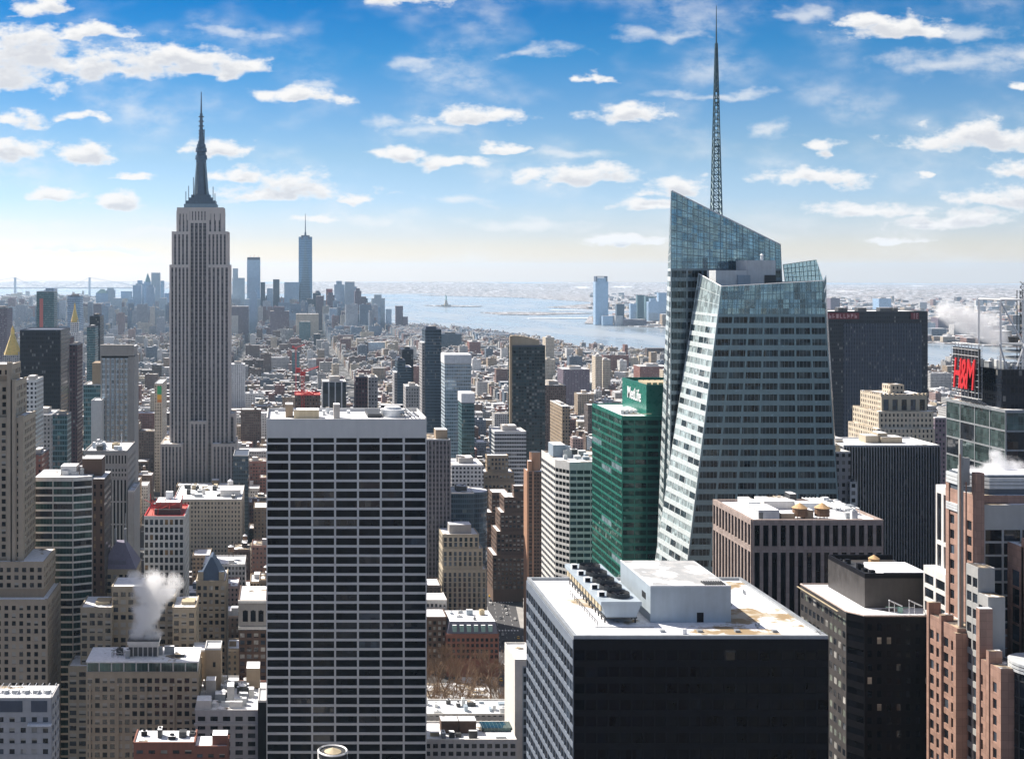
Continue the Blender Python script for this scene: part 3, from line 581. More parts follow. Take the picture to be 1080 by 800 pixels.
# --- crystalline glass tower with a raking crown and spire
def crystal_tower():
    B = Bld('crystal_tower', 'faceted glass skyscraper with a raking crystal crown and tall lattice spire', 'skyscraper', (160, 545, 0), short='the faceted crystal skyscraper')
    ANCHOR.append((B.short, 790, 380, 695, 884))
    Yf, Yg = 545.0, 582.0
    A, Bt = W(761, 302, Yf), W(868, 296, Yf); D = W(737, 288.5, Yg); Ct = W(871, 290, Yg + 2)
    def ext(p, q, Y, z0=0.0):   # follow the line of two picture points on distance Y down to height z0
        P, Q = W(*p, Y), W(*q, Y); t = (z0 - P.z) / (Q.z - P.z); return P + (Q - P) * t
    A0 = ext((761, 302), (725.6, 590), Yf); B0 = ext((868, 296), (886, 560), Yf); D0 = ext((737, 288.5), (699, 540), Yg); C0 = Vector((B0.x + 3, Yg + 2, 0))
    B.foot(150, 262, 540, 630, 290)
    def hexa(b, t, mi=0, mb=None):
        mb = mb or MB(); i = len(mb.v); mb.v += [tuple(p) for p in b + t]; n = len(b)
        for k in range(n): q = (k + 1) % n; mb.idx((i + k, i + q, i + n + q, i + n + k), mi)
        mb.idx(tuple(range(i + n, i + 2 * n)), 1); return mb
    dz = Vector((0, 0, 3.2))
    iv = Vector((4, 3, 0)); B.part(hexa([A0 + Vector((2.5, .6, 0)), B0 + Vector((-.6, .6, 0)), C0, D0 + iv], [A - dz + Vector((2.5, .6, 0)), Bt - dz + Vector((-.6, .6, 0)), Ct - dz, D - dz + iv]), 'wall', ['crystal_core', 'mech_dark'])
    # rear shard
    P, Q = W(708, 201, 585), W(823, 258, 585); Q2 = Vector((Q.x + 4, 622, Q.z - 2)); P2 = Vector((wx(707.6, 625), 625, P.z - 3))
    P0, Q0 = ext((708, 201), (707, 440), 585), Vector((Q.x + 12, 585, 0)); P20 = ext((706.5, 300), (694, 590), 625); Q20 = Vector((Q.x + 16, 625, 0))
    B.part(hexa([P0 + Vector((2, .5, 0)), Q0 + Vector((-.5, .5, 0)), Q20, P20 + Vector((3, 0, 0))], [P + Vector((.8, .5, -.6)), Q + Vector((-.5, .5, -.4)), Q2, P2 + Vector((1, 0, -1))]), 'rear_wall', ['crystal_core', 'mech_dark'])
    wmF = (('glass_bota', 1),)
    up = lambda a, b, z: a + (b - a) * ((z - a.z) / (b.z - a.z))
    zc = 241.5; nr = 36; zb = zc - nr * 4.74
    fA, fB = up(A0, A, zb), up(B0, Bt, zb); gA, gB = up(A0, A, zc), up(B0, Bt, zc)
    B.facade([fA, fB, gB, gA], 7, nr, 1.3, 2.1, .25, 'spandrel_bota', wmF, fname='spandrel_bands')
    B.facade([gA, gB, Bt, A], 24, 3, .22, .3, .2, 'spandrel_bota', (('glass_crown', 1),), fname='crown_grid')
    hD = up(D0, D, zb); hE = up(D0, D, zc)
    B.facade([hD, fA, gA, hE], 5, nr, .5, 2.1, .25, 'spandrel_facet_lit', (('glass_facet_lit', .8), ('glass_bota', .2)), fname='spandrel_bands')
    B.facade([hE, gA, A, D], 8, 3, .2, .3, .2, 'spandrel_facet_lit', (('glass_facet_lit', 1),), fname='crown_grid')
    # rear shard front: crown lattice above, bands below
    zr = P.z - 36; nr2 = 33; zrb = zr - nr2 * 4.74
    r0, r1 = up(P0, P, zrb), up(Q0, Q, zrb); s0, s1 = up(P0, P, zr), up(Q0, Q, zr)
    B.facade([r0, r1, s1, s0], 7, nr2, 1.0, 1.7, .2, 'spandrel_rear', (('glass_bota', 1),), fname='spandrel_bands')
    B.facade([s0, s1, Q, P], 20, 10, .2, .35, .2, 'spandrel_rear', (('glass_crown', 1),), fname='crown_grid')
    e0, e1 = up(P20, P2, zrb), up(P20, P2, zr)
    B.facade([e0, r0, s0, e1], 5, nr2, .4, 2.1, .2, 'spandrel_facet_lit', (('glass_facet_lit', .7), ('glass_bota', .3)), fname='spandrel_bands')
    B.facade([e1, s0, P, P2], 5, 10, .2, .35, .2, 'spandrel_facet_lit', (('glass_facet_lit', 1),), fname='crown_grid')
    B.facade([Vector((q.x, q.y, q.z)) for q in (up(Q0, Q, zrb), up(Q20, Q2, zrb), Q2, Q)], 6, nr2 + 10, .3, 1.6, .2, 'spandrel_rear', (('glass_bota', 1),), fname='spandrel_bands')
    B.facade([up(B0, Bt, zb), up(C0, Ct, zb), Ct, Bt], 6, nr + 3, .3, 1.6, .2, 'spandrel_bota', (('glass_bota', 1),), fname='spandrel_bands')
    # parapet glass round the front roof, raised screen at the right
    a, b_, c_ = W(826, 279, 600), W(861, 274, 600), W(868.3, 295.5, 600); d0 = W(828, 297, 600)
    mb = MB()
    for (p, q) in (((d0, c_), (a, b_)),):
        n = 10
        for i in range(n + 1):
            f = i / n; lo = d0 + (c_ - d0) * f; hi = a + (b_ - a) * min(1, f * 1.18) if f < .85 else b_ + (c_ - b_) * ((f - .85) / .15); mb.bar(lo, hi, .16)
        for j in range(5):
            f = j / 4.0; lo = d0 + (a - d0) * f; hi = c_ + (b_ - c_) * f; mb.bar(lo, hi, .14)
        for i in range(5): mb.bar(d0 + (c_ - d0) * (i / 5), a + (b_ - a) * ((i + 1) / 5), .07)
    scr = B.part(mb, 'glass_screen', 'steel_screen')
    mb = MB(); mb.face([d0, c_, b_, a]); mb.face([v + Vector((0, .3, 0)) for v in (a, b_, c_, d0)]); q = mb.build('screen_pane', 'screen_glass', scr, tuple(B.loc)); q.location = (0, 0, 0)
    mb = MB(); mb.bar(A, Bt, .25); mb.bar(D, A, .25); mb.bar(P, Q, .35); mb.bar(Q, Q2, .3); B.part(mb, 'edge_trim', 'steel_white')
    # roof plant
    def bx(nm, mt, pa, pb, pt, Y, dp, zb_): return addbox(B, nm, mt, wx(pa, Y), wx(pb, Y), Y, Y + dp, zb_, wz(pt, Y), None)
    z0 = 250
    bx('penthouse', 'mech_light', 788, 818, 274.5, 566, 14, z0); bx('penthouse', 'mech_light', 755, 787.8, 285, 564, 12, z0); bx('louver', 'mech_blue', 778, 791.5, 290, 563.2, .7, z0); bx('louver', 'steel_dark', 807, 818.5, 290, 565.2, .7, z0)
    mb = MB(); xx = wx(803.5, 570); mb.cyl(xx, 570, .7, .6, wz(274.5, 566), wz(269, 570), 10); mb.cyl(xx, 570, .9, .2, wz(269, 570), wz(267.4, 570), 10); B.part(mb, 'exhaust_stack', 'steel_white')
    # spire
    Ys = 606; xb = wx(755.5, Ys); zb2, zt = wz(235, Ys), wz(6, Ys); hw = 2.1; k = 26
    mb = MB(); leg = lambda t, i: Vector((xb + hw * (1 - .80 * t) * (1, -1, -1, 1)[i], Ys + hw * (1 - .80 * t) * (1, 1, -1, -1)[i], zb2 + (zt - 18 - zb2) * t))
    sp = None
    for i in range(4): mb.bar(leg(0, i), leg(1, i), .34, 0, .2)
    mb.bar((xb, Ys, zt - 19), (xb, Ys, zt), .42, 0, .16, 6)
    mb.bar((xb, Ys, zt - 40), (xb, Ys, zt - 18), .5, 0, .4, 6)
    sp = B.part(mb, 'spire', 'spire_steel')
    mb = MB()
    for j in range(k):
        t0, t1 = j / k, (j + 1) / k
        for i in range(4):
            mb.bar(leg(t0, i), leg(t0, (i + 1) % 4), .16); mb.bar(leg(t0, i), leg(t1, (i + 1) % 4), .15)
            if j < 12: mb.bar(leg(t1, i), leg(t0, (i + 1) % 4), .12)
    q = mb.build('lattice', 'spire_steel', sp, tuple(B.loc)); q.location = (0, 0, 0)
    mb = MB(); mb.cyl(xb, Ys, .9, .9, zt - 41, zt - 40, 8); mb.cyl(xb, Ys, .7, .7, zt - 20, zt - 19, 8)
    for f in (.35, .55, .7): p_ = zb2 + (zt - zb2) * f; mb.cyl(xb, Ys, 1.9 * (1 - f * .7), 1.9 * (1 - f * .7), p_, p_ + .5, 8)
    q = mb.build('collar', 'spire_steel', sp, tuple(B.loc)); q.location = (0, 0, 0)
    B.finish()
plain('crystal_core', (.03, .045, .055), .2, .2); plain('mech_dark', (.07, .075, .08), .7); plain('spandrel_facet_lit', (.68, .74, .74), .25, .25, .06); plain('spandrel_rear', (.16, .21, .24), .25, .3, .1); plain('spire_steel', (.10, .17, .19), .45, .3); plain('steel_screen', (.30, .40, .42), .4, .3)  # facet spandrels and panes are paler copies, the sun's brightness in their colour
glassm('glass_crown', (.20, .31, .36), .08, .75, .22, .5, 1.5, 1.6, .1, (.12, .17, .19)); glassm('glass_facet_lit', (.36, .44, .45), .16, .3, .5, .5, 1.5, 0, .12, (.5, .55, .55))
def screen_glass():
    m, t, b = newmat('screen_glass'); b.inputs['Base Color'].default_value = (.55, .7, .72, 1); b.inputs['Roughness'].default_value = .05
    tr = t.node('ShaderNodeBsdfTransparent'); tr.inputs[0].default_value = (.72, .84, .86, 1); mx = t.node('ShaderNodeMixShader'); mx.inputs[0].default_value = .25
    t.l.new(tr.outputs[0], mx.inputs[1]); t.l.new(b.outputs[0], mx.inputs[2]); t.l.new(mx.outputs[0], [n for n in t.n if n.type == 'OUTPUT_MATERIAL'][0].inputs[0])
screen_glass()
crystal_tower()

# --- brown granite block with tall window slots
def granite_block():
    Y0 = 450.0; dp = 40.0; X0, X1 = wx(793.5, Y0), wx(931, Y0); z = wz(547.5, Y0)
    B = Bld('office_block', 'brown granite block with tall black window slots and two wooden tanks on its roof', 'building', (X0, Y0, 0), short='the brown granite block'); B.foot(X0, X1, Y0, Y0 + dp, z)
    ANCHOR.append((B.short, 860, 600, 755, 931))
    mb = MB(); mb.box(X0, X1, Y0, Y0 + dp, 0, z - 1); B.part(mb, 'wall', 'granite_brown')
    parapet_roof(B, X0, X1, Y0, Y0 + dp, z - 1, 'snow', 'granite_brown', 1.0, .7)
    za, zb, zc = z - 2.2, wz(576.5, Y0), wz(580.5, Y0)
    for f, n in ((front(X0, X1, Y0, 0, 0), 15), (leftf(X0, Y0, Y0 + dp, 0, 0), 12)):
        def seg(z0, z1, rows): 
            q = [Vector(p) for p in f]; return [Vector((q[0].x, q[0].y, z0)), Vector((q[1].x, q[1].y, z0)), Vector((q[1].x, q[1].y, z1)), Vector((q[0].x, q[0].y, z1))]
        B.facade(seg(zb, z - .01, 1), n, 1, 1.15, .7, .55, 'granite_brown', (('glass_black', 1),), top=1.6, fname='granite_piers')
        B.facade(seg(zb - 1.6, zb, 1), 1, 1, 0, 1.6, .5, 'granite_brown', (), fname='granite_piers', skip=lambda i, j: True)
        B.facade(seg(20, zb - 1.6, 1), n, 4, 1.15, .5, .55, 'granite_brown', (('glass_black', .85), ('glass_dark', .15)), fname='granite_piers')
    B.finish()
    rz = z - .85
    def bx(nm, mt, pa, pb, Y, dpp, h, top='snow'): return addbox(B, nm, mt, wx(pa, Y), wx(pb, Y), Y, Y + dpp, rz, rz + h, top)
    bx('chiller', 'mech_light', 800, 822, 453, 12, 3.6); bx('chiller', 'mech_light', 790, 802, 468, 12, 3.6); bx('roof_unit', 'brick_tan', 824, 838, 454, 4, 2.2); bx('roof_unit', 'brick_tan', 848, 858, 455, 5, 3.2)
    bx('bulkhead', 'stone_white', 806, 840, 474, 10, 3); bx('roof_unit', 'steel_dark', 833, 840, 478, 5, 5); bx('roof_unit', 'mech_light', 842, 868, 470, 4, 3)
    for k in range(4): bx('louver', 'steel_dark', 800.4 + k * 1.2, 801.0 + k * 1.2, 452.9 - .05 * k, .05, 2.8, None)
    for px_ in (843.5, 867): water_tank(B, wx(px_, 456), 456, rz - 1.5, 2.6, 2.9)
    roof_units(B, wx(872, 465), X1 - 2, 452, 485, rz, 9, 3, ('mech_light', 'steel_grey')); roof_units(B, X0 + 8, X1 - 14, 480, 488, rz, 6, 8)
    mb = MB()
    for k in range(7): mb.bar((wx(872, 470) + k * 1.4, 462, rz + 2.5), (wx(862, 470) + k * 1.4, 484, rz + 2.5), .18); mb.bar((wx(872, 470) + k * 1.4, 462, rz), (wx(872, 470) + k * 1.4, 462, rz + 2.5), .12)
    B.part(mb, 'steel_dunnage_frame', 'steel_white')
granite_block()

# --- black tower, right
def black_tower():
    Y0 = 362.0; XL = wx(893, 366.5); Xc = wx(912, Y0); X1 = 190.0; Y1 = 399.0; z = wz(648, Y0)
    B = Bld('office_tower', 'black tower with cut corner, snowy ledge and dark rooftop plant box, beside the pink tower', 'building', (Xc, Y0, 0), short='the black cut-corner tower'); B.foot(XL, X1, Y0, Y1, z)
    ANCHOR.append((B.short, 915, 700, 845, 985))
    poly = [(XL, 366.5), (Xc, Y0), (X1, Y0), (X1, Y1), (XL, Y1)]
    mb = MB(); mb.prism(poly, 0, z - .6); B.part(mb, 'wall', 'black_metal')
    ins = [(XL + .4, 366.7), (Xc + .2, Y0 + .4), (X1 - .4, Y0 + .4), (X1 - .4, Y1 - .4), (XL + .4, Y1 - .4)]
    mb = MB(); mb.prism(ins, z - .6, z - .45); B.part(mb, 'roof', 'snow')
    mb = MB()
    for (a, b_) in zip(poly, poly[1:] + poly[:1]): mb.bar((a[0], a[1], z - .35), (b_[0], b_[1], z - .35), .32)
    B.part(mb, 'parapet', 'granite_brown')
    rows = 26; zb = z - 1.5 - rows * 3.8
    B.facade([(XL, Y1, zb), (XL, 366.5, zb), (XL, 366.5, z - .6), (XL, Y1, z - .6)], 11, rows, 1.1, 1.9, .14, 'dark_stone', (('glass_blind', .2), ('glass_dark', .5), ('glass_glint', .3)), top=1)
    B.facade([(XL, 366.5, zb), (Xc, Y0, zb), (Xc, Y0, z - .6), (XL, 366.5, z - .6)], 1, rows, .5, 1.9, .14, 'bronze', (('glass_black', 1),), top=1)
    B.facade([(Xc, Y0, zb), (X1, Y0, zb), (X1, Y0, z - .6), (Xc, Y0, z - .6)], 9, rows, 1.5, 1.9, .14, 'bronze', (('glass_black', .72), ('glass_dark', .2), ('glass_lit', .08)), top=1)
    B.finish()
    # plant box on the roof
    Yp = 371.0; xa = wx(912, Yp); zt = wz(609.5, Yp); xl = xa; yb = 396.0
    mb = MB(); mb.box(xl, X1 - .6, Yp, yb, z - .44, zt); mb.box(xl - .001, xl + .001, Yp, yb, zt, zt + .01); o = B.part(mb, 'plant_room', 'dark_stone')
    def sub(mb, nm, mt): q = mb.build(nm, mt, o, tuple(B.loc)); q.location = (0, 0, 0)
    mb = MB(); mb.box(xl, X1 - .6, Yp, Yp + .5, zt, zt + 1.4); mb.box(xl, xl + .5, Yp + .5, yb, zt, zt + 1.4); mb.box(xl + .5, X1 - .6, yb - .5, yb, zt, zt + 1.4); sub(mb, 'parapet', 'black_metal')
    mb = MB(); mb.box(xl + 6.5, X1 - 1.5, Yp + 2, yb - 10, zt + .01, zt + 1.3); sub(mb, 'roof', 'snow')
    mb = MB(); mb.box(xl + .6, xl + 6, Yp + 1, yb - 1, zt + .01, zt + .1); sub(mb, 'deck', 'steel_dark')
    rg = random.Random(2)
    for k in range(8): mb = MB(); x = xl + rg.uniform(1, 4.5); y = Yp + 2 + k * 2.6; mb.box(x, x + rg.uniform(.6, 1.6), y, y + rg.uniform(.6, 1.6), zt + .1, zt + rg.uniform(.8, 2)); sub(mb, 'fan_unit', 'black_metal')
    mb = MB(); mb.cyl(xl + 12, yb - 5, 1.6, 1.5, zt + .1, zt + 1.3, 12); mb.cyl(xl + 12, yb - 5, 1.7, .1, zt + 1.31, zt + 2.4, 12); sub(mb, 'tank', 'tank_roof')
    for px_ in (936, 957):
        x = wx(px_, 365); mb = MB(); mb.bar((x, 364, z - .45), (x, 364, z + 3.6), .12); mb.bar((x + 1.8, 364.6, z - .45), (x + 1.8, 364.6, z + 2.4), .1); mb.bar((x - .1, 363.9, z + 3.7), (x + 4.2, 364.9, z + 1.7), .2); mb.bar((x, 364, z + 1.5), (x + 1.8, 364.6, z + 1.5), .07); B.part(mb, 'davit_arm', 'steel_white')
    mb = MB(); mb.bar((wx(936, 365), 366, z + 1.2), (wx(962, 365), 366, z + 1.0), .09); mb.box(wx(949, 365), wx(953, 365), 365.4, 366.4, z - .45, z + 1.2); B.part(mb, 'roof_rig', 'torch_green')
    mb = MB(); mb.box(wx(863, 380), wx(863, 380) + .4, 367, 396, z - .44, z - .25); B.part(mb, 'cable_tray', 'mech_tan')
plain('dark_stone', (.055, .05, .048), .5, 0, .25); glassm('glass_glint', (.16, .18, .15), .12, .2, .6); glassm('glass_lit', (.45, .42, .33), .3, 0, .5)
black_tower()

# --- pink granite tower at the right edge
def pink_tower():
    B = Bld('stepped_tower', 'stepped pink granite tower with grey louvred drum, tall fin and dark glass bays', 'skyscraper', (168, 300, 0), short='the pink stepped tower'); B.foot(166, 240, 292, 345, 215)
    ANCHOR.append((B.short, 1030, 640, 978, 1080))
    GP = 'granite_pink'; wm = (('glass_dark', .75), ('glass_mid', .25))
    def blk(x0, x1, y0, y1, z, nl, nf, name='wall', ph=3.9, mat=GP, zb=30, pier=1.3, span=1.5, top=2.5, pf=None, roof='snow_thin', fr=None):
        mb = MB(); mb.box(x0, x1, y0, y1, 0, z, 0, 1); B.part(mb, name, [mat, roof])
        rows = int((z - top - zb) / ph)
        if nl: B.facade(leftf(x0, y0, y1, z - top - rows * ph, z), nl, rows, pier, span, .35, fr or mat, wm, top=top, fname='granite_frame')
        if nf: B.facade(front(x0, x1, y0, z - top - rows * ph, z), nf, rows, pf or pier, span, .35, fr or mat, wm, top=top, fname='granite_frame')
    # piers and wings from back to front along the lit side
    blk(169.0, 186, 318.5, 333, 170.5, 4, 0, 'rear_wing', top=3)
    blk(171.2, 175, 313.0, 318.4, 187, 2, 0, 'grey_bay', mat='granite_grey', pier=.5, top=2)
    blk(171.2, 175, 308.5, 312.9, 181, 2, 0, 'grey_bay', mat='granite_grey', pier=.5, top=2)
    blk(168.6, 186, 299.5, 308.4, 166.5, 3, 5, 'front_wing', top=3)
    for (y, z, x, t) in ((333.2, 173.5, 168.4, 1.1), (326.5, 172, 168.2, 1.1), (319.2, 169.5, 168.0, 1.3), (308.6, 178.5, 168.0, 1.5), (304.2, 169.5, 168.0, 1.2), (299.2, 167, 167.8, 1.6)):
        mb = MB(); mb.box(x, x + 3.2, y - t, y, 0, z, 0, 1); B.part(mb, 'corner_pier', [GP, 'snow_thin'])
    # upper shaft
    xs = 174.2
    blk(xs, 232, 320.5, 333, 203.5, 3, 0, 'upper_shaft', top=6, pier=1.9, zb=150)
    mb = MB(); mb.box(xs + 1.2, 231, 318.6, 320.4, 0, 201.5, 0, 1); B.part(mb, 'glass_bay', ['glass_dark', 'snow_thin'])
    B.facade(front(xs + 1.2, 231, 318.58, 165.5, 201.5), 12, 9, .5, .5, .2, 'granite_grey', (('glass_dark', .8), ('glass_mid', .2)), top=6, fname='granite_frame')
    mb = MB(); mb.box(xs - 1.0, xs + 1.0, 318.0, 320.2, 0, 209.5); B.part(mb, 'corner_pier', GP)
    mb = MB(); mb.box(xs - .6, xs + 1.5, 332, 333.6, 0, 206); B.part(mb, 'corner_pier', GP)
    # tall fin
    xf = 170.3; mb = MB(); mb.box(xf, xf + .9, 320.3, 321.4, 150, 211); mb.box(xf + .1, xf + .8, 320.5, 321.2, 211.01, 217.6); mb.box(xf + .91, xf + 2.6, 320.5, 321.3, 206, 213); B.part(mb, 'roof_fin', 'granite_grey')
    mb = MB(); mb.bar((xf - .2, 319.8, 150), (xf - .2, 319.8, 214), .25); mb.bar((xf + 1.3, 319.8, 150), (xf + 1.3, 319.8, 207), .2); B.part(mb, 'fin_rib', GP)
    # drum: octagon with louvred bands
    x0, y0 = wx(1024, 322), 322.0; oct_ = lambda e: [(x0 - e, y0 + 5.5), (x0 + 4.4, y0 - e), (x0 + 44, y0 - e), (x0 + 49 + e, y0 + 5.5), (x0 + 49 + e, y0 + 10.6 + e), (x0 - e, y0 + 10.6 + e)]
    mb = MB(); mb.prism(oct_(0), 203.5, wz(503, 320)); B.part(mb, 'drum', 'mech_slate')
    for pa, pb in ((505, 517), (537.5, 546)):
        for k in range(3):
            za, zb = wz(pa + (pb - pa) * (k + .85) / 3, 320), wz(pa + (pb - pa) * k / 3, 320); mb = MB(); mb.prism(oct_(.55), za, zb); B.part(mb, 'louver_band', 'mech_light')
    mb = MB(); mb.prism(oct_(-.5), wz(503, 320), wz(502, 320)); B.part(mb, 'roof', 'snow')
    # right front block with slot window, and dark round bay
    blk(181.5, 205, 311.5, 318.4, wz(574, 315), 0, 0, 'right_wing')
    B.facade(leftf(181.5, 311.5, 318.4, 150, wz(574, 315)), 1, 8, 3.6, .6, .3, GP, wm, top=6, fname='granite_frame')
    B.facade(front(181.5, 205, 311.5, 150, wz(574, 315)), 3, 8, 3.4, .6, .3, 'granite_brown', wm, top=7, fname='granite_frame')
    mb = MB(); mb.box(181.2, 183.2, 310.6, 312.4, 0, wz(567, 312)); B.part(mb, 'corner_pier', GP)
    mb = MB(); mb.cyl(177.5, 298, 6.6, 6.6, 0, wz(708, 297), 20); cyl = B.part(mb, 'round_bay', 'glass_dark')
    mb = MB()
    for k in range(20): a = 2 * math.pi * k / 20; mb.bar((177.5 + 6.7 * math.cos(a), 298 + 6.7 * math.sin(a), 60), (177.5 + 6.7 * math.cos(a), 298 + 6.7 * math.sin(a), wz(709, 297)), .12)
    for k in range(26): z = wz(716, 297) - k * 3.9; mb.cyl(177.5, 298, 6.72, 6.72, z - .2, z + .1, 20)
    B.part(mb, 'bay_mullion', 'steel_dark')
    for k in range(3): mb = MB(); z = wz(708, 297) + k * .8; mb.cyl(177.5, 298, 6.9, 6.9, z, z + .55, 20); B.part(mb, 'louver_band', 'mech_light')
    mb = MB(); mb.box(189, 200, 303, 308, 0, wz(634, 303), 0, 1); B.part(mb, 'side_turret', ['mech_slate', 'snow_thin'])
    for k in range(3): mb = MB(); z = wz(634, 303) - 1 - k * 1.2; mb.box(188.6, 200.4, 302.6, 308.4, z, z + .7); B.part(mb, 'louver_band', 'mech_light')
    B.finish()
plain('granite_grey', (.36, .36, .35), .6, 0, .08); plain('mech_slate', (.10, .12, .145), .5, .15, .1)
pink_tower()
# ================================================================== LANDMARK TOWERS
def stone_tower():
    Y0 = 1290.0; s = Y0 / F
    B = Bld('stone_skyscraper', 'tall grey limestone skyscraper with dark window stripes, setbacks and a needle mast', 'skyscraper', (wx(210, Y0), Y0, 0), short='the needle-topped stone skyscraper')
    ANCHOR.append((B.short, 210, 400, 170, 248))
    X = lambda p: wx(p, Y0); Z = lambda p: wz(p, Y0)
    B.foot(X(165), X(255), Y0 - 12, Y0 + 70, 300)
    wm = (('esb_glass', .8), ('esb_glass_light', .2))
    def tier(px0, px1, pyt, pyb, y0, dp, bays, name='wall', pier=1.35, span=1.2, zb=None, top=3.0):
        zb = Z(pyb) if zb is None else zb; x0, x1, z = X(px0), X(px1), Z(pyt)
        mb = MB(); mb.box(x0, x1, y0, y0 + dp, zb, z, 0, 1); B.part(mb, name, ['esb_stone', 'snow_thin'])
        # bays: list of (px a, px b) dark recessed strips; stone between is proud
        mb = MB(); ys = y0 - .9; edges = [px0] + [e for b_ in bays for e in b_] + [px1]
        for k in range(0, len(edges), 2): mb.box(X(edges[k]), X(edges[k + 1]), ys, y0, zb, z)
        mb.box(x0 + .01, x1 - .01, ys + .08, y0, z - top, z - .02); B.part(mb, 'stone_pier', 'esb_stone')
        for a, b_ in bays:
            mb = MB(); mb.box(X(a), X(b_), y0 - .25, y0 - .01, zb, z - top - .02); B.part(mb, 'window_bay', 'esb_bay')
        # sides keep the same rhythm in the wall material
        n = int(dp / 4.2)
        for x, sg in ((x0, -1), (x1, 1)):
            mb = MB()
            for k in range(n): yy = y0 + dp * (k + .25) / n; mb.box(min(x, x + sg * .6), max(x, x + sg * .6), yy, yy + dp / n * .5, zb, z - .03)
            B.part(mb, 'side_piers', 'esb_stone')
    def bays(p0, p1, n, frac=.55):
        w_ = (p1 - p0) / n; return [(p0 + w_ * (k + .5 - frac / 2), p0 + w_ * (k + .5 + frac / 2)) for k in range(n)]
    tier(170.5, 193.0, 466.5, 620, Y0 - 9, 60, bays(171, 192.6, 6), 'base_wing', zb=0)
    tier(224.5, 248.5, 466.5, 620, Y0 - 9, 60, bays(225, 248, 6), 'base_wing', zb=0)
    tier(193.2, 224.3, 520, 620, Y0 - 5, 50, bays(194, 224, 8), 'base_wing', zb=0)
    tier(200.5, 218, 443.5, 560, Y0 - 2.2, 10, bays(201, 217.6, 4), 'centre_bay', zb=0)
    tier(242, 247, 437, 620, Y0 + 8, 40, bays(242.2, 246.8, 1), 'shoulder', zb=0)
    # main shaft: two flanks and a recessed middle
    tier(179.2, 199.8, 279, 600, Y0, 42, bays(179.8, 199.4, 5, .52), zb=0)
    tier(218.3, 241.8, 279, 600, Y0, 42, bays(218.8, 241.3, 5, .55), zb=0)
    tier(199.8, 218.3, 232, 600, Y0 + 3.5, 36, bays(200.2, 217.9, 4, .7), 'centre_recess', zb=0)
    tier(181.4, 199.8, 244, 279, Y0 + 1.6, 39, bays(182.6, 199.2, 4, .5)); tier(218.3, 240, 244, 279, Y0 + 1.6, 39, bays(218.9, 239, 5, .5))
    tier(186.2, 199.8, 222, 244, Y0 + 4, 34, bays(187.6, 199, 3, .4)); tier(218.3, 235.4, 222, 244, Y0 + 4, 34, bays(219, 234, 3, .4))
    tier(186.6, 235.2, 218.5, 232, Y0 + 4.4, 33, bays(188, 234, 14, .35), 'crown_block', top=4)
    # stepped metal crown
    cx, cy = X(210.8), Y0 + 21
    for k, (a, b_, t, u) in enumerate(((193.5, 228.5, 218.4, 214.5), (195, 227, 214.5, 211), (198.5, 223.5, 211, 207.6), (200.8, 221.2, 207.6, 204.5))):
        mb = MB(); hx = (X(b_) - X(a)) / 2; mb.box(cx - hx, cx + hx, cy - hx * .8, cy + hx * .8, Z(t), Z(u)); B.part(mb, 'crown_step', 'mast_metal' if k else 'copper_grey')
    # mooring mast: fluted, flaring at the foot
    prof = [(204.5, 9.6), (200, 8.4), (193, 7.2), (183, 6.4), (172, 5.9), (166.5, 5.7)]
    mb = MB()
    for (p, r), (p2, r2) in zip(prof[:-1], prof[1:]):
        n = 16; mk = lambda rr: [(cx + s * rr * (1 if k % 2 else .93) * math.cos(math.pi * 2 * k / n), cy + s * rr * (1 if k % 2 else .93) * math.sin(math.pi * 2 * k / n)) for k in range(n)]
        mb.prism(mk(r), Z(p), Z(p2), 0, None, False, None, mk(r2))
    m = B.part(mb, 'mooring_mast', 'mast_metal')
    def sub(mb, nm, mt): q = mb.build(nm, mt, m, tuple(B.loc)); q.location = (0, 0, 0)
    mb = MB()
    for a in range(4):
        an = math.pi / 2 * a + math.pi / 4
        for f in range(2): mb.bar((cx + s * 10 * math.cos(an + .12 * f), cy + s * 10 * math.sin(an + .12 * f), Z(205)), (cx + s * 6.1 * math.cos(an), cy + s * 6.1 * math.sin(an), Z(170)), .8)
    sub(mb, 'buttress', 'copper_grey')
    for p, q, r in ((166.5, 162, 6.6), (161.5, 158.5, 5.2), (158.3, 154, 6.2), (153.5, 150, 5.0), (150, 146.5, 3.8)):
        mb = MB(); mb.cyl(cx, cy, r * s, r * s * .93, Z(p), Z(q), 18); sub(mb, 'ring_deck', 'mast_metal')
    mb = MB(); mb.cyl(cx, cy, 2.7 * s, 2.2 * s, Z(146.5), Z(134), 8); mb.cyl(cx, cy, 1.9 * s, 1.5 * s, Z(134), Z(117), 8); mb.cyl(cx, cy, 1.0 * s, .4 * s, Z(117), Z(94), 6)
    for p in (143, 139, 136, 131, 126, 121): mb.cyl(cx, cy, 3.0 * s, 3.0 * s, Z(p), Z(p - 1), 8)
    mb.bar((cx + 3.2 * s, cy, Z(148)), (cx + 3.2 * s, cy, Z(134)), .5); sub(mb, 'antenna', 'mast_metal')
    for a, t in ((195, 205), (203, 190), (224, 200), (226, 207), (198, 199)): mb = MB(); mb.bar((X(a), cy - 8, Z(212)), (X(a), cy - 8, Z(t - 4)), .35); sub(mb, 'whip_antenna', 'steel_dark')
plain('esb_stone', (.64, .57, .52), .8, 0, .1, .05); plain('mast_metal', (.11, .15, .19), .4, .45, .15); plain('copper_grey', (.26, .35, .40), .5, .3, .1)
fac('esb_bay', (.15, .135, .145), (.016, .018, .024), 1.75, 3.7, .72, .56, .6, .12, blind=.13, wn=.1)

stone_tower()

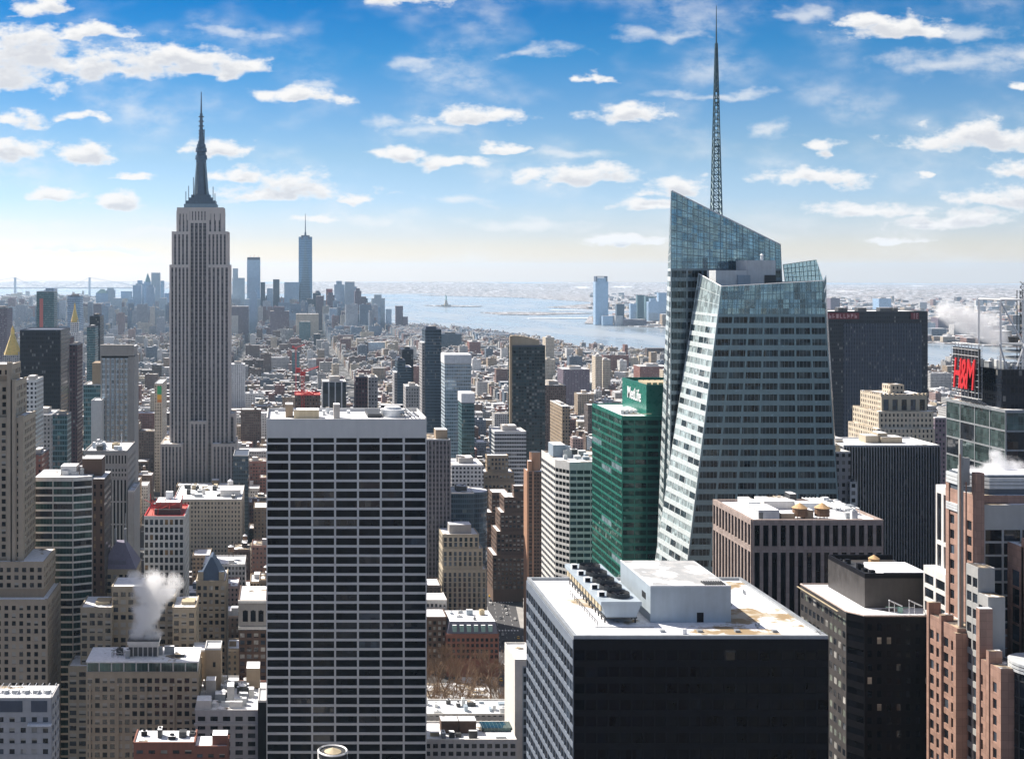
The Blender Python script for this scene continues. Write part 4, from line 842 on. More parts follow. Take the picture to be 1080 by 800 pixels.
# ---- facade materials for the middle and far distance
fac('f_tan', (.34, .26, .18), pw=2.9, ph=3.5, fw=.48, fh=.52, blind=.25); fac('f_tan2', (.42, .34, .24), pw=2.6, ph=3.5, fw=.45, fh=.52, blind=.25)
fac('f_brick', (.23, .10, .075), pw=2.8, ph=3.4, fw=.42, fh=.5, blind=.25); fac('f_brown', (.13, .085, .065), pw=2.6, ph=3.3, fw=.42, fh=.5, blind=.3); fac('f_maroon', (.065, .03, .04), pw=2.8, ph=3.5, fw=.55, fh=.6, blind=.03)
fac('f_grey', (.33, .32, .32), pw=2.9, ph=3.5, fw=.5, fh=.5, blind=.2); fac('f_white', (.66, .65, .64), pw=3.2, ph=3.5, fw=.55, fh=.55, blind=.12); fac('f_cream', (.55, .47, .36), pw=2.8, ph=3.6, fw=.42, fh=.55, blind=.2)
fac('f_bands', (.50, .52, .54), pw=3, ph=3.7, fw=1.1, fh=.52, blind=.08, mull=1.6); fac('f_stripes', (.40, .38, .36), pw=3.2, ph=3.6, fw=.55, fh=1.1, blind=.05); fac('f_finned', (.70, .71, .72), (.03, .04, .05), pw=6.5, ph=3.6, fw=.82, fh=1.1, blind=.0)
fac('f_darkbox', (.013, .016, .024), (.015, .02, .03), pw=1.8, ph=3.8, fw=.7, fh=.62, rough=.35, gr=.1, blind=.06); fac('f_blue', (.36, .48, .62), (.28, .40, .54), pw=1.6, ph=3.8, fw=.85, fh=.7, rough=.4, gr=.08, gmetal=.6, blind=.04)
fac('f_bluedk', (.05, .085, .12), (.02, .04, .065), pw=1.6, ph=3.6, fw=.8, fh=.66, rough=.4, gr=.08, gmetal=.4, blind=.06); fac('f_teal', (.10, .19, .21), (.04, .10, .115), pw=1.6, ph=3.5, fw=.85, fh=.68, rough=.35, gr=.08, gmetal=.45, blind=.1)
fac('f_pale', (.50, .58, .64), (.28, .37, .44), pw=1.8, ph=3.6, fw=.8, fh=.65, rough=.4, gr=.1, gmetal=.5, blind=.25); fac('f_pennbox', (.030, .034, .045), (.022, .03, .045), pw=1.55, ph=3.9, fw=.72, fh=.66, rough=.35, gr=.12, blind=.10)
fac('f_pin', (.012, .012, .014), (.008, .009, .012), pw=1.45, ph=3.9, fw=.9, fh=.6, rough=.4, gr=.1, blind=.04); fac('f_purple', (.17, .13, .16), pw=2.8, ph=3.6, fw=.5, fh=.55, blind=.15); fac('f_condo', (.035, .045, .048), (.035, .065, .075), pw=2.6, ph=3.2, fw=.8, fh=.62, rough=.5, gr=.08, gmetal=.25, blind=.16, gvar=.9)
fac('f_colm', (.13, .12, .13), pw=1.0, ph=3.4, fw=.8, fh=.55, blind=.12); plain('stone_purple', (.25, .23, .245), .8)
fac('f_darkstone', (.075, .065, .06), pw=2.7, ph=3.5, fw=.42, fh=.5, blind=.3)

# ---- box on the river side with a dark frame and paler middle
def frame_box():
    B = tower('office_slab', 'wide black-framed office slab with a paler ribbed middle and small red roof signs', 'building', 873.5, 978.5, 328, 1250, 55, 'f_darkbox', 'snow_bare', short='the wide black-framed slab', rim='steel_dark')
    x0, x1, y0, y1, z = B.b; a, b_ = wx(889.5, 1250), wx(972, 1250)
    mb = MB(); mb.box(a, b_, y0 - .7, y0 - .02, 0, wz(341, 1250)); B.part(mb, 'ribbed_front', 'f_pennmid')
    mb = MB()
    for k in range(30): x = a + (b_ - a) * (k + .5) / 30; mb.box(x - .3, x + .3, y0 - 1.3, y0 - .72, 0, wz(341, 1250))
    B.part(mb, 'ribs', 'steel_slate')
    for pa, pb in ((883, 887), (887.5, 893), (904, 913), (927, 940), (942, 946)): addbox(B, 'roof_unit', 'steel_dark', wx(pa, 1270), wx(pb, 1270), 1268, 1276, z - .8, z + 3, 'snow')
    # roof signs: red panels with pale characters
    for nm, pa, pb, n in (('roof_sign', 872, 906, 8), ('roof_sign', 960.5, 969, 2)):
        mb = MB(); mb.box(wx(pa, 1249) + (1 if n == 8 else 0), wx(pb, 1249), 1248.6, 1249.2, wz(336.5, 1249), wz(329.8, 1249)); q = B.part(mb, nm, 'sign_maroon')
        rg = random.Random(n); mb = MB(); A_, B2 = wx(pa + 2, 1249), wx(pb - 1, 1249); w_ = (B2 - A_) / n
        for k in range(n):
            c = A_ + w_ * k; zb, zt = wz(335.3, 1249), wz(331, 1249)
            if n == 8:
                mb.box(c, c + w_ * .18, 1248.3, 1248.58, zb, zt); mb.box(c + w_ * .2, c + w_ * .62, 1248.3, 1248.58, zb + (zt - zb) * rg.choice([0, .4, .8]), zb + (zt - zb) * rg.choice([.2, .6, 1.0]))
            else:
                mb.box(c + w_ * .4, c + w_ * .6, 1248.3, 1248.58, zb - .8, zt + .8); 
                if k: mb.box(c + w_ * .62, c + w_ * .9, 1248.3, 1248.58, zb - .8, zb); mb.box(c + w_ * .62, c + w_ * .9, 1248.3, 1248.58, zt, zt + .8); mb.box(c + w_ * .62, c + w_ * .9, 1248.3, 1248.58, (zb + zt) / 2 - .4, (zb + zt) / 2 + .4)
        o = mb.build('lettering', 'sign_pale', q, tuple(B.loc)); o.location = (0, 0, 0)
fac('f_pennmid', (.035, .045, .07), (.02, .03, .05), pw=1.55, ph=3.9, fw=.75, fh=.6, rough=.35, gr=.12, blind=.07); plain('steel_slate', (.075, .09, .125), .5, .2); plain('sign_maroon', (.16, .015, .02), .6); plain('sign_pale', (.5, .3, .3), .6)
frame_box()

def deco_block():   # stepped cream tower
    Y = 880.0; B = Bld('deco_tower', 'cream stepped art deco tower with tall arched windows and a small rooftop cabin', 'building', (wx(925, Y), Y, 0), short='the cream art deco tower'); B.foot(wx(920, Y), wx(992, Y), Y - 5, Y + 50, 150)
    ANCHOR.append((B.short, 955, 440, 925, 986))
    def bx(nm, a, b_, t, y0, dp, zb): 
        mb = MB(); mb.box(wx(a, Y), wx(b_, Y), y0, y0 + dp, zb, wz(t, Y), 0, 1); return B.part(mb, nm, ['f_cream', 'snow_thin'])
    bx('lower_wall', 925, 986, 452, Y, 45, 0); bx('wall', 928, 986, 434, Y + 2, 40, wz(452, Y)); bx('upper_wall', 933, 981, 416.5, Y + 5, 32, wz(434, Y)); bx('roof_cabin', 949, 964, 407.5, Y + 14, 12, wz(416.5, Y))
    B.facade(front(wx(933, Y), wx(981, Y), Y + 5, wz(434, Y), wz(418, Y)), 5, 1, 2.6, 1, .5, 'limestone', (('glass_dark', .6), ('glass_mid', .4)), top=2, fname='stone_frame')
    mb = MB()
    for p in (933, 937, 941.5, 946, 968, 972.5, 977, 980.5): mb = MB(); mb.box(wx(p, Y) - .5, wx(p, Y) + .7, Y + 4.2, Y + 5.8, wz(418, Y), wz(415, Y)); B.part(mb, 'battlement', 'limestone')
    B.finish()
deco_block()

def pinstripe():
    B = tower('office_slab', 'black slab striped with thin bright vertical lines under a snowy roof', 'building', 889.5, 991, 469, 640, 30, 'f_pin', 'snow', short='the pinstriped black slab', rim='steel_white')
    x0, x1, y0, y1, z = B.b; mb = MB(); n = 35
    for k in range(n + 1): x = x0 + (x1 - x0) * k / n; mb.box(x - .14, x + .14, y0 - .75, y0 - .02, 20, z - 1)
    for k in range(11): y = y0 + (y1 - y0) * k / 10; mb.box(x0 - .75, x0 - .02, y - .14, y + .14, 20, z - 1)
    B.part(mb, 'vertical_fins', 'fin_metal')
    B.facade(front(x0, x1, y0, 40, z - 1.2), 1, 1, 0, 0, .1, 'steel_dark', (), skip=lambda i, j: True)
    for pa, pb, h in ((914, 927, 3), (928, 938, 4.2), (930, 952, 2.4)): addbox(B, 'penthouse', 'limestone', wx(pa, 652), wx(pb, 652), 650 + h, 658 + h, z - .8, z + h, 'snow')
    B.finish()
plain('fin_metal', (.62, .63, .66), .4, .2, .08); pinstripe()
for (x0, x1, yt, Y, d, m, lb) in ((880, 897, 476, 600, 14, 'f_grey', 'narrow grey building with a pointed snowy top tucked against the crystal tower'), (896.5, 904, 508, 598, 12, 'f_white', 'little white annex squeezed between the grey narrow building and pinstriped slab')):
    B = tower('narrow_building', lb, 'building', x0, x1, yt, Y, d, m, short=None); roof_units(B, B.b[0], B.b[1] - 2, Y + 1, Y + d - 3, B.b[4] - .8, 2, x0)
B = tower('narrow_building', 'low cream building showing a corner left of the pinstriped slab roof', 'building', 880, 889, 462, 655, 20, 'f_cream')

def text_part(body, size, extrude, offset, mat, parent, shear=0, space=1):
    t = bpy.data.curves.new('sign_lettering', 'FONT'); t.body = body; t.size = size; t.extrude = extrude; t.align_x = 'CENTER'; t.offset = offset; t.shear = shear; t.space_character = space
    tmp = bpy.data.objects.new('lettering_curve', t); COL.objects.link(tmp); bpy.context.view_layer.update()
    me = bpy.data.meshes.new_from_object(tmp.evaluated_get(bpy.context.evaluated_depsgraph_get())); bpy.data.objects.remove(tmp); bpy.data.curves.remove(t)
    me.materials.clear(); me.materials.append(MATS[mat]); o = bpy.data.objects.new('sign_lettering', me); COL.objects.link(o); o.parent = parent; return o
# ---- green glass tower with the sign
def green_tower():
    Y = 640.0; X0, X1 = wx(656.3, Y), 232.0; z = wz(438.5, Y); Y1 = 702.0
    B = Bld('glass_tower', 'emerald green glass tower with banded floors and a white name sign on top', 'building', (X0, Y, 0), short='the emerald glass tower'); B.foot(X0, X1, Y, Y1, z)
    ANCHOR.append((B.short, 660, 520, 625, 699))
    mb = MB(); mb.box(X0, X1, Y, Y1, 0, z - .8); B.part(mb, 'wall', 'green_metal'); parapet_roof(B, X0, X1, Y, Y1, z - .8, 'snow', 'green_metal', .8, .6)
    rows = 36; ph = 3.95; zb = z - 1.4 - rows * ph
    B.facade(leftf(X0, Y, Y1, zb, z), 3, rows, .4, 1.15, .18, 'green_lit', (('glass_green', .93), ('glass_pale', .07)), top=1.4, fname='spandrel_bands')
    B.facade(front(X0, X1, Y, zb, z), 10, rows, .5, 1.5, .18, 'green_metal', (('glass_green', .7), ('glass_gdark', .3)), top=1.4, fname='spandrel_bands')
    B.finish()
    Yp = 645.0; xp = wx(681.7, Yp); zt = wz(409, Yp); yb = 691.0
    mb = MB(); mb.box(xp, X1, Yp, yb, z - .78, zt); pz = B.part(mb, 'penthouse', 'green_lit')
    mb = MB(); mb.box(xp, X1, Yp, Yp + .6, zt, zt + 1.6); mb.box(xp, xp + .6, Yp + .6, yb, zt, zt + 1.6); mb.box(xp + .6, X1, yb - .6, yb, zt, zt + 1.6); q = mb.build('parapet', 'green_metal', pz, tuple(B.loc)); q.location = (0, 0, 0)
    mb = MB(); 
    for k in range(5): mb.box(xp + 2 + k * 3, xp + 4.2 + k * 3, Yp + 6, Yp + 22, zt, zt + 2.2)
    q = mb.build('fan_bank', 'mech_tan', pz, tuple(B.loc)); q.location = (0, 0, 0)
    o = text_part('MetLife', 8.6, .12, .09, 'white_paint', B.o)
    o.matrix_local = Matrix.Translation(Vector((xp - .2, 667, wz(421, 667))) - B.loc) @ Matrix(((0, 0, -1, 0), (-1, 0, 0, 0), (0, 1, 0, 0), (0, 0, 0, 1)))
    for k in range(4): addbox(B, 'roof_unit', 'mech_light', X0 + 3 + k * 2.3, X0 + 4.6 + k * 2.3, Y + 14, Y + 22 + k * 3, z - .66, z + 1.6, 'snow')
    mb = MB(); mb.bar((X0 + 4, Y + 3, z + .8), (xp + 2, Y + 3, z + .8), .12); mb.bar((X0 + 6, Y + 5, z + .8), (xp - 1, Y + 2, z + .8), .12); B.part(mb, 'window_washing_rig', 'mech_tan')
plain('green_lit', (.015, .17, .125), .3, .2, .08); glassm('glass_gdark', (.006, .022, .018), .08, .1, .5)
green_tower()

# ---- white banded tower in front of it, with angled corner
def banded_tower():
    Y = 742.0; z = wz(487, Y); xa = wx(601, Y); xr = wx(652, Y); ya, yb = 752.0, 792.0; xl = wx(586, ya)
    B = Bld('office_tower', 'pale banded office tower with an angled dark corner, left of the emerald glass tower', 'building', (xa, Y, 0), short='the pale banded tower'); B.foot(xl, xr, Y, yb, z); ANCHOR.append((B.short, 598, 540, 572, 626))
    poly = [(xl, ya), (xa, Y), (xr, Y), (xr, yb), (xl, yb)]
    mb = MB(); mb.prism(poly, 0, z - .5); B.part(mb, 'wall', 'stone_white'); mb = MB(); mb.prism([(xl + .5, ya + .3), (xa + .3, Y + .5), (xr - .5, Y + .5), (xr - .5, yb - .5), (xl + .5, yb - .5)], z - .49, z - .3); B.part(mb, 'roof', 'snow_thin')
    rows = 32; zb = z - 4 - rows * 3.72
    for a, b_, n, wm in (((xl, yb), (xl, ya), 9, (('glass_mid', .8), ('glass_dark', .2))), ((xl, ya), (xa, Y), 4, (('glass_black', 1),)), ((xa, Y), (xr, Y), 7, (('glass_dark', .7), ('glass_mid', .3)))):
        B.facade([(a[0], a[1], zb), (b_[0], b_[1], zb), (b_[0], b_[1], z), (a[0], a[1], z)], n, rows, .35, 1.55, .3, 'stone_white', wm, top=4, fname='spandrel_bands')
    B.finish(); roof_units(B, xl + 2, xr - 6, Y + 10, yb - 6, z - .3, 12, 11, big=1.5); addbox(B, 'penthouse', 'mech_blue', wx(583, 765), wx(596, 765), 764, 778, z - .3, z + 7, 'snow')
banded_tower()

def slim_brown():
    Y = 880.0; X0, X1 = wx(556.5, Y), wx(573.5, Y); z = wz(497, Y)
    B = Bld('apartment_tower', 'slim brown tower with copper-lit left edge and rounded crown beside the banded tower', 'building', (X0, Y, 0), short='the slim brown tower'); B.foot(X0, X1, Y, Y + 12, z); ANCHOR.append((B.short, 563, 560, 551, 573))
    mb = MB(); mb.box(X0, X1, Y, Y + 12, 0, z, 0, 1); B.part(mb, 'wall', ['f_brown', 'snow'])
    mb = MB(); mb.box(X0 - .4, X0 + .8, Y - .5, Y - .02, 0, z + .4); mb.box(wx(561.2, Y), wx(562.8, Y), Y - .6, Y - .02, 0, z + .4); mb.box(X1 - .9, X1, Y - .5, Y - .02, 0, z + .4); mb.box(X0 - .5, X0 - .02, Y, Y + 12, 0, z + .4); B.part(mb, 'copper_piers', 'copper_brick')
    mb = MB(); mb.cyl((X0 + X1) / 2 + .6, Y + 6, 3.9, 3.9, z + .01, wz(477.5, Y), 16, 0, 1); B.part(mb, 'crown', ['copper_brick', 'steel_dark'])
    mb = MB(); mb.box(X0 + .4, X0 + 3, Y + .4, Y + 4, z + .01, wz(486, Y), 0, 1); B.part(mb, 'shoulder', ['copper_brick', 'snow'])
    B.facade(front(wx(557.5, Y), wx(561.2, Y), Y, 20, z - 1), 1, 40, .3, 1.6, .12, 'brick_brown', (('glass_black', .8), ('glass_dark', .2)), fname='wall_grid'); B.facade(front(wx(562.8, Y), X1 - .9, Y, 20, z - 1), 3, 40, .7, 1.6, .12, 'brick_brown', (('glass_black', .8), ('glass_dark', .2)), fname='wall_grid')
    B.finish()
slim_brown()

def stepped(name, label, short, steps, Y, mat, frame, cat='building', seed=1, roof='snow', wm=(('glass_dark', .5), ('sash_half', .3), ('glass_blind', .08), ('glass_mid', .12)), face_rows=True, pier=1.25, span=1.45, parts=100, bayw=3.0):
    """stepped masonry building: steps = (px0, px1, py_top, y offset, depth) from the lowest to the highest, each standing on the ground"""
    B = Bld(name, label, cat, (wx(steps[0][0], Y), Y, 0), None, short)
    for k, (a, b_, t, dy, dp) in enumerate(steps):
        y0 = Y + dy; x0, x1, z = wx(a, y0), wx(b_, y0), wz(t, y0); B.foot(x0, x1, y0, y0 + dp, z)
        zl = max(0, max([wz(s[2], Y + s[3]) for s in steps[:k] if s[0] <= a + 1 and s[1] >= b_ - 1 and s[3] <= dy] + [0]))
        mb = MB(); mb.box(x0, x1, y0, y0 + dp, 0, z - .7, 0); B.part(mb, 'wall', [mat])
        mb = MB(); mb.box(x0 + .35, x1 - .35, y0 + .35, y0 + dp - .35, z - .7, z - .45); B.part(mb, 'roof', roof)
        mb = MB(); mb.box(x0, x1, y0 - .3, y0 + .34, z - .7, z); mb.box(x0 - .3, x0 + .34, y0 + .35, y0 + dp, z - .7, z); mb.box(x1 - .34, x1 + .3, y0 + .35, y0 + dp, z - .7, z); B.part(mb, 'cornice', frame)
        if face_rows:
            zb = max(zl, 8) if zl > 0 else 8; rows = max(1, int((z - 2 - zb) / 3.6)); zb = z - 2 - rows * 3.6
            n = max(1, int((x1 - x0) / bayw)); B.facade(front(x0, x1, y0, zb, z - .75), n, rows, pier, span, .25, frame, wm, top=1.25, fname='masonry_grid', sill=.14)
            n = max(1, int(dp / bayw))
            if (x0 + x1) / 2 > 0: B.facade(leftf(x0, y0, y0 + dp, zb, z - .75), n, rows, pier, span, .25, frame, wm, top=1.25, fname='masonry_grid', sill=.14)
            else: B.facade(rightf(x1, y0, y0 + dp, zb, z - .75), n, rows, pier, span, .25, frame, wm, top=1.25, fname='masonry_grid', sill=.14)
    B.finish(parts)
    if short: xs = [s[0] for s in steps] + [s[1] for s in steps]; ANCHOR.append((short, (min(xs) + max(xs)) / 2, min(s[2] for s in steps) + 25, min(xs), max(xs)))
    return B
# centre group right of the slab
stepped('stepped_building', 'tan stepped masonry tower with a blank square block on top, behind the brown one', 'the tan stepped tower', [(500, 545, 530, 0, 30), (503, 543, 508, 3, 26), (507, 542, 498, 5, 22), (514, 536, 480, 8, 10)], 1100, 'brick_tan', 'brick_tan')
stepped('stepped_building', 'dark brown brick building climbing in snowy steps beside the slim brown tower', 'the dark stepped brick building', [(520, 553, 585, 0, 30), (524, 553, 560, 2, 26), (528, 553, 540, 3, 24), (532, 553, 524, 4, 22), (542, 553, 512, 6, 8)], 1000, 'brick_brown', 'brick_brown', bayw=2.8)
stepped('stepped_building', 'narrow dark brick building in shade with snowy steps left of the dark stepped one', None, [(511, 533, 560, 0, 22), (514, 533, 540, 2, 20), (519, 536, 519, 4, 18)], 1040, 'brick_brown', 'brick_brown', bayw=2.8)
B = stepped('limestone_building', 'pale limestone building with tall vertical window strips and low snowy attic', 'the limestone strip-window building', [(467, 513, 600, 0, 28), (467, 509, 578, 1, 26), (467, 505, 563, 2, 24)], 900, 'limestone', 'limestone', span=.7, pier=1.6, wm=(('glass_dark', .5), ('glass_mid', .5)), bayw=3.3)
addbox(B, 'attic', 'stone_grey', wx(474, 906), wx(497, 906), 906, 918, wz(563, 902) - .4, wz(553, 906), 'snow')
B = tower('window_column_tower', 'dark brown tower of narrow window columns right behind the gridded slab', 'building', 448, 474.8, 463, 930, 36, 'f_colm', 'snow_thin', short='the dark window-column tower')
x0, x1, y0, y1, z = B.b; mb = MB()
for k in range(8): x = x0 + (x1 - x0) * k / 7; mb.box(x - .45, x + .45, y0 - .6, y0 - .02, 10, z - 1)
B.part(mb, 'stone_piers', 'stone_purple'); addbox(B, 'bulkhead', 'brick_tan', x0 + 9, x1 - 1, y0 + 8, y0 + 20, z - .8, z + 6, 'snow')
# mansard block over the park
B = stepped('mansard_building', 'red-brown brick building with a snowy mansard top facing the bare park trees', 'the red-brown mansard building', [(471, 526, 668, 0, 34)], 815, 'brick_red', 'brick_red', bayw=3.0, wm=(('glass_black', .7), ('glass_dark', .3)))
x0, x1, y0 = wx(471, 815), wx(526, 815), 815; zr = wz(668, 815)
mb = MB(); mb.prism([(x0 + .5, y0 + .5), (x1 - .5, y0 + .5), (x1 - .5, y0 + 32), (x0 + .5, y0 + 32)], zr, zr + 7, 0, 1, False, None, [(x0 + 2.5, y0 + 3.5), (x1 - 1.5, y0 + 3.5), (x1 - 2, y0 + 30), (x0 + 2.5, y0 + 30)]); B.part(mb, 'mansard_roof', ['slate', 'snow'])
for k in range(6): addbox(B, 'dormer', 'copper_green', x0 + 4 + k * 4.6, x0 + 6.6 + k * 4.6, y0 + .8, y0 + 4, zr + 1, zr + 5.2, 'snow')
roof_units(B, x0 + 5, x1 - 5, y0 + 6, y0 + 26, zr + 7, 6, 5)
B = stepped('apartment_block', 'dark brown block with bright window blinds and a pale top storey beside the gridded slab', None, [(446, 471, 650, 0, 20)], 822, 'brick_brown', 'brick_brown', bayw=2.6, wm=(('glass_black', .55), ('glass_blind', .45)))
stepped('pale_block', 'pale grey upper block with snowy clutter just right of the gridded slab', None, [(449, 471, 632, 0, 20)], 850, 'stone_white', 'stone_white', bayw=2.4)
# low white roofs by the park
B = tower('low_building', 'low building with a heaped snowy roof between the bare trees and the glazed roof', 'building', 446, 546, 752, 640, 22, 'f_grey', 'snow', rim='stone_white'); roof_units(B, B.b[0] + 2, B.b[1] - 3, 642, 658, B.b[4] - .8, 14, 21, ('mech_light', 'steel_dark', 'mech_blue'))
B = tower('low_building', 'pale stone building with brown skylight hoods on its snowy roof below the trees', 'building', 447, 545, 779, 540, 22, 'stone_white', 'snow', rim='stone_white')
x0, x1, y0, y1, z = B.b
for k in range(2): addbox(B, 'skylight_hood', 'brick_brown', wx(465 + k * 19, 550), wx(483 + k * 19, 550), 549, 555, z - .8, z + 4.6, 'snow')
addbox(B, 'glass_roof', 'glass_teal', wx(508, 552), wx(540, 552), 551, 559, z - .8, z + .8); roof_units(B, x0 + 2, x1 - 4, 541.5, 547, z - .8, 6, 22)
B.facade(front(x0, x1, y0, z - 11, z), 12, 3, 1.2, 1.4, .2, 'stone_white', (('glass_dark', 1),), top=1.2); B.finish()
B = tower('corner_building', 'white stone corner building with parapet, close left of the black block with white roof', 'building', 543, 566, 695, 560, 26, 'stone_white', 'snow', rim='stone_white')
x0, x1, y0, y1, z = B.b; B.facade(front(x0 + 3.4, x1, y0, z - 52, z - 3), 3, 13, .8, 1.2, .2, 'mech_blue', (('glass_mid', 1),)); B.finish()
B = tower('low_building', 'round white-rimmed turret roof standing low in front of the gridded slab', 'building', 336, 368, 806, 430, 14, 'stone_white', 'snow'); x0, x1, y0, y1, z = B.b
mb = MB(); cx, cy = wx(351, 437), 437; mb.cyl(cx, cy, 4.9, 4.9, z - .8, wz(792, 437), 28); B.part(mb, 'turret', 'steel_dark'); mb = MB()
for k in range(28):
    a, b_ = 2 * math.pi * k / 28, 2 * math.pi * (k + 1) / 28; mb.bar((cx + 4.9 * math.cos(a), cy + 4.9 * math.sin(a), wz(791, 437)), (cx + 4.9 * math.cos(b_), cy + 4.9 * math.sin(b_), wz(791, 437)), .38)
B.part(mb, 'rim', 'white_paint'); mb = MB(); mb.cyl(cx, cy, 3, .2, wz(791.8, 437), wz(788, 437), 12); B.part(mb, 'turret_roof', 'mech_tan')

# ---- sign building at the right edge
def sign_tower():
    B = Bld('glass_tower', 'dark glass tower carrying a red lettered billboard, grey drum and white steel truss', 'skyscraper', (318, 560, 0), short='the billboard glass tower'); B.foot(300, 380, 558, 612, 215); ANCHOR.append((B.short, 1035, 420, 1000, 1080))
    z = 199.0; mb = MB(); mb.box(318, 372, 560, 610, 0, z, 0, 1); B.part(mb, 'wall', ['f_darkbox', 'snow_thin'])
    B.facade(leftf(318, 560, 610, 80, z), 4, 14, .5, .7, .3, 'steel_grey', (('glass_gsky', .6), ('glass_dark', .4)), top=1, fname='mullion_frame'); B.facade(front(318, 372, 560, 80, z), 6, 14, .4, .7, .3, 'steel_grey', (('glass_gsky', .4), ('glass_dark', .6)), top=1, fname='mullion_frame'); B.finish()
    mb = MB(); mb.box(319.5, 332, 566, 600, z + .01, wz(388, 575)); B.part(mb, 'upper_block', 'f_darkbox')
    mb = MB(); mb.cyl(341, 582, 11.5, 11.5, z + .01, wz(386, 575), 32, 0, 1); d = B.part(mb, 'drum', ['mech_slate', 'snow_thin'])
    for k in range(9): mb = MB(); zz = z + 3 + k * 3; mb.cyl(341, 582, 11.75, 11.75, zz, zz + .7, 32); q = mb.build('drum_band', 'steel_grey', d, tuple(B.loc)); q.location = (0, 0, 0)
    # billboard on a scaffold, facing across the avenue
    xs = 314.5; ya, yb = 575.0, 597.7; zb, zt = 202.0, 226.8
    mb = MB(); mb.box(xs, xs + .6, ya, yb, zb + 4, zt - 2); bd = B.part(mb, 'billboard', 'sign_black')
    mb = MB()
    for k in range(9): y = ya + (yb - ya) * k / 8; mb.bar((xs - .5, y, zb), (xs - .5, y, zt), .12); mb.bar((xs + 1.2, y, zb), (xs + 1.2, y, zt), .12); mb.bar((xs - .5, y, zb), (xs + 4.5, y, zb - 3), .14)
    for k in range(10): zz = zb + (zt - zb) * k / 9; mb.bar((xs - .5, ya, zz), (xs - .5, yb, zz), .11); mb.bar((xs + 1.2, ya, zz), (xs + 1.2, yb, zz), .1)
    q = mb.build('scaffold', 'steel_white', bd, tuple(B.loc)); q.location = (0, 0, 0)
    o = text_part('H&M', 15, .3, .22, 'red_sign', B.o, .25, .82)
    o.matrix_local = Matrix.Translation(Vector((xs - 1.2, 586.3, 206.2)) - B.loc) @ Matrix(((0, 0, -1, 0), (-1, 0, 0, 0), (0, 1, 0, 0), (0, 0, 0, 1))) @ Matrix.Diagonal((.62, 1.30, 1, 1))
    # white truss and masts
    mb = MB(); zz0, zz1 = wz(362, 572), wz(316, 572); xa, xb = wx(1055.5, 572), wx(1079, 572)
    for x in (xa, xb): mb.bar((x, 572, z + 8), (x, 572, zz1), .42); mb.bar((x, 590, z + 8), (x, 590, zz1), .42); mb.bar((x, 572, zz1), (x, 590, zz1), .4)
    mb.bar((xa, 572, zz1), (xb, 572, zz1), .42); mb.bar((xa, 590, zz1), (xb, 590, zz1), .42); mb.bar((xa, 572, zz1 - 1), (xb, 572, zz0), .36); mb.bar((xa, 572, zz0), (xb, 572, zz0), .36)
    mb.bar((xa - 1, 571, zz0), (wx(1066, 571), 571, z + 10), .4); mb.bar((wx(1066, 571), 571, z + 10), (xb, 571, zz0), .4); B.part(mb, 'roof_truss', 'white_paint')
    mb = MB(); xm = wx(1077, 580)
    for dx, dy in ((-1.2, -1.2), (1.2, -1.2), (1.2, 1.2), (-1.2, 1.2)): mb.bar((xm + dx, 580 + dy, z + 20), (xm + dx, 580 + dy, wz(306, 580)), .22)
    for k in range(14): a = z + 20 + k * 2.6; mb.bar((xm - 1.2, 578.8, a), (xm + 1.2, 578.8, a + 2.6), .15); mb.bar((xm + 1.2, 578.8, a), (xm - 1.2, 578.8, a + 2.6), .15); mb.bar((xm - 1.2, 578.8, a), (xm + 1.2, 578.8, a), .15)
    B.part(mb, 'antenna_mast', 'steel_dark')
    mb = MB(); xq = wx(1069, 576); mb.cyl(xq, 576, 1.6, 2.4, wz(362, 576), wz(355, 576), 10); mb.bar((xq - 3, 576, wz(362, 576)), (xq + 3, 576, wz(357, 576)), .3); B.part(mb, 'satellite_dish', 'steel_dark')
    roof_units(B, 321, 331, 567, 597, wz(388, 575), 8, 31, ('steel_grey', 'mech_light')); rg = random.Random(9)
    for k in range(6): mb = MB(); x = 320 + rg.random() * 10; y = 566 + rg.random() * 30; mb.bar((x, y, wz(388, 575)), (x, y, wz(388, 575) + 5 + 4 * rg.random()), .15); B.part(mb, 'whip_antenna', 'steel_white')
plain('sign_black', (.015, .015, .017), .5); glassm('glass_gsky', (.10, .15, .15), .06, .55, .5, .5, 3.1, 3.2, .15, (.08, .09, .1))
sign_tower()
def cream_columns():
    Y = 353.0; B = Bld('stone_building', 'cream stone building with tall columns squeezed behind the pink tower', 'building', (187, Y, 0)); B.foot(182, 200, 352, 366, 200)
    for x0, y0, y1, z in ((187, 353, 364, 199), (183.5, 345.5, 364, 176), (186, 345.5, 352.9, 189)):
        mb = MB(); mb.box(x0, 204, y0, y1, 0, z, 0, 1); B.part(mb, 'wall', ['limestone', 'snow']); rows = 12
        B.facade(leftf(x0, y0, y1, z - 60, z), 3, 4 if x0 == 187 else 15, 1.2, 1.2, .4, 'stone_white', (('glass_dark', 1),), top=1.6, fname='stone_frame'); B.facade(front(x0, 204, y0, z - 60, z), 4, 4 if x0 == 187 else 15, 1.2, 1.2, .4, 'stone_white', (('glass_dark', 1),), top=1.6, fname='stone_frame')
    B.finish()
cream_columns()
plain('warm_stone', (.36, .30, .22), .85, 0, .12, .2); plain('slate_blue', (.06, .09, .14), .5); plain('slate_purple', (.17, .155, .21), .55); plain('red_roofing', (.42, .10, .08), .8); plain('red_faded', (.45, .10, .08), .6); plain('green_sign', (.03, .35, .12), .6); plain('orange_sign', (.6, .2, .04), .6)
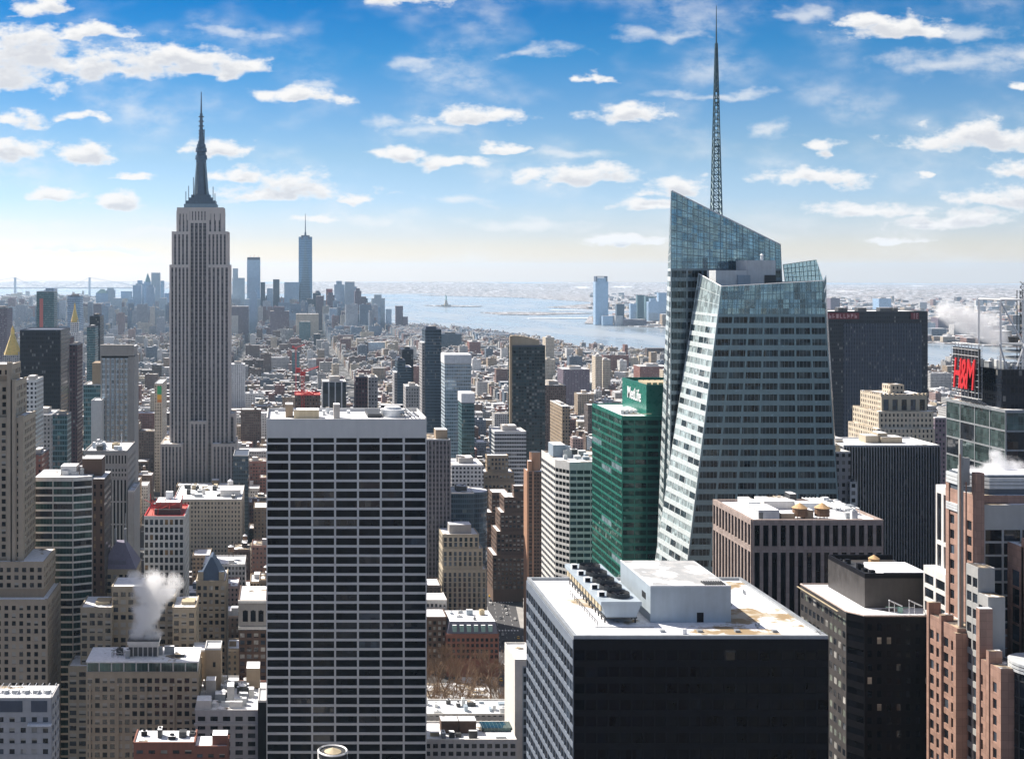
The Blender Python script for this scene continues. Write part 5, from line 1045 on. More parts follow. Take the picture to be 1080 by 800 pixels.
# ================================================================== LEFT SIDE
def far_left_tower():
    B = stepped('stone_skyscraper', 'beige masonry skyscraper with stepped wings and long window columns at the left edge', 'the beige stepped skyscraper',
        [(-60, 50, 632, -6, 34), (-60, 46, 592, 0, 30), (-40, 24, 440, 4, 30), (-30, 16, 402, 6, 26), (-30, 12, 384, 9, 20)], 600, 'brick_tan', 'beige_stone', cat='skyscraper', bayw=3.4, pier=1.7, span=1.5, wm=(('glass_black', .6), ('glass_dark', .2), ('sash_half', .2)))
    for k, (p, t) in enumerate(((24, 438), (16, 400), (12, 382))): x = wx(p, 604); mb = MB(); mb.box(x - 2, x + .4, 603.2, 605.4, 0, wz(t, 604)); B.part(mb, 'corner_pier', 'beige_stone')
plain('beige_stone', (.40, .33, .25), .85, 0, .1, .2); far_left_tower()
def louver_house():
    Y = 430.0; B = stepped('office_building', 'pale grey building with louvred top storey and open fan deck in the bottom corner', 'the pale louvred corner building', [(-40, 54, 735, 0, 14)], Y, 'stone_white', 'grey_stone', bayw=3.6, pier=2.0, span=1.9)
    x0, x1 = wx(-40, Y), wx(54, Y); z = wz(735, Y)
    for a, b_ in ((0, 24), (33, 50)): addbox(B, 'louver', 'steel_slate', wx(a, Y), wx(b_, Y), Y - .5, Y - .3, z - 4.8, z - 1)
    mb = MB(); mb.box(x0, x1, Y - .4, Y - .26, z - 6.5, z); B.part(mb, 'attic_wall', 'grey_stone')
    for k in range(9): mb = MB(); x = x1 - 2.4 - k * 3.6; mb.cyl(x, Y + 6, 1.5, 1.3, z - .44, z + .7, 14, 0, 1); B.part(mb, 'fan', ['steel_grey', 'steel_white'])
    mb = MB()
    for k in range(14): x = x1 - .6 - k * 2.3; mb.bar((x, Y + .5, z + .5), (x, Y + 13.5, z + .5), .14)
    B.part(mb, 'deck_beams', 'steel_white'); addbox(B, 'ledge_roof', 'snow', wx(30, Y), wx(54, Y) + .3, Y - 2.4, Y - .42, z - 9, z - 8.6)
plain('grey_stone', (.44, .43, .43), .8, 0, .1); louver_house()
def teal_bands():
    Y = 640.0; X0, X1 = wx(35, Y), wx(96, Y); z = wz(503, Y); Y1 = 668.0
    B = Bld('office_tower', 'teal glass office tower with pale floor bands and a snowy roof full of plant', 'building', (X0, Y, 0), short='the teal banded tower'); B.foot(X0, wx(115, Y), Y, Y1, z); ANCHOR.append((B.short, 66, 540, 35, 96))
    poly = [(X0, Y), (X0 + 20, Y), (X1, Y + 4), (X1, Y1), (X0, Y1)]
    mb = MB(); mb.prism(poly, 0, z - .6); B.part(mb, 'wall', 'f_teal'); mb = MB(); mb.prism([(X0 + .5, Y + .5), (X0 + 20, Y + .5), (X1 - .5, Y + 4.4), (X1 - .5, Y1 - .5), (X0 + .5, Y1 - .5)], z - .59, z - .4); B.part(mb, 'roof', 'snow')
    rows = 38; zb = z - 1.6 - rows * 3.75
    B.facade([(X0, Y, zb), (X0 + 20, Y, zb), (X0 + 20, Y, z), (X0, Y, z)], 2, rows, .4, .95, .3, 'stone_white', (('glass_teal', .7), ('glass_dark', .3)), top=1.6, fname='spandrel_bands'); B.facade([(X0 + 20, Y, zb), (X1, Y + 4, zb), (X1, Y + 4, z), (X0 + 20, Y, z)], 1, rows, .4, .95, .3, 'stone_white', (('glass_teal', .7), ('glass_dark', .3)), top=1.6, fname='spandrel_bands')
    B.finish(); roof_units(B, X0 + 10, X1 - 3, Y + 8, Y1 - 3, z - .4, 12, 40, big=1.2); addbox(B, 'penthouse', 'mech_light', X0 + 12, X0 + 20, Y + 10, Y + 20, z - .4, z + 4, 'snow')
    xa, xb = wx(96, Y + 4) + .3, wx(109, Y); zt = wz(506, Y)
    C = Bld('service_tower', 'windowless dark brown core tower in shade attached beside the teal banded tower', 'building', (xa, Y + 4, 0)); mb = MB(); mb.box(xa, xb, Y + 4, Y1, 0, zt, 0, 1); C.part(mb, 'wall', ['f_darkstone', 'snow']); mb = MB(); mb.box(xa - 6, xb - 2.5, Y + 12, Y1 - 4, zt + .02, zt + 9, 0, 1); C.part(mb, 'upper_block', ['brick_brown', 'snow'])
    C.facade(front(xa, xb, Y + 4, zt - 100, zt), 2, 26, 2.2, 1.6, .2, 'brick_brown', (('glass_black', .7), ('glass_amber', .3)), top=2); C.finish()
glassm('glass_amber', (.20, .12, .05), .3, 0, .5); teal_bands()
# hotel-like block with side wall and the blue ribbed tower behind
B = tower('office_tower', 'pale blue ribbed glass tower with scalloped stone crown', 'building', 107, 135.5, 376, 900, 26, 'f_pale', 'snow_thin', short='the scalloped-crown blue tower'); x0, x1, y0, y1, z = B.b
mb = MB()
for k in range(7): x = x0 + (x1 - x0) * k / 6; mb.box(x - .55, x + .55, y0 - .7, y0 - .02, 20, z - 1)
B.part(mb, 'ribs', 'stone_grey'); mb = MB(); mb.box(x1 + .02, x1 + 4.2, y0 - .4, y1, 0, z, 0); B.part(mb, 'side_wall', 'stone_grey')
for k in range(7): mb = MB(); a = x0 - .6 + (x1 + 4.4 - x0) * k / 7; b_ = a + (x1 + 4.2 - x0) / 7; mb.prism([(a, y0 - .8), (b_, y0 - .8), (b_, y0 + 4), (a, y0 + 4)], z + .6, z + 8.4, 0, None, True, None, [(a - .3, y0 - 1.8), (b_ + .1, y0 - 1.8), (b_, y0 + 4), (a, y0 + 4)]); B.part(mb, 'crown_scallop', 'stone_grey')
addbox(B, 'crown_band', 'black_metal', x0, x1 + 4, y0 - .3, y0 + 5, z - .9, z + .58); addbox(B, 'crown_core', 'stone_grey', x0 + .5, x1 + 3.6, y0 + 5.02, y1 - 2, z - .7, z + 7, 'snow')
B = tower('blank_slab', 'white windowless slab standing left of the scalloped-crown blue tower', 'building', 96, 106.8, 422, 885, 20, 'stone_white', 'snow'); B = tower('glass_tower', 'pale green glass tower with tan top partly behind the white windowless slab', 'building', 88, 106.5, 405, 960, 30, 'f_teal', 'snow_thin'); addbox(B, 'crown', 'brick_tan', wx(97, 960), wx(106.5, 960), 961, 980, B.b[4] - .5, B.b[4] + 16)
def arcade_block():
    Y = 745.0; B = tower('hotel_tower', 'grey stone tower with a colonnaded crown and black vertical strips', 'building', 88.5, 134, 475, Y, 40, 'stone_grey', 'snow', short='the colonnaded grey tower', rim='stone_grey'); x0, x1, y0, y1, z = B.b
    S = lambda za, zb: front(x0, x1, y0, za, zb)
    B.facade(S(wz(489, Y), z - 1), 14, 1, 1.0, .5, .5, 'stone_grey', (('glass_black', 1),), top=1.5, fname='arcade_frame'); B.facade(S(wz(503, Y), wz(493, Y)), 14, 2, 1.0, 1.2, .5, 'stone_grey', (('glass_black', .8), ('glass_dark', .2)), fname='arcade_frame'); B.facade(S(wz(600, Y), wz(505, Y)), 12, 4, 1.1, .8, .5, 'stone_grey', (('glass_black', 1),), fname='arcade_frame')
    B.facade(S(10, wz(600, Y)), 12, 10, 1.0, 1.8, .5, 'stone_grey', (('glass_dark', 1),), fname='arcade_frame'); B.facade(rightf(x1, y0, y1, 10, z - 1), 10, 34, 2.0, 2.2, .3, 'stone_grey', (('glass_dark', 1),), top=3, fname='arcade_frame'); B.finish()
    roof_units(B, x0 + 2, x1 - 3, y0 + 4, y1 - 4, z - .8, 12, 44); mb = MB(); mb.bar((x0 + 21, y0 + 8, z), (x0 + 21, y0 + 8, z + 9), .2); B.part(mb, 'flagpole', 'steel_white')
    C = tower('narrow_building', 'slender grey shaft in front of the colonnaded grey tower', 'building', 134.8, 141.5, 517, 742, 30, 'stone_grey', 'snow')
arcade_block()
# white grid block with the red roof works
B = tower('grid_building', 'white grid-fronted block with red steelwork on its roof', 'building', 152, 194, 543.5, 700, 34, 'stone_white', 'red_roofing', short='the white grid block', rim='red_paint'); x0, x1, y0, y1, z = B.b
B.facade(front(x0, x1, y0, 20, z - .2), 8, 25, 1.0, 1.3, .4, 'stone_white', (('glass_dark', .75), ('glass_mid', .15), ('glass_amber', .10)), top=1.3, fname='concrete_grid'); B.facade(rightf(x1, y0, y1, 20, z - .2), 9, 25, 1.0, 1.3, .4, 'stone_white', (('glass_dark', 1),), top=1.3, fname='concrete_grid'); B.finish()
addbox(B, 'penthouse', 'red_roofing', x0 + 5.5, x1 - 3, y0 + 10, y0 + 26, z - .8, z + 5.5, 'snow'); addbox(B, 'plant_well', 'steel_dark', x0 + 5, x1 - 2.6, y0 + 6, y0 + 9.9, z - .8, z + 2.2); mb = MB(); rg = random.Random(3)
for k in range(16): xa = x0 + rg.uniform(1, 20); ya = y0 + rg.uniform(4, 28); mb.bar((xa, ya, z - .7), (xa + rg.uniform(-2, 2), ya, z + rg.uniform(3, 9)), .14); mb.bar((xa, ya, z + 2.5), (xa + rg.uniform(-5, 5), ya + rg.uniform(-4, 4), z + rg.uniform(3, 6)), .14)
B.part(mb, 'roof_steelwork', 'red_paint'); addbox(B, 'roof_unit', 'steel_white', x0 + 10, x0 + 14, y0 + 20, y0 + 24, z + 5.7, z + 9.5)
# purple slate pyramid
B = stepped('pyramid_roof_building', 'brown stone building under a purple-grey slate pyramid roof', 'the purple pyramid roof', [(106, 143, 600, 0, 24)], 655, 'stone_grey', 'warm_stone', bayw=3.0); x0, x1 = wx(106, 655), wx(143, 655); z = wz(600, 655)
mb = MB(); mb.prism([(x0 - .2, 655.2), (x1 + .2, 655.2), (x1 + .2, 678), (x0 - .2, 678)], z + .02, z + 12, 0, None, False, None, [(x0 + 6.5, 663), (x1 - 6.5, 663), (x1 - 6.5, 670), (x0 + 6.5, 670)]); B.part(mb, 'roof_pyramid', 'slate_purple')
for xa in (x0 + 6, x1 - 7): mb = MB(); mb.box(xa, xa + 1, 664, 666, z + 8, z + 19); mb.bar((xa + .5, 665, z + 19), (xa + .5, 665, z + 27), .2); B.part(mb, 'chimney', 'steel_grey')
addbox(B, 'dormer', 'slate', (x0 + x1) / 2 - 4, (x0 + x1) / 2 + 4, 656.5, 660, z + 1, z + 4)
# big tan H-shaped block with steam
B = stepped('office_building', 'broad tan masonry block of several stepped masses rising behind the snowy glazed roof', 'the broad tan block',
    [(72, 92, 702, 0, 20), (85, 118, 640, 4, 22), (118, 150, 618, 8, 20), (150, 184, 628, 12, 16), (182, 206, 640, 4, 22)], 596, 'brick_tan', 'warm_stone', bayw=3.3, pier=1.25, span=1.45, wm=(('glass_dark', .55), ('sash_half', .45)))
for a, b_, t in ((102, 117, 632), (192, 206, 632)): addbox(B, 'penthouse', 'mech_tan', wx(a, 610), wx(b_, 610), 606, 614, wz(641, 604), wz(t, 610), 'mech_tan')
B = stepped('office_building', 'tan block with a glazed top storey, snowy roof and steaming cooling tower', 'the glazed-top tan block', [(91, 209, 708, 0, 22)], 556, 'brick_tan', 'warm_stone', bayw=3.25, pier=1.2, span=1.45, wm=(('glass_dark', .45), ('glass_black', .2), ('sash_half', .35)), parts=100)
Y = 556; x0, x1, z = wx(91, Y), wx(209, Y), wz(708, Y)
mb = MB(); mb.box(x0 + .2, x1 - .2, Y + .36, Y + 21, z - .44, z + 4.0); q = B.part(mb, 'glazed_storey', 'stone_white')
B.facade(front(x0 + .2, x1 - .2, Y + .36, z - .2, z + 4), 9, 1, .5, .6, .2, 'stone_white', (('glass_teal', .75), ('glass_dark', .25)), fname='glazed_storey_frame'); B.frames = {}; 
for nm in (1,):
    ws, B.win = B.win[-9:], []; 
    for qd, q2, m_, key in ws: mb = MB(); i = 0; mb.v += [tuple(p) for p in qd + q2]; [mb.idx(f, 0) for f in ((4, 5, 6, 7), (0, 4, 7, 3), (1, 2, 6, 5), (3, 7, 6, 2), (0, 1, 5, 4))]; B.part(mb, 'clerestory_window', m_)
mb = MB(); mb.box(x0 - .2, x1 + .2, Y, Y + 21.2, z + 4.01, z + 4.5); B.part(mb, 'upper_roof', 'snow')
for k in range(4): a = x0 + (x1 - x0) * (k + .1) / 4; mb = MB(); mb.box(a, a + .9, Y - .9, Y - .27, 0, z - 5.5, 0, 1); B.part(mb, 'bay_pier', ['warm_stone', 'snow'])
xc = wx(152, 566); mb = MB(); mb.box(xc - 6.5, xc + 6.5, 562, 570, z + 4.5, z + 10); mb.box(xc - 7, xc + 7, 561.6, 570.4, z + 10.01, z + 11.5, 0, 1); ct = B.part(mb, 'cooling_tower', ['stone_white', 'steel_dark'])
for k in range(6): mb = MB(); mb.box(xc - 6.3 + k * 2.15, xc - 4.6 + k * 2.15, 561.86, 561.98, z + 5, z + 9); q = mb.build('louver', 'steel_dark', ct, tuple(B.loc)); q.location = (0, 0, 0)
mb = MB(); rg = random.Random(8)
for k in range(16): xa, ya = xc - 10 + rg.uniform(-4, 4), 560 + rg.uniform(0, 8); mb.bar((xa, ya, z + 4.5), (xa, ya, z + 6.5), .1); mb.bar((xa, ya, z + 6.3), (xa + rg.uniform(-3, 5), ya + rg.uniform(-2, 2), z + 6.6), .16)
B.part(mb, 'pipework', 'stone_grey'); roof_units(B, x0 + 2, x1 - 3, Y + 3, Y + 18, z + 4.5, 6, 50, ('steel_grey', 'steel_dark'))
# two blank stair blocks to the right of it
for a, b_, t, Y, lb, m in ((203, 218, 685, 584, 'blank brown stair block with a snowy lid, left of its taller twin', 'warm_stone'), (216, 233, 683, 572, 'blank tan stair block with one dark opening by the snowy clutter', 'brick_tan')):
    B = tower('stair_block', lb, 'building', a, b_, t, Y, 12, m, 'snow'); x0, x1, y0, y1, z = B.b; addbox(B, 'window', 'glass_black', (x0 + x1) / 2, (x0 + x1) / 2 + 1.2, y0 - .08, y0 - .01, z - 8.5, z - 6.3)
def pale_classic():
    Y = 545.0; B = stepped('classical_building', 'pale stone classical block with a cluttered snowy roof and heavy cornice', 'the classical cluttered roof', [(206, 272, 748, 0, 40)], Y, 'stone_grey', 'grey_stone', bayw=5.0, pier=2.2, span=1.6, wm=(('glass_black', .6), ('glass_dark', .4)))
    x0, x1, z = wx(206, Y), wx(272, Y), wz(748, Y); roof_units(B, x0 + 1, x1 - 2, Y + 2, Y + 36, z - .44, 34, 60, ('mech_light', 'steel_white', 'steel_grey', 'stone_white', 'steel_dark'), 1.25)
    addbox(B, 'bulkhead', 'brick_tan', wx(260, Y + 30), wx(274, Y + 30), Y + 28, Y + 38, z, z + 9, 'snow'); addbox(B, 'bulkhead', 'stone_white', wx(207, Y), wx(222, Y), Y + 1, Y + 8, z - .4, z + 3.5, 'snow'); addbox(B, 'mid_cornice', 'grey_stone', x0 - .5, x1 + .3, Y - 1.1, Y - .26, z - 6.6, z - 5.6)
    addbox(B, 'bulkhead', 'stone_grey', wx(218, Y + 20), wx(228, Y + 20), Y + 14, Y + 20, z - .4, z + 8, 'snow'); addbox(B, 'bulkhead', 'stone_white', wx(240, Y + 14), wx(247, Y + 14), Y + 9, Y + 15, z - .4, z + 7, 'snow')
    for a, yy in ((236, 558), (256, 566)): water_tank(B, wx(a, yy), yy, z - 1.5, 1.6, 2.6, 'snow', 'steel_dark')
    C = tower('dark_shaft', 'black windowless shaft with a snowy cap hugging the gridded slab', 'building', 272, 281, 738, 540, 16, 'black_metal', 'snow')
pale_classic()
B = stepped('brick_building', 'low dark red brick building with a blue-white snowy roof at the bottom', 'the dark red low brick building', [(141, 205, 782, 0, 14), (205, 240, 786, 0, 12)], 500, 'brick_red', 'brick_red', bayw=4.2, pier=2.2, span=2.2); addbox(B, 'stair_block', 'brick_red', wx(224, 503), wx(240, 503), 502, 508, wz(787, 500), wz(775, 502), 'snow')
roof_units(B, wx(145, 500), wx(205, 500), 502, 512, wz(782, 500) - .4, 6, 71, ('steel_dark', 'black_metal', 'mech_blue'))
B = stepped('pointed_roof_building', 'tan building with a steep blue-black gabled roof between the white grid block and dark infill', 'the blue gabled roof building', [(207, 238, 612, 0, 26)], 665, 'brick_tan', 'warm_stone', bayw=2.8); x0, x1, z = wx(207, 665), wx(238, 665), wz(612, 665); xm = (x0 + x1) / 2
mb = MB(); mb.prism([(x0 + 1, 666), (x1 - 1, 666), (x1 - 1, 688), (x0 + 1, 688)], z - .4, z + 11, 0, None, False, None, [(xm - .5, 671), (xm + .5, 671), (xm + .5, 683), (xm - .5, 683)]); B.part(mb, 'roof_gable', 'slate_blue')
for xa in (x0 + .8, x1 - 3.6): mb = MB(); mb.prism([(xa, 665.4), (xa + 2.8, 665.4), (xa + 2.8, 668.4), (xa, 668.4)], z, z + 4.5, 0, 1); B.part(mb, 'corner_turret', ['warm_stone', 'slate_blue'])
B = stepped('arched_building', 'dark brown block with an arched pale attic storey beside the gridded slab', 'the arched attic block', [(252, 281, 632, 0, 30)], 650, 'brick_brown', 'brick_brown', bayw=3.0); x0, x1, z = wx(252, 650), wx(281, 650), wz(632, 650)
mb = MB(); mb.box(x0 - .3, x1 + .3, 648.6, 649.72, z - 15, z - 13.5); mb.box(x0 - .4, x1 + .4, 648.2, 649.7, z - 1.4, z - .1); B.part(mb, 'stone_band', 'stone_white')
for k in range(3): mb = MB(); xa = x0 + 2 + k * 4; n = 8; mb.prism([(xa, 649.2), (xa + 2.6, 649.2), (xa + 2.6, 649.7), (xa, 649.7)], z - 11, z - 5.5); mb.cyl(xa + 1.3, 649.45, .6, .6, z - 5.49, z - 5.2, 8); B.part(mb, 'arched_window', 'glass_black')
mb = MB(); mb.box(x0 - .3, x1 + .3, 649.3, 649.72, z - 13.4, z - 1.5); B.part(mb, 'attic_wall', 'stone_grey')
B = tower('long_roof_building', 'long cream store building with a wide snowy roof in front of the needle-topped skyscraper', 'building', 183, 255, 526, 1060, 70, 'f_cream', 'snow_bare', short='the long snowy store roof', rim='stone_white'); x0, x1, y0, y1, z = B.b; roof_units(B, x0 + 4, x1 - 5, y0 + 6, y1 - 6, z - .8, 16, 81, ('mech_tan', 'stone_white', 'steel_grey', 'steel_dark'), 1.6); addbox(B, 'bulkhead', 'stone_white', wx(232, 1070), wx(253, 1070), 1075, 1090, z - .8, z + 5, 'snow'); water_tank(B, wx(243, 1100), 1100, z + 2, 2.4, 4, 'snow', 'stone_white')
B = tower('glass_block', 'small barrel-roofed blue glazed block right of the long snowy store roof', 'building', 246, 262, 480, 1180, 40, 'f_bluedk', 'steel_slate')

# ================================================================== MIDDLE AND FAR TOWERS   name, label, px0, px1, top, distance, depth, wall, roof, short phrase
MID = [
 ('office_box', 'wide blue-black glass box tower right of the gold pyramid roof', 21, 64, 347.5, 1150, 50, 'f_darkbox', 'steel_slate', 'the blue-black glass box'),
 ('office_tower', 'dark tower with pale vertical stripes directly behind the blue-black glass box', 62.5, 72.5, 378, 1190, 30, 'f_stripes', 'snow_thin', None),
 ('office_tower', 'plum-dark windowless-looking tower right of the blue-black glass box', 73, 81.5, 363, 1120, 30, 'f_maroon', 'snow_thin', 'the plum-dark tower'),
 ('office_tower', 'short maroon tower peeping between the blue-black glass box and plum-dark tower', 65.5, 73, 355.5, 1320, 30, 'f_maroon', 'snow_thin', None),
 ('glass_tower', 'slender teal glass tower below the plum-dark tower', 55.5, 71, 437, 850, 16, 'f_teal', 'snow_thin', 'the slender teal tower'),
 ('white_block', 'white apartment block in front of the blue-black glass box', 22.5, 38, 400, 980, 30, 'f_white', 'snow', None),
 ('brick_tower', 'orange-red brick tower beside the beige stepped skyscraper', 30, 44, 478, 800, 24, 'f_brick', 'snow_thin', 'the orange-red brick tower'),
 ('low_block', 'grey snowy-roofed block under the blue-black glass box', 27, 54, 437, 1040, 40, 'f_grey', 'snow', None),
 ('dark_tower', 'black-green slab rising behind the scalloped-crown blue tower', 94.5, 105.5, 333, 1900, 40, 'f_darkbox', 'steel_slate', None),
 ('glass_tower', 'short green glazed tower hugging the black-green slab', 91.5, 100.5, 344.5, 1860, 30, 'f_teal', 'snow_thin', None),
 ('twin_tower', 'pale blue tower with two raised corners beyond the clock tower', 71, 84.5, 312, 2650, 40, 'f_blue', 'snow_thin', None),
 ('estate_tower', 'lilac-blue tower cut off by the left edge of the view', -8, 7.5, 325, 2500, 50, 'f_purple', 'snow_thin', None),
 ('residential_tower', 'tall slim blue-black glass tower right of the gridded slab', 448.5, 465.5, 347, 1500, 36, 'f_bluedk', 'steel_slate', 'the slim blue-black tower'),
 ('dark_tower', 'dark tower with stepped top left of the slim blue-black tower', 419, 427.5, 379.5, 1600, 36, 'f_bluedk', 'steel_slate', None),
 ('dark_tower', 'charcoal tower behind the stepped-top dark one', 424, 436, 368, 1720, 40, 'f_darkbox', 'steel_slate', None),
 ('apartment_block', 'round-cornered cream apartment block below the charcoal tower', 428, 442.5, 407, 1420, 30, 'f_grey', 'snow', None),
 ('glass_tower', 'mottled pale glass tower with white louvred cap', 469, 497, 383, 1320, 30, 'f_pale', 'snow', 'the white-capped glass tower'),
 ('glass_tower', 'turquoise glass tower in front of the white-capped one', 487, 500.5, 424.5, 1240, 26, 'f_teal', 'steel_slate', None),
 ('residential_tower', 'tall dark glass apartment tower with tan edge and curved tan top', 538.5, 575, 364, 1250, 14, 'f_condo', 'snow_thin', 'the tan-edged apartment tower'),
 ('brick_box', 'brown brick box right of the tan-edged apartment tower', 574.5, 597, 406, 1650, 50, 'f_brown', 'snow_thin', 'the brown brick box'),
 ('hotel_tower', 'white and blue banded block in front of the tan-edged apartment tower', 521.5, 555, 454.5, 1200, 30, 'f_bands', 'snow', 'the white banded block'),
 ('tan_column', 'orange-tan corner building under the brown brick box', 593, 601, 428, 1300, 60, 'f_tan', 'snow', None),
 ('tower_block', 'tall beige twin tower block, slimmer left one', 628, 635, 375, 2550, 30, 'f_cream', 'snow', None),
 ('tower_block', 'tall beige twin tower block, broader right one', 635.8, 644, 379, 2600, 30, 'f_cream', 'snow', None),
 ('apartment_block', 'long purple-brown apartment block left of the emerald glass tower', 594, 622, 389, 2350, 50, 'f_purple', 'snow', None),
 ('apartment_block', 'red-brown block by the river right of the emerald glass tower', 675, 704, 386, 2700, 50, 'f_brick', 'snow', None),
 ('finned_block', 'black block with white vertical fins behind the gridded slab roof', 340, 365, 402, 1280, 30, 'f_finned', 'snow', 'the white-finned block'),
 ('brick_tower', 'dark red-brown shaft right of the white-finned block', 375, 388, 397, 1180, 26, 'f_maroon', 'snow_thin', None),
 ('apartment_block', 'grey-white block right of the dark red-brown shaft', 388.5, 398.5, 397.5, 1240, 30, 'f_grey', 'snow', None),
 ('glass_block', 'dark teal curved-front block with white roof ring beyond the limestone building', 476, 500, 519, 930, 26, 'f_bluedk', 'snow', None),
 ('low_block', 'white flat-roofed block behind the dark teal curved-front block', 476, 510, 490, 1080, 40, 'f_white', 'snow', None),
 ('teal_tower', 'small turquoise tower standing in the low rooftops left of the slab', 308, 316, 371, 2900, 30, 'f_teal', 'snow_thin', None),
 ('white_block', 'white apartment block by the needle-topped skyscraper base', 242, 258, 384, 2250, 40, 'f_white', 'snow', None),
 ('river_block', 'dark blue glazed block with sloped ends at the river edge', 463, 487, 352, 3950, 60, 'f_bluedk', 'steel_slate', None),
 ('apartment_block', 'pink-brown riverside apartment block with snowy roof', 495, 507, 360, 3700, 50, 'f_brick', 'snow', None),
 ('river_tower', 'pale tower beyond the tan-edged apartment tower at the waterside', 575.5, 584.5, 355.5, 3300, 40, 'f_cream', 'snow', None),
 ('apartment_block', 'pale riverside tower with maroon flank right of the black-framed slab', 989.5, 1004, 334.5, 5400, 60, 'f_purple', 'snow', None),
 ('apartment_block', 'turquoise and white riverside block touching the black-framed slab', 978.5, 986.5, 340, 5200, 60, 'f_pale', 'snow', None),
 ('depot', 'long grey pier shed across the water', 980, 1001, 392.5, 3420, 60, 'f_grey', 'snow', None),
 ('office_block', 'purple-brown block between the pinstriped slab and the billboard glass tower', 986, 1000, 440, 1000, 40, 'f_purple', 'snow', None),
 ('tall_block', 'faint blue tower standing on the far shore above the black-framed slab', 927, 940, 314.5, 5600, 60, 'f_blue', 'snow', None),
 ('tall_block', 'grey-blue block on the far shore left above the black-framed slab', 876, 886, 314, 6400, 60, 'f_purple', 'snow', None),
]
for nm, lb, a, b_, t, Y, dp, wall, roof, sh in MID:
    B = tower(nm, lb, 'building', a, b_, t, Y, dp, wall, roof, short=sh, rim='stone_white' if roof == 'snow' else 'steel_slate')
    x0, x1, y0, y1, z = B.b; h = min(6, (x1 - x0) * .25)
    if nm not in ('office_box', 'depot', 'blank'): addbox(B, 'roof_hut', 'stone_grey' if wall not in ('f_darkbox', 'f_bluedk') else 'steel_dark', x0 + (x1 - x0) * .3, x1 - (x1 - x0) * .25, y0 + dp * .3, y1 - dp * .25, z - .8, z + h * .7, 'snow_thin')
    if 'tan edge' in lb:
        mb = MB(); mb.box(x0 - .8, x0 + 1.4, y0 - .8, y0 + 3, 0, z + 9); B.part(mb, 'edge_pier', 'brick_tan'); mb = MB(); n = 8
        for k in range(n): xa = x0 + 1.6 + (x1 - 6 - x0 - 1.6) * k / n; xb = x0 + 1.6 + (x1 - 6 - x0 - 1.6) * (k + 1) / n; mb.box(xa, xb, y0 + 1, y0 + 12, z, z + 9.5 - 5.0 * (k / n) ** 1.8)
        B.part(mb, 'curved_top', 'warm_stone')
    if 'white-capped' in lb or 'white louvred cap' in lb: addbox(B, 'louvred_cap', 'steel_white', x0 - .4, x1 + .4, y0 - .4, y1, z + .02, z + 9, 'snow')
    if 'stepped top' in lb: addbox(B, 'setback', 'f_bluedk', x1 + .02, x1 + 8, y0 + 2, y1, 0, z - 9, 'snow')
    if 'white roof ring' in lb: mb = MB(); mb.cyl(x1 + .5, y0 + 12, 11, 11, 0, z - .3, 20, 0, 1); B.part(mb, 'curved_bay', ['f_bluedk', 'snow'])
    if 'slim blue-black' in lb: addbox(B, 'side_wing', 'f_grey', x0 - 3.5, x0 - .02, y0 + 3, y1 - 2, 0, z - 16, 'snow'); addbox(B, 'crown', 'steel_slate', x0 + 1, x1 - 6, y0 + 1, y1 - 6, z, z + 3)
def pyramid_tower(name, label, cat, short, px0, px1, pyw, Y, dp, wall, tipx, tipy, base_y, roofmat, pw):
    B = tower(name, label, cat, px0, px1, pyw, Y, dp, wall, 'snow_thin', short=short); x0, x1, y0, y1, z = B.b; xm, hw = wx(tipx, Y), wx(CX + pw / 2, Y); ym = y0 + dp / 2; zb = wz(base_y, Y); zt = wz(tipy, Y)
    mb = MB(); mb.box(xm - hw, xm + hw, ym - hw, ym + hw, z - .8, zb); B.part(mb, 'upper_tower', wall)
    mb = MB(); n = 8; mb.cyl(xm, ym, hw * 1.08, hw * .22, zb, zb + (zt - zb) * .72, n); mb.cyl(xm, ym, hw * .26, hw * .2, zb + (zt - zb) * .721, zb + (zt - zb) * .85, n); mb.cyl(xm, ym, hw * .24, .1, zb + (zt - zb) * .851, zt, n); B.part(mb, 'roof_pyramid', roofmat)
    for sx in (-1, 1):
        mb = MB(); mb.box(xm + sx * hw * .92 - .8, xm + sx * hw * .92 + .8, ym - hw, ym - hw + 1.6, zb, zb + 4.5); B.part(mb, 'pinnacle', wall)
    return B
pyramid_tower('gold_pyramid_tower', 'grey stone tower under a gold pyramid roof at the left edge', 'skyscraper', 'the gold pyramid roof', -4, 24, 395, 1800, 50, 'f_grey', 9.5, 344, 375, 'gold', 18)
pyramid_tower('clock_tower', 'white tower with a small gold cupola beside the twin-cornered pale blue tower', 'skyscraper', 'the small gold cupola', 66, 84, 350, 2250, 40, 'f_white', 77, 319, 340, 'gold', 8)
B = tower('residential_tower', 'blue glass tower with a vertical red stripe', 'skyscraper', 38.5, 57, 307, 2400, 36, 'f_teal', 'steel_slate', short='the red-striped glass tower'); x0, x1, y0, y1, z = B.b
mb = MB(); mb.box(x0 + 6, x0 + 12.5, y0 - 1.2, y0 - .03, 0, z - 14); B.part(mb, 'red_stripe', 'red_faded'); addbox(B, 'raised_half', 'f_blue', x0 + 17, x1, y0 + .3, y1, z, z + 6)
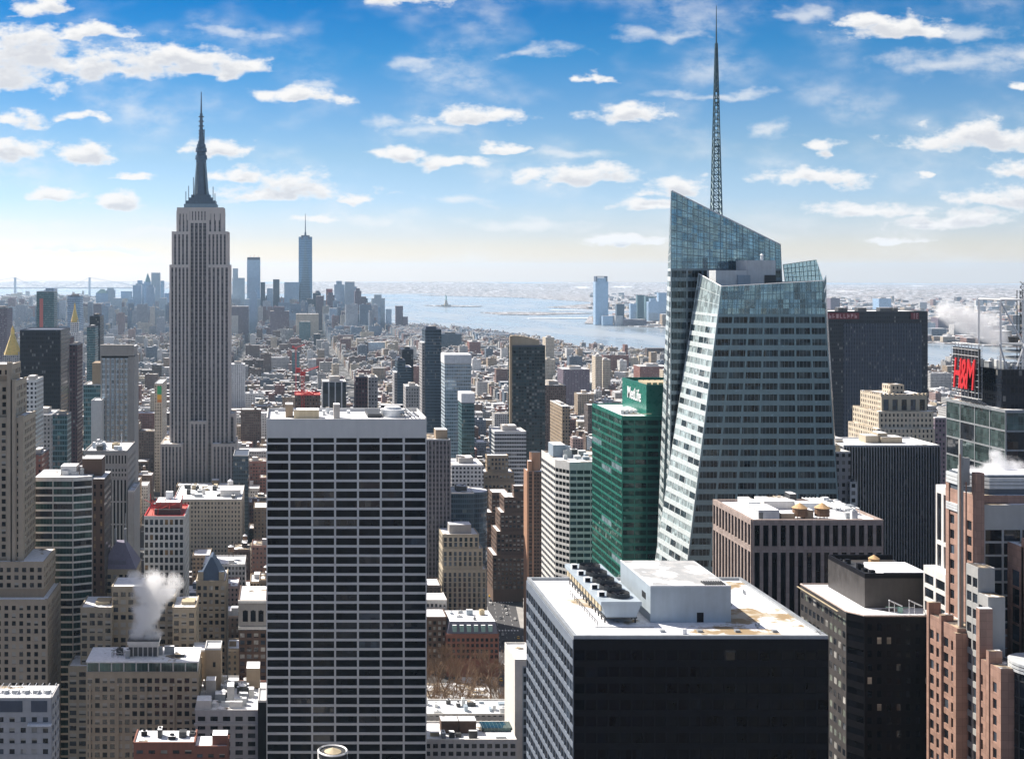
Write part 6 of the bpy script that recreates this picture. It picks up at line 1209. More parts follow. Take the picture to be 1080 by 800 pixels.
# tower cranes
def crane(label, px, top, Y, base, jib):
    B = Bld('tower_crane', label, 'crane', (wx(px, Y), Y, base), 'red tower cranes'); x = wx(px, Y); z1 = wz(top, Y); mb = MB(); h = 1.1; n = int((z1 - base) / 3)
    for sx, sy in ((-1, -1), (1, -1), (1, 1), (-1, 1)): mb.bar((x + sx * h, Y + sy * h, base), (x + sx * h, Y + sy * h, z1), .22)
    for k in range(n):
        a = base + 3 * k
        for (p, q) in (((-1, -1), (1, -1)), ((1, -1), (1, 1)), ((1, 1), (-1, 1)), ((-1, 1), (-1, -1))): mb.bar((x + p[0] * h, Y + p[1] * h, a), (x + q[0] * h, Y + q[1] * h, a + 3), .14)
    B.part(mb, 'mast', 'red_paint'); mb = MB(); mb.box(x - 2.4, x + 2.4, Y - 2, Y + 2, z1 - 1, z1 + 2.4); B.part(mb, 'cab', 'red_paint')
    mb = MB()
    for o in (-.9, .9): mb.bar((x, Y + o, z1 + 2), (x + jib, Y + o, z1 + abs(jib) * .5), .3)
    mb.bar((x, Y, z1 + 4), (x + jib, Y, z1 + abs(jib) * .5 + .6), .25); mb.bar((x, Y, z1 + 2), (x - jib * .3, Y, z1 + 6), .5); mb.box(x - jib * .3 - 2, x - jib * .3 + 2, Y - 1.5, Y + 1.5, z1 + 2, z1 + 6); B.part(mb, 'jib', 'red_paint')
crane('red tower crane with mast and cab above the gridded slab roof', 319.5, 395, 1150, 60, 14); crane('distant red tower crane among the low rooftops', 312, 368, 2350, 20, 16)
B = tower('building_site', 'red and brown unfinished floors under the crane behind the gridded slab', 'building', 311, 338, 416, 1150, 26, 'f_brown', 'red_roofing', rim='red_paint')
mb = MB(); rg = random.Random(5)
for k in range(14): mb.bar((B.b[0] + rg.uniform(0, 22), 1152 + rg.uniform(0, 20), B.b[4] - 1), (B.b[0] + rg.uniform(0, 22), 1152 + rg.uniform(0, 20), B.b[4] + rg.uniform(0, 4)), .25)
B.part(mb, 'scaffold_poles', 'red_paint')
B = tower('billboard_building', 'small cream building with a green and yellow painted wall sign left of the needle-topped skyscraper', 'building', 163, 171, 404, 1500, 60, 'f_cream', 'snow'); x0, x1, y0, y1, z = B.b
for c, a, b_ in (('green_sign', 407, 415.5), ('yellow_paint', 416, 421), ('orange_sign', 421.2, 424)): addbox(B, 'painted_sign', c, x0 + 3.2, x1 - .6, y0 - .5, y0 - .1, wz(b_, 1500), wz(a, 1500))

# ---- downtown and across the river, faint in the haze
DOWN = [  # px0 px1 top Y wall label extra
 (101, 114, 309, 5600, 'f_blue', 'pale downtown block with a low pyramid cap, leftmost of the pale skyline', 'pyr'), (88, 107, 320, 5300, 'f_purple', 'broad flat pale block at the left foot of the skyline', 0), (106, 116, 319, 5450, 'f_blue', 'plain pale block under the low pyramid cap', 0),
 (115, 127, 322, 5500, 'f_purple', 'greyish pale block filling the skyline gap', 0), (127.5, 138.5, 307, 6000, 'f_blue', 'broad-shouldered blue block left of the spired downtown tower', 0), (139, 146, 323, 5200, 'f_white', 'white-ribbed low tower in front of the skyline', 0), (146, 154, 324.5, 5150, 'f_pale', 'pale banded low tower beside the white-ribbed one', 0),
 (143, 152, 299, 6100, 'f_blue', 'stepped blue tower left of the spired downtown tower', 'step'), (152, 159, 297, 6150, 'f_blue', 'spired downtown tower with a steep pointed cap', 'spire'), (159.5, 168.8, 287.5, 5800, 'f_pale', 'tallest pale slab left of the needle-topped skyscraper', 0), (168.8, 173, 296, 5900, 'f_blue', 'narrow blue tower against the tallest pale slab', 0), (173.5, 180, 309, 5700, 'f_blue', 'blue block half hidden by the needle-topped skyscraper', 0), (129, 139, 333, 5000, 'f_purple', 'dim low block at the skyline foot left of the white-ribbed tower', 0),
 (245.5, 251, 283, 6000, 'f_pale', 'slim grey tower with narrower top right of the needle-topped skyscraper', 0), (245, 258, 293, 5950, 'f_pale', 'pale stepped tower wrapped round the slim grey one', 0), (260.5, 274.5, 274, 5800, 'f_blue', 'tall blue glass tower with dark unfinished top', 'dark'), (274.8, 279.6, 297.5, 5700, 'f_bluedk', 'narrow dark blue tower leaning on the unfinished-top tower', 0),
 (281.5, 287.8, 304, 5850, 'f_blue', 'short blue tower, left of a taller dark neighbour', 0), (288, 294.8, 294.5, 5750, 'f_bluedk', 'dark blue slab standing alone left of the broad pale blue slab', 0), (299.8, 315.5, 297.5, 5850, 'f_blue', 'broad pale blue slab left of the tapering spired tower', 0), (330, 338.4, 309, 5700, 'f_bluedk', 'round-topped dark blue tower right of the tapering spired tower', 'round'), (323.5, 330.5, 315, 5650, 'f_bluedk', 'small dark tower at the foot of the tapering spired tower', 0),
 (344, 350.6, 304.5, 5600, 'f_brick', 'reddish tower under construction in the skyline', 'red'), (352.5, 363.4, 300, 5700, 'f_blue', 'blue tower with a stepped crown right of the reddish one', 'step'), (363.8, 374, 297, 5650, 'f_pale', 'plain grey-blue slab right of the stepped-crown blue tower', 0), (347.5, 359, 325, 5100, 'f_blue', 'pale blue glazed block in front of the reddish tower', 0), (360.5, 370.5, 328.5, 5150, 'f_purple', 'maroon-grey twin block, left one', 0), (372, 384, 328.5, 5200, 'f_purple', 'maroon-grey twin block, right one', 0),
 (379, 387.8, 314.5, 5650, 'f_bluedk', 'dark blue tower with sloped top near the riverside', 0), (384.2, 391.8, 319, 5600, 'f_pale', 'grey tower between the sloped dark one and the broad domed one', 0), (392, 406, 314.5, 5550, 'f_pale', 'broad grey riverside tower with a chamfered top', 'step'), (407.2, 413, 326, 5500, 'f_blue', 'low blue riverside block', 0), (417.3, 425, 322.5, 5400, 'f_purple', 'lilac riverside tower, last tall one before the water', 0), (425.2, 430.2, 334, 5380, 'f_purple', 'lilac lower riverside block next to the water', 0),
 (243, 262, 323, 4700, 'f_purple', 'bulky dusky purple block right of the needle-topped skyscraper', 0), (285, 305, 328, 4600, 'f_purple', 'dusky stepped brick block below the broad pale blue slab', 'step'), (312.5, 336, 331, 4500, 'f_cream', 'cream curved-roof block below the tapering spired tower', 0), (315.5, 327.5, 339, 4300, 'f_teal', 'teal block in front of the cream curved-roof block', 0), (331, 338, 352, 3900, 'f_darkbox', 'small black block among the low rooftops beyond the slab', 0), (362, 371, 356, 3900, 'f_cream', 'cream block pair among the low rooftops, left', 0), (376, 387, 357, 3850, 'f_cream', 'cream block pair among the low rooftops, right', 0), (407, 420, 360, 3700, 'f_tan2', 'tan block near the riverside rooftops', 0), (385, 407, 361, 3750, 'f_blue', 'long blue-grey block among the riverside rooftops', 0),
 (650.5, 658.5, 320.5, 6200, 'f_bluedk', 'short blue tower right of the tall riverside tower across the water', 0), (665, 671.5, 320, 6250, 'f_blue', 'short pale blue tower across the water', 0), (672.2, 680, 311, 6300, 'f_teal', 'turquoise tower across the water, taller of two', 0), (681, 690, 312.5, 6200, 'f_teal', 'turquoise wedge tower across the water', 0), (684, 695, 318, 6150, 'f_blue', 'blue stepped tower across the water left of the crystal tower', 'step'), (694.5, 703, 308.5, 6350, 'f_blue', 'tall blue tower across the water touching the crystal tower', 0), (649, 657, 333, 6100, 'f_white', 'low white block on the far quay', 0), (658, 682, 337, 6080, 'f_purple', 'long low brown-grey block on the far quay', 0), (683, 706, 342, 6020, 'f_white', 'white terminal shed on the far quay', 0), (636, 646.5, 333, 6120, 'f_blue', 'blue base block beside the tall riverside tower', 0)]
for a, b_, t, Y, wall, lb, ex in DOWN:
    B = tower('downtown_tower' if a < 600 else 'riverside_tower', lb, 'building', a, b_, t, Y, max(25, (b_ - a) * Y / F * .7), wall, 'snow_thin', par=False, group='pale towers of the far skyline'); x0, x1, y0, y1, z = B.b; m = (x0 + x1) / 2; w_ = x1 - x0
    if ex == 'pyr': mb = MB(); mb.prism([(x0, y0), (x1, y0), (x1, y1), (x0, y1)], z + .2, z + 18, 0, None, False, None, [(m - 6, y0 + 14), (m + 6, y0 + 14), (m + 6, y0 + 20), (m - 6, y0 + 20)]); B.part(mb, 'roof_pyramid', 'copper_green')
    if ex == 'spire': mb = MB(); mb.cyl(m, (y0 + y1) / 2, w_ * .48, .6, z + .2, z + 42, 8); B.part(mb, 'pointed_cap', 'copper_green')
    if ex == 'step': addbox(B, 'setback', wall, x0 + w_ * .2, x1 - w_ * .25, y0 + 3, y1 - 3, z + .15, z + 16)
    if ex == 'dark': addbox(B, 'unfinished_top', 'steel_slate', x0 + 1, x1 - 1, y0 + 1, y1 - 1, z + .15, z + 12); mb = MB(); [mb.bar((x0 + w_ * f, y0 + 10, z + 12), (x0 + w_ * f + 4, y0 + 10, z + 12 + h_), .7) for f, h_ in ((.2, 8), (.5, 12), (.8, 7))]; B.part(mb, 'roof_crane', 'red_faded')
    if ex == 'round': mb = MB(); mb.cyl(m, (y0 + y1) / 2, w_ * .5, w_ * .3, z + .15, z + 10, 16); B.part(mb, 'dome', 'steel_slate')
    if ex == 'red': addbox(B, 'red_netting', 'red_faded', x0 + 6, x1 + .6, y0 - .8, y1 + .5, z - 90, z - .5)
rg = random.Random(15); FILL = {'left of the needle-topped skyscraper': (92, 176, 12, 300, 328), 'just right of the needle-topped skyscraper': (246, 298, 9, 301, 330), 'right of the tapering spired tower': (331, 404, 15, 302, 331)}
for where, (pa, pb, n, ta, tb) in FILL.items():
    for k in range(n):
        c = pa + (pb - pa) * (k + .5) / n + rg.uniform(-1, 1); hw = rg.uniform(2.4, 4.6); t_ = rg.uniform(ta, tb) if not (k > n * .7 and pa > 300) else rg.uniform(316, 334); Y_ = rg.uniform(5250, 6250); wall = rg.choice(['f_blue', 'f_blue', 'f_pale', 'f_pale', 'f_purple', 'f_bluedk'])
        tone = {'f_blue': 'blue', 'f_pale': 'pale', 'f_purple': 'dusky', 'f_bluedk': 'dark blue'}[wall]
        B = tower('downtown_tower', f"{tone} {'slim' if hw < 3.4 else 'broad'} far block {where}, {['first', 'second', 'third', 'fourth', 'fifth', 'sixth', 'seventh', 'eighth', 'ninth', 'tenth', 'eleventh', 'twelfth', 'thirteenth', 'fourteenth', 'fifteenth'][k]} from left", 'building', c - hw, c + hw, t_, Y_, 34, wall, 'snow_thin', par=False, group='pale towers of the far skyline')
        if k % 3 == 0: x0, x1, y0, y1, z = B.b; addbox(B, 'setback', wall, x0 + 5, x1 - 6, y0 + 4, y1 - 4, z + .15, z + 11)
# tapering glass tower with spire
def taper_tower():
    Y = 5890.0; B = Bld('tapering_tower', 'tall tapering pale blue glass tower with a thin spire', 'skyscraper', (wx(322, Y), Y, 0), short='the tapering spired tower'); ANCHOR.append((B.short, 322, 290, 315, 330)); cx, cy = wx(322.2, Y), Y + 32; h = 31.5
    zt = wz(249.5, Y); B.foot(cx - 32, cx + 32, Y, Y + 64, zt); mb = MB(); s = 22.3 * 1.414
    base = [(cx - h, cy - h), (cx + h, cy - h), (cx + h, cy + h), (cx - h, cy + h)]; top = [(cx, cy - s), (cx + s, cy), (cx, cy + s), (cx - s, cy)]
    mb.prism(base, 0, 56, 0); mb.v += [(x, y, 56.01) for x, y in base] + [(x, y, zt) for x, y in top]; i = len(mb.v) - 8
    for k in range(4): mb.idx((i + k, i + (k + 1) % 4, i + 4 + k), 0 if k % 2 else 1); mb.idx((i + k, i + 4 + k, i + 4 + (k - 1) % 4), 1 if k % 2 else 0)
    mb.idx((i + 4, i + 5, i + 6, i + 7), 0); B.part(mb, 'wall', ['f_taper', 'f_taper'])
    mb = MB(); mb.cyl(cx, cy, 20, 20, zt + .1, zt + 7, 20); mb.cyl(cx, cy, 5, 4, zt + 7, zt + 22, 8); mb.cyl(cx, cy, 2.6, .8, zt + 22, wz(225, Y), 6); B.part(mb, 'spire', 'steel_slate'); addbox(B, 'plant_band', 'steel_slate', cx - 20, cx + 20, cy - 20, cy + 20, zt - 12, zt + .05)
fac('f_taper', (.14, .20, .27), (.10, .17, .24), pw=4, ph=8, fw=.92, fh=.85, rough=.3, gr=.1, metal=.4, gmetal=.65, blind=0, gvar=.2); taper_tower()
def quay_tower():
    Y = 6180.0; B = tower('riverside_tower', 'tallest blue tower across the water with a hollow notched crown', 'skyscraper', 628, 641.5, 297, Y, 46, 'f_blue', 'steel_slate', par=False, short='the tall riverside tower'); x0, x1, y0, y1, z = B.b
    for f in (0, 1): xa = x0 + 3 if f == 0 else x1 - 9; mb = MB(); mb.box(xa, xa + 6, y0 + 2, y1 - 2, z + .2, z + 23); B.part(mb, 'crown_pier', 'steel_slate')
    addbox(B, 'crown_screen', 'f_blue', x0 + 9.02, x1 - 9.02, y0 + 6, y1 - 6, z + .21, z + 19)
    addbox(B, 'crown_beam', 'steel_slate', x0 + 3, x1 - 3, y0 + 1.9, y1 - 1.9, z + 23.02, z + 27)
quay_tower()
# suspension bridge far out
def bridge():
    Y = 13500.0; B = Bld('suspension_bridge', 'far-off suspension bridge with two pale towers above the harbour mouth', 'bridge', (wx(55, Y), Y, -2)); zt = wz(292.5, Y); xs = [wx(16, Y), wx(94.5, Y)]; zd = 78
    for x in xs:
        mb = MB()
        for o in (-14, 14): mb.box(x - 9, x + 9, Y + o - 7, Y + o + 7, -2, zt)
        mb.box(x - 8, x + 8, Y - 6.9, Y + 6.9, zt - 22, zt - 2); mb.box(x - 8, x + 8, Y - 6.9, Y + 6.9, zd - 12, zd - 2); B.part(mb, 'tower', 'bridge_grey')
    mb = MB(); mb.box(xs[0] - 700, xs[1] + 700, Y - 12, Y + 12, zd, zd + 9); B.part(mb, 'deck', 'bridge_grey'); mb = MB(); n = 20; sp = xs[1] - xs[0]; pt = lambda x: (x, Y - 13, zd + 12 + (zt - zd - 12) * (((x - xs[0]) / sp - .5) * 2) ** 2)
    for k in range(n): mb.bar(pt(xs[0] + sp * k / n), pt(xs[0] + sp * (k + 1) / n), 2.0)
    mb.bar((xs[0], Y - 13, zt), (xs[0] - 600, Y - 13, zd + 8), 2); mb.bar((xs[1], Y - 13, zt), (xs[1] + 600, Y - 13, zd + 8), 2); B.part(mb, 'cable', 'bridge_grey')
plain('bridge_grey', (.42, .47, .53), .7); bridge()
def statue():
    Y = 9420.0; B = Bld('statue', 'small green statue with raised arm on a pedestal on its island', 'statue', (wx(470.5, Y), Y, 2)); x = wx(470.5, Y); mb = MB(); n = 11
    mb.prism([(x + (36 if k % 2 else 26) * math.cos(math.pi * k / n), Y + (36 if k % 2 else 26) * math.sin(math.pi * k / n)) for k in range(2 * n)], 2, 12); B.part(mb, 'star_base', 'limestone'); mb = MB(); mb.box(x - 14, x + 14, Y - 14, Y + 14, 12.01, 20); mb.prism([(x - 10, Y - 10), (x + 10, Y - 10), (x + 10, Y + 10), (x - 10, Y + 10)], 20.01, 47, 0, None, False, None, [(x - 7, Y - 7), (x + 7, Y - 7), (x + 7, Y + 7), (x - 7, Y + 7)]); B.part(mb, 'pedestal', 'limestone')
    mb = MB(); P = [(0, 0, 47, 6), (0, 0, 55, 5.6), (0, 0, 68, 4.6), (.3, 0, 75, 4.8), (.3, 0, 78.5, 2), (.3, 0, 80, 2.4), (.3, 0, 84, 2.2), (.3, 0, 86, .8)]
    for (a, b_, c, r), (a2, b2, c2, r2) in zip(P[:-1], P[1:]): mb.bar((x + a, Y + b_, c), (x + a2, Y + b2, c2), r, 0, r2, 10)
    mb.bar((x - 3.6, Y, 75), (x - 5.5, Y - 1, 84), 1.6, 0, 1.1, 8); mb.bar((x - 5.5, Y - 1, 84), (x - 6, Y - 1, 90), .9, 0, .7, 8); mb.cyl(x - 6, Y - 1, 1.6, 1.1, 90, 91, 8); mb.cyl(x - 6, Y - 1, .9, .1, 91, 94, 8); mb.bar((x + 4, Y - 2, 74), (x + 4.4, Y - 4.6, 67), 1.5, 0, 1.2, 8); mb.box(x + 2.6, x + 5.6, Y - 6, Y - 4.8, 64, 71)
    for k in range(7): an = math.pi * (k / 6); mb.bar((x + .3 + 2 * math.cos(an), Y, 84 + 1.2 * math.sin(an)), (x + .3 + 5 * math.cos(an), Y - .6, 85 + 3.6 * math.sin(an)), .35, 0, .1)
    B.part(mb, 'figure', 'torch_green')
statue()
# ================================================================== STREETS FULL OF BUILDINGS
def infill_mat():
    m, t, b = newmat('infill_wall')
    wc = t.node('ShaderNodeAttribute'); wc.attribute_name = 'wcol'; wp = t.node('ShaderNodeAttribute'); wp.attribute_name = 'wpar'
    p = t.sep(wp.outputs['Color'])
    mask, rnd, U, V, s = winmask(t, p[0], p[1], p[2], wp.outputs['Alpha'])
    pos = t.node('ShaderNodeNewGeometry').outputs['Position']
    n = t.noise(pos, .1, 5, .6); n2 = t.noise(t.vec('MULTIPLY', pos, (1, 1, .12)), .6, 3)
    wall = t.vec('SCALE', wc.outputs['Color'], t.math('MULTIPLY', t.ramp(n, .25, .75, .8, 1.2, False), t.ramp(n2, .25, .75, .85, 1.15, False)))
    gl = t.mix(t.math('MULTIPLY', t.math('GREATER_THAN', rnd, .74), .5), (.014, .017, .022, 1), (.32, .31, .29, 1))
    t.l.new(t.mix(mask, wall, gl), b.inputs['Base Color']); t.l.new(t.mixf(mask, .85, .15), b.inputs['Roughness'])
infill_mat()
COLS = [('red brick', (.20, .09, .07)), ('red brick', (.21, .115, .09)), ('brown brick', (.13, .085, .065)), ('dark brown', (.085, .06, .05)), ('tan brick', (.34, .26, .18)), ('tan brick', (.30, .22, .15)), ('cream', (.48, .41, .31)), ('grey stone', (.31, .30, .29)), ('pale grey', (.44, .43, .42)), ('white brick', (.60, .59, .57)), ('slate blue', (.10, .13, .17)), ('rosy brick', (.29, .20, .18))]
def in_poly(x, y, P):
    c = False; j = len(P) - 1
    for i in range(len(P)):
        if (P[i][1] > y) != (P[j][1] > y) and x < (P[j][0] - P[i][0]) * (y - P[i][1]) / (P[j][1] - P[i][1]) + P[i][0]: c = not c
        j = i
    return c
rg = random.Random(77); LOTS = []
KEEP = [(50, 150, 480, 812, 0)] + [(AVX(y) - 15, AVX(y) + 15, y, y + 20, 0) for y in range(480, 1500, 20)] + FOOT     # park and avenue side stay open
FA = np.array([(f[0], f[1], f[2], f[3]) for f in KEEP])
for by in range(532, 6900, 79):
    for ka in range(-14, 12):
        bx0, bx1 = 164 + 270 * (ka - 1), 124 + 270 * ka
        if (bx1 < -345 * (by + 60) / F) or (bx0 > 830 * by / F): continue
        for row in (0, 1):
            y0 = by + row * 29.5; x = bx0
            while x < bx1 - 8:
                w_ = rg.uniform(11, 30) if rg.random() < .75 else rg.uniform(28, 62)
                w_ = min(w_, bx1 - x); y = by
                if y < 1000: h = rg.choice([rg.uniform(18, 36), rg.uniform(34, 58), rg.uniform(14, 24)])
                elif y < 2000: h = rg.choice([rg.uniform(16, 34), rg.uniform(30, 52), rg.uniform(14, 24)]); h = rg.uniform(55, 85) if rg.random() < .04 else h
                elif y < 3600: h = rg.choice([rg.uniform(11, 24), rg.uniform(14, 32)]); h = rg.uniform(36, 62) if rg.random() < .07 else h
                elif y < 4600: h = rg.uniform(13, 36); h = rg.uniform(40, 65) if rg.random() < .08 else h
                else: h = rg.uniform(18, 60); h = rg.uniform(60, 135) if rg.random() < (.3 if -750 < x < 480 and y > 5000 else .08) else h
                dp = rg.uniform(21, 28.6)
                a, b_, c, d_ = x + .15, x + w_ - .15, y0, y0 + dp
                if row: c, d_ = by + 58.5 - dp, by + 58.5
                x += w_
                cx_ = CX + (a + b_) / 2 * F / c
                if cx_ < -60 or cx_ > 1140: continue
                if cx_ > 398 and y > 3600: h = min(h, 30, max(10, CAMZ - 56 * c / F))
                if np.any((FA[:, 0] - 1.2 < b_) & (FA[:, 1] + 1.2 > a) & (FA[:, 2] - 2 < d_) & (FA[:, 3] + 2 > c)): continue
                if not in_poly((a + b_) / 2, d_ + 25, MAN) or not in_poly(b_ + 20, c, MAN): continue
                col = rg.choice(COLS) if y < 1900 or rg.random() < .6 else rg.choice(COLS[:1] + COLS[2:3] + COLS[4:5] + COLS[6:12] + COLS[7:10])
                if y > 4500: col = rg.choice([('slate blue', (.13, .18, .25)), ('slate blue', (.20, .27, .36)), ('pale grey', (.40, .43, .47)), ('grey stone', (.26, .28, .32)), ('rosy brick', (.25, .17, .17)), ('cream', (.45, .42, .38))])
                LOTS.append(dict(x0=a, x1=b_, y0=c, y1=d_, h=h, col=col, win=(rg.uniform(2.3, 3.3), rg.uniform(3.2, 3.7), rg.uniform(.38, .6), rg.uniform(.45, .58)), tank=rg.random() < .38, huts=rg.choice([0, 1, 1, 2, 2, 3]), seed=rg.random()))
# which of them show largest: front-to-back cover mask at half size
mask = np.zeros((400, 540), bool); ents = [(f[2], None, f) for f in FOOT] + [(l['y0'], l, None) for l in LOTS]
for _, l, f in sorted(ents, key=lambda t: t[0]):
    if l: x0, x1, y0, y1, z = l['x0'], l['x1'], l['y0'], l['y1'], l['h']
    else: x0, x1, y0, y1, z = f
    n_ = 0
    rects = [(wx(0, 1), 0, 0, 0)]
    pf = [CX + x0 * F / y0, CX + x1 * F / y0, CY + (CAMZ - z) * F / y0, CY + CAMZ * F / y0]; pb = [CX + x0 * F / y1, CX + x1 * F / y1, CY + (CAMZ - z) * F / y1]
    for (u0, u1, v0, v1) in ((pf[0], pf[1], pf[2], pf[3]), (min(pf[0], pb[0]) if x0 > 0 else pf[0], pf[1] if x0 > 0 else max(pf[1], pb[1]), min(pb[2], pf[2]) + abs(pb[2] - pf[2]) * .25, max(pf[2], pb[2])), (pb[0], pf[0], (pf[2] + pb[2]) / 2, pf[3]) if x0 > 0 else (pf[1], pb[1], (pf[2] + pb[2]) / 2, pf[3])):
        a, b_, c, d_ = [int(round(q / 2)) for q in (u0, u1, v0, v1)]; a, b_ = max(0, a), min(540, b_); c, d_ = max(0, c), min(400, d_)
        if b_ > a and d_ > c: s_ = mask[c:d_, a:b_]; n_ += int((~s_).sum()); s_[:] = True
    if l: l['n'] = n_
LOTS.sort(key=lambda l: -l['n'])
SOLO = [l for l in LOTS[:285] if l['n'] >= 5]; REST = LOTS[len(SOLO):]
def lot_mesh(l, wall, roof, hut, tank):
    """wall with parapet and cornice; snowy deck; stair huts; wooden tank"""
    r = random.Random(l['seed']); x0, x1, y0, y1, h = l['x0'], l['x1'], l['y0'], l['y1'], l['h']; t = .4; zr = h - .9
    col = l['col'][1]; v = r.uniform(.85, 1.15); wall.cur = (col[0] * v, col[1] * v, col[2] * v, 1); wall.par = l['win']
    O = [(x0, y0), (x1, y0), (x1, y1), (x0, y1)]; I = [(x0 + t, y0 + t), (x1 - t, y0 + t), (x1 - t, y1 - t), (x0 + t, y1 - t)]
    i = len(wall.v); wall.v += [(x, y, 0) for x, y in O] + [(x, y, h) for x, y in O] + [(x, y, h) for x, y in I] + [(x, y, zr) for x, y in I]
    for k in range(4): q = (k + 1) % 4; wall.idx((i + k, i + q, i + 4 + q, i + 4 + k), 0)
    wall.par = (3, 3, 0, 0)
    for k in range(4): q = (k + 1) % 4; wall.idx((i + 4 + k, i + 4 + q, i + 8 + q, i + 8 + k), 0); wall.idx((i + 8 + k, i + 8 + q, i + 12 + q, i + 12 + k), 0)
    if h > 14 and y0 < 2600: wall.cur = tuple(min(.7, c * 1.25 + .03) for c in wall.cur[:3]) + (1,); wall.box(x0 - .25, x1 + .25, y0 - .55, y0 - .02, h - 1.6, h - .3)
    roof.face([(x, y, zr + .01) for x, y in I], 1 if r.random() < .35 else 0)
    for k in range(l['huts']):
        m = hut(); a = r.uniform(2.5, min(9, max(3, (x1 - x0) * .45))); b_ = r.uniform(2.5, 9); hx = r.uniform(x0 + .8, max(x0 + .9, x1 - a - .8)); hy = r.uniform(y0 + 1.5, max(y0 + 1.6, y1 - b_ - 1)); hh = r.uniform(2, 5.5)
        v2 = r.uniform(.6, 1.2); m.cur = tuple(c * v2 for c in col) + (1,) if r.random() < .6 else (.35, .35, .36, 1); m.par = (3, 3, 0, 0); m.box(hx, min(x1 - .5, hx + a), hy, min(y1 - .5, hy + b_), zr + .02 + k * .003, zr + hh, 0, 1)
    if l['tank']:
        m = tank(); tx, ty = r.uniform(x0 + 2.5, max(x0 + 2.6, x1 - 2.5)), r.uniform(y0 + 5, y1 - 3); rr = r.uniform(1.5, 2.2); zb = zr + r.uniform(2.5, 6)
        for a in range(4): m.bar((tx + rr * .7 * (1, -1, -1, 1)[a], ty + rr * .7 * (1, 1, -1, -1)[a], zr), (tx + rr * .7 * (1, -1, -1, 1)[a], ty + rr * .7 * (1, 1, -1, -1)[a], zb), .15, 0, None, 3)
        m.cyl(tx, ty, rr, rr * .96, zb, zb + 3.4, 9); m.cyl(tx, ty, rr * 1.05, .1, zb + 3.41, zb + 4.8, 9, 1)
def near_phrase(px, py):
    best = min(ANCHOR, key=lambda a: (max(0, a[3] - px, px - a[4]) * 1.0 + abs(py - a[2]) * .55) + (0 if a[3] <= px <= a[4] else 6))
    if px < best[3] - 1: rel = 'left of'
    elif px > best[4] + 1: rel = 'right of'
    elif py > best[2]: rel = 'below'
    else: rel = 'behind'
    return rel + ' ' + best[0]
for l in SOLO:
    h, w_ = l['h'], l['x1'] - l['x0']; l['px'], l['py'] = CX + (l['x0'] + l['x1']) / 2 * F / l['y0'], CY + (CAMZ - h) * F / l['y0']
    size = ('low' if h < 22 else 'mid-height' if h < 42 else 'tall') + (' narrow' if w_ < 17 else ' wide' if w_ > 34 else ''); kind = 'building'
    top = 'roof tank' if l['tank'] else ('plain snowy roof' if l['huts'] == 0 else 'one roof hut' if l['huts'] == 1 else 'roof huts')
    l['kind'] = 'apartment_building' if 'brick' in l['col'][0] else 'office_building'
    l['lab'] = f"{size} {l['col'][0]} block, {top}, {near_phrase(min(1080, max(0, l['px'])), l['py'])}".replace('mid-height wide', 'wide').replace('low wide', 'broad low')
ORD = ['leftmost', 'second from left', 'third from left', 'fourth from left', 'fifth from left', 'sixth from left', 'seventh from left', 'eighth from left', 'ninth from left', 'tenth from left']
byl = {}
for l in SOLO: byl.setdefault(l['lab'], []).append(l)
for lab, ls in byl.items():
    if len(ls) > 1:
        for k, l in enumerate(sorted(ls, key=lambda q: q['px'])): l['lab'] = (lab + ', ' + ORD[min(k, 9)]).replace(', second from', ', second from')
for l in SOLO:
    if len(l['lab'].split()) > 16: l['lab'] = l['lab'].replace(' block,', ',').replace('one roof hut', 'hut').replace('plain snowy roof', 'snowy roof')
    B = Bld(l['kind'], l['lab'], 'building', (l['x0'], l['y0'], 0), 'buildings filling the streets between the towers')
    wall, roof, huts, tanks = MB(), MB(), [], []
    def hut(): huts.append(MB()); return huts[-1]
    def tank(): tanks.append(MB()); return tanks[-1]
    lot_mesh(l, wall, roof, hut, tank)
    B.part(wall, 'wall', 'infill_wall', attr=True); B.part(roof, 'roof', ['snow', 'snow_thin'])
    for m in huts: B.part(m, 'roof_hut', ['infill_wall', 'snow'], attr=True)
    for m in tanks: B.part(m, 'water_tank', ['wood_tank', 'snow'])
# the blocks behind the viewpoint, met only in reflections
rg = random.Random(31); BACK = []
for by in range(-1500, -110, 79):
    for ka in range(-4, 6):
        x = 164 + 270 * (ka - 1)
        while x < 124 + 270 * ka - 20:
            w_ = rg.uniform(25, 60); h = rg.choice([rg.uniform(30, 80), rg.uniform(70, 150), rg.uniform(100, 215)])
            BACK.append(dict(x0=x, x1=x + w_ - 1, y0=by, y1=by + 55, h=h, col=rg.choice(COLS), win=(rg.uniform(2, 3.3), 3.6, rg.uniform(.5, .8), rg.uniform(.5, .7)), tank=False, huts=2, seed=rg.random())); x += w_
wall, roof, ht, tk = MB(), MB(), MB(), MB(); allm = MB()
for l in REST + BACK: lot_mesh(l, wall, roof, lambda: ht, lambda: tk)
for m, sh in ((wall, {0: 0}), (roof, {0: 1, 1: 3}), (ht, {0: 0, 1: 1}), (tk, {0: 2, 1: 1})):
    o = len(allm.v); allm.v += m.v; allm.f += [tuple(i + o for i in f) for f in m.f]; allm.m += [sh[k] for k in m.m]; allm.c += m.c; allm.p += m.p
o = allm.build('city_buildings', ['infill_wall', 'snow', 'wood_tank', 'snow_thin'], attr=True); tag(o, 'mass of small snow-roofed buildings filling the blocks out to the river', 'buildings', kind='stuff')

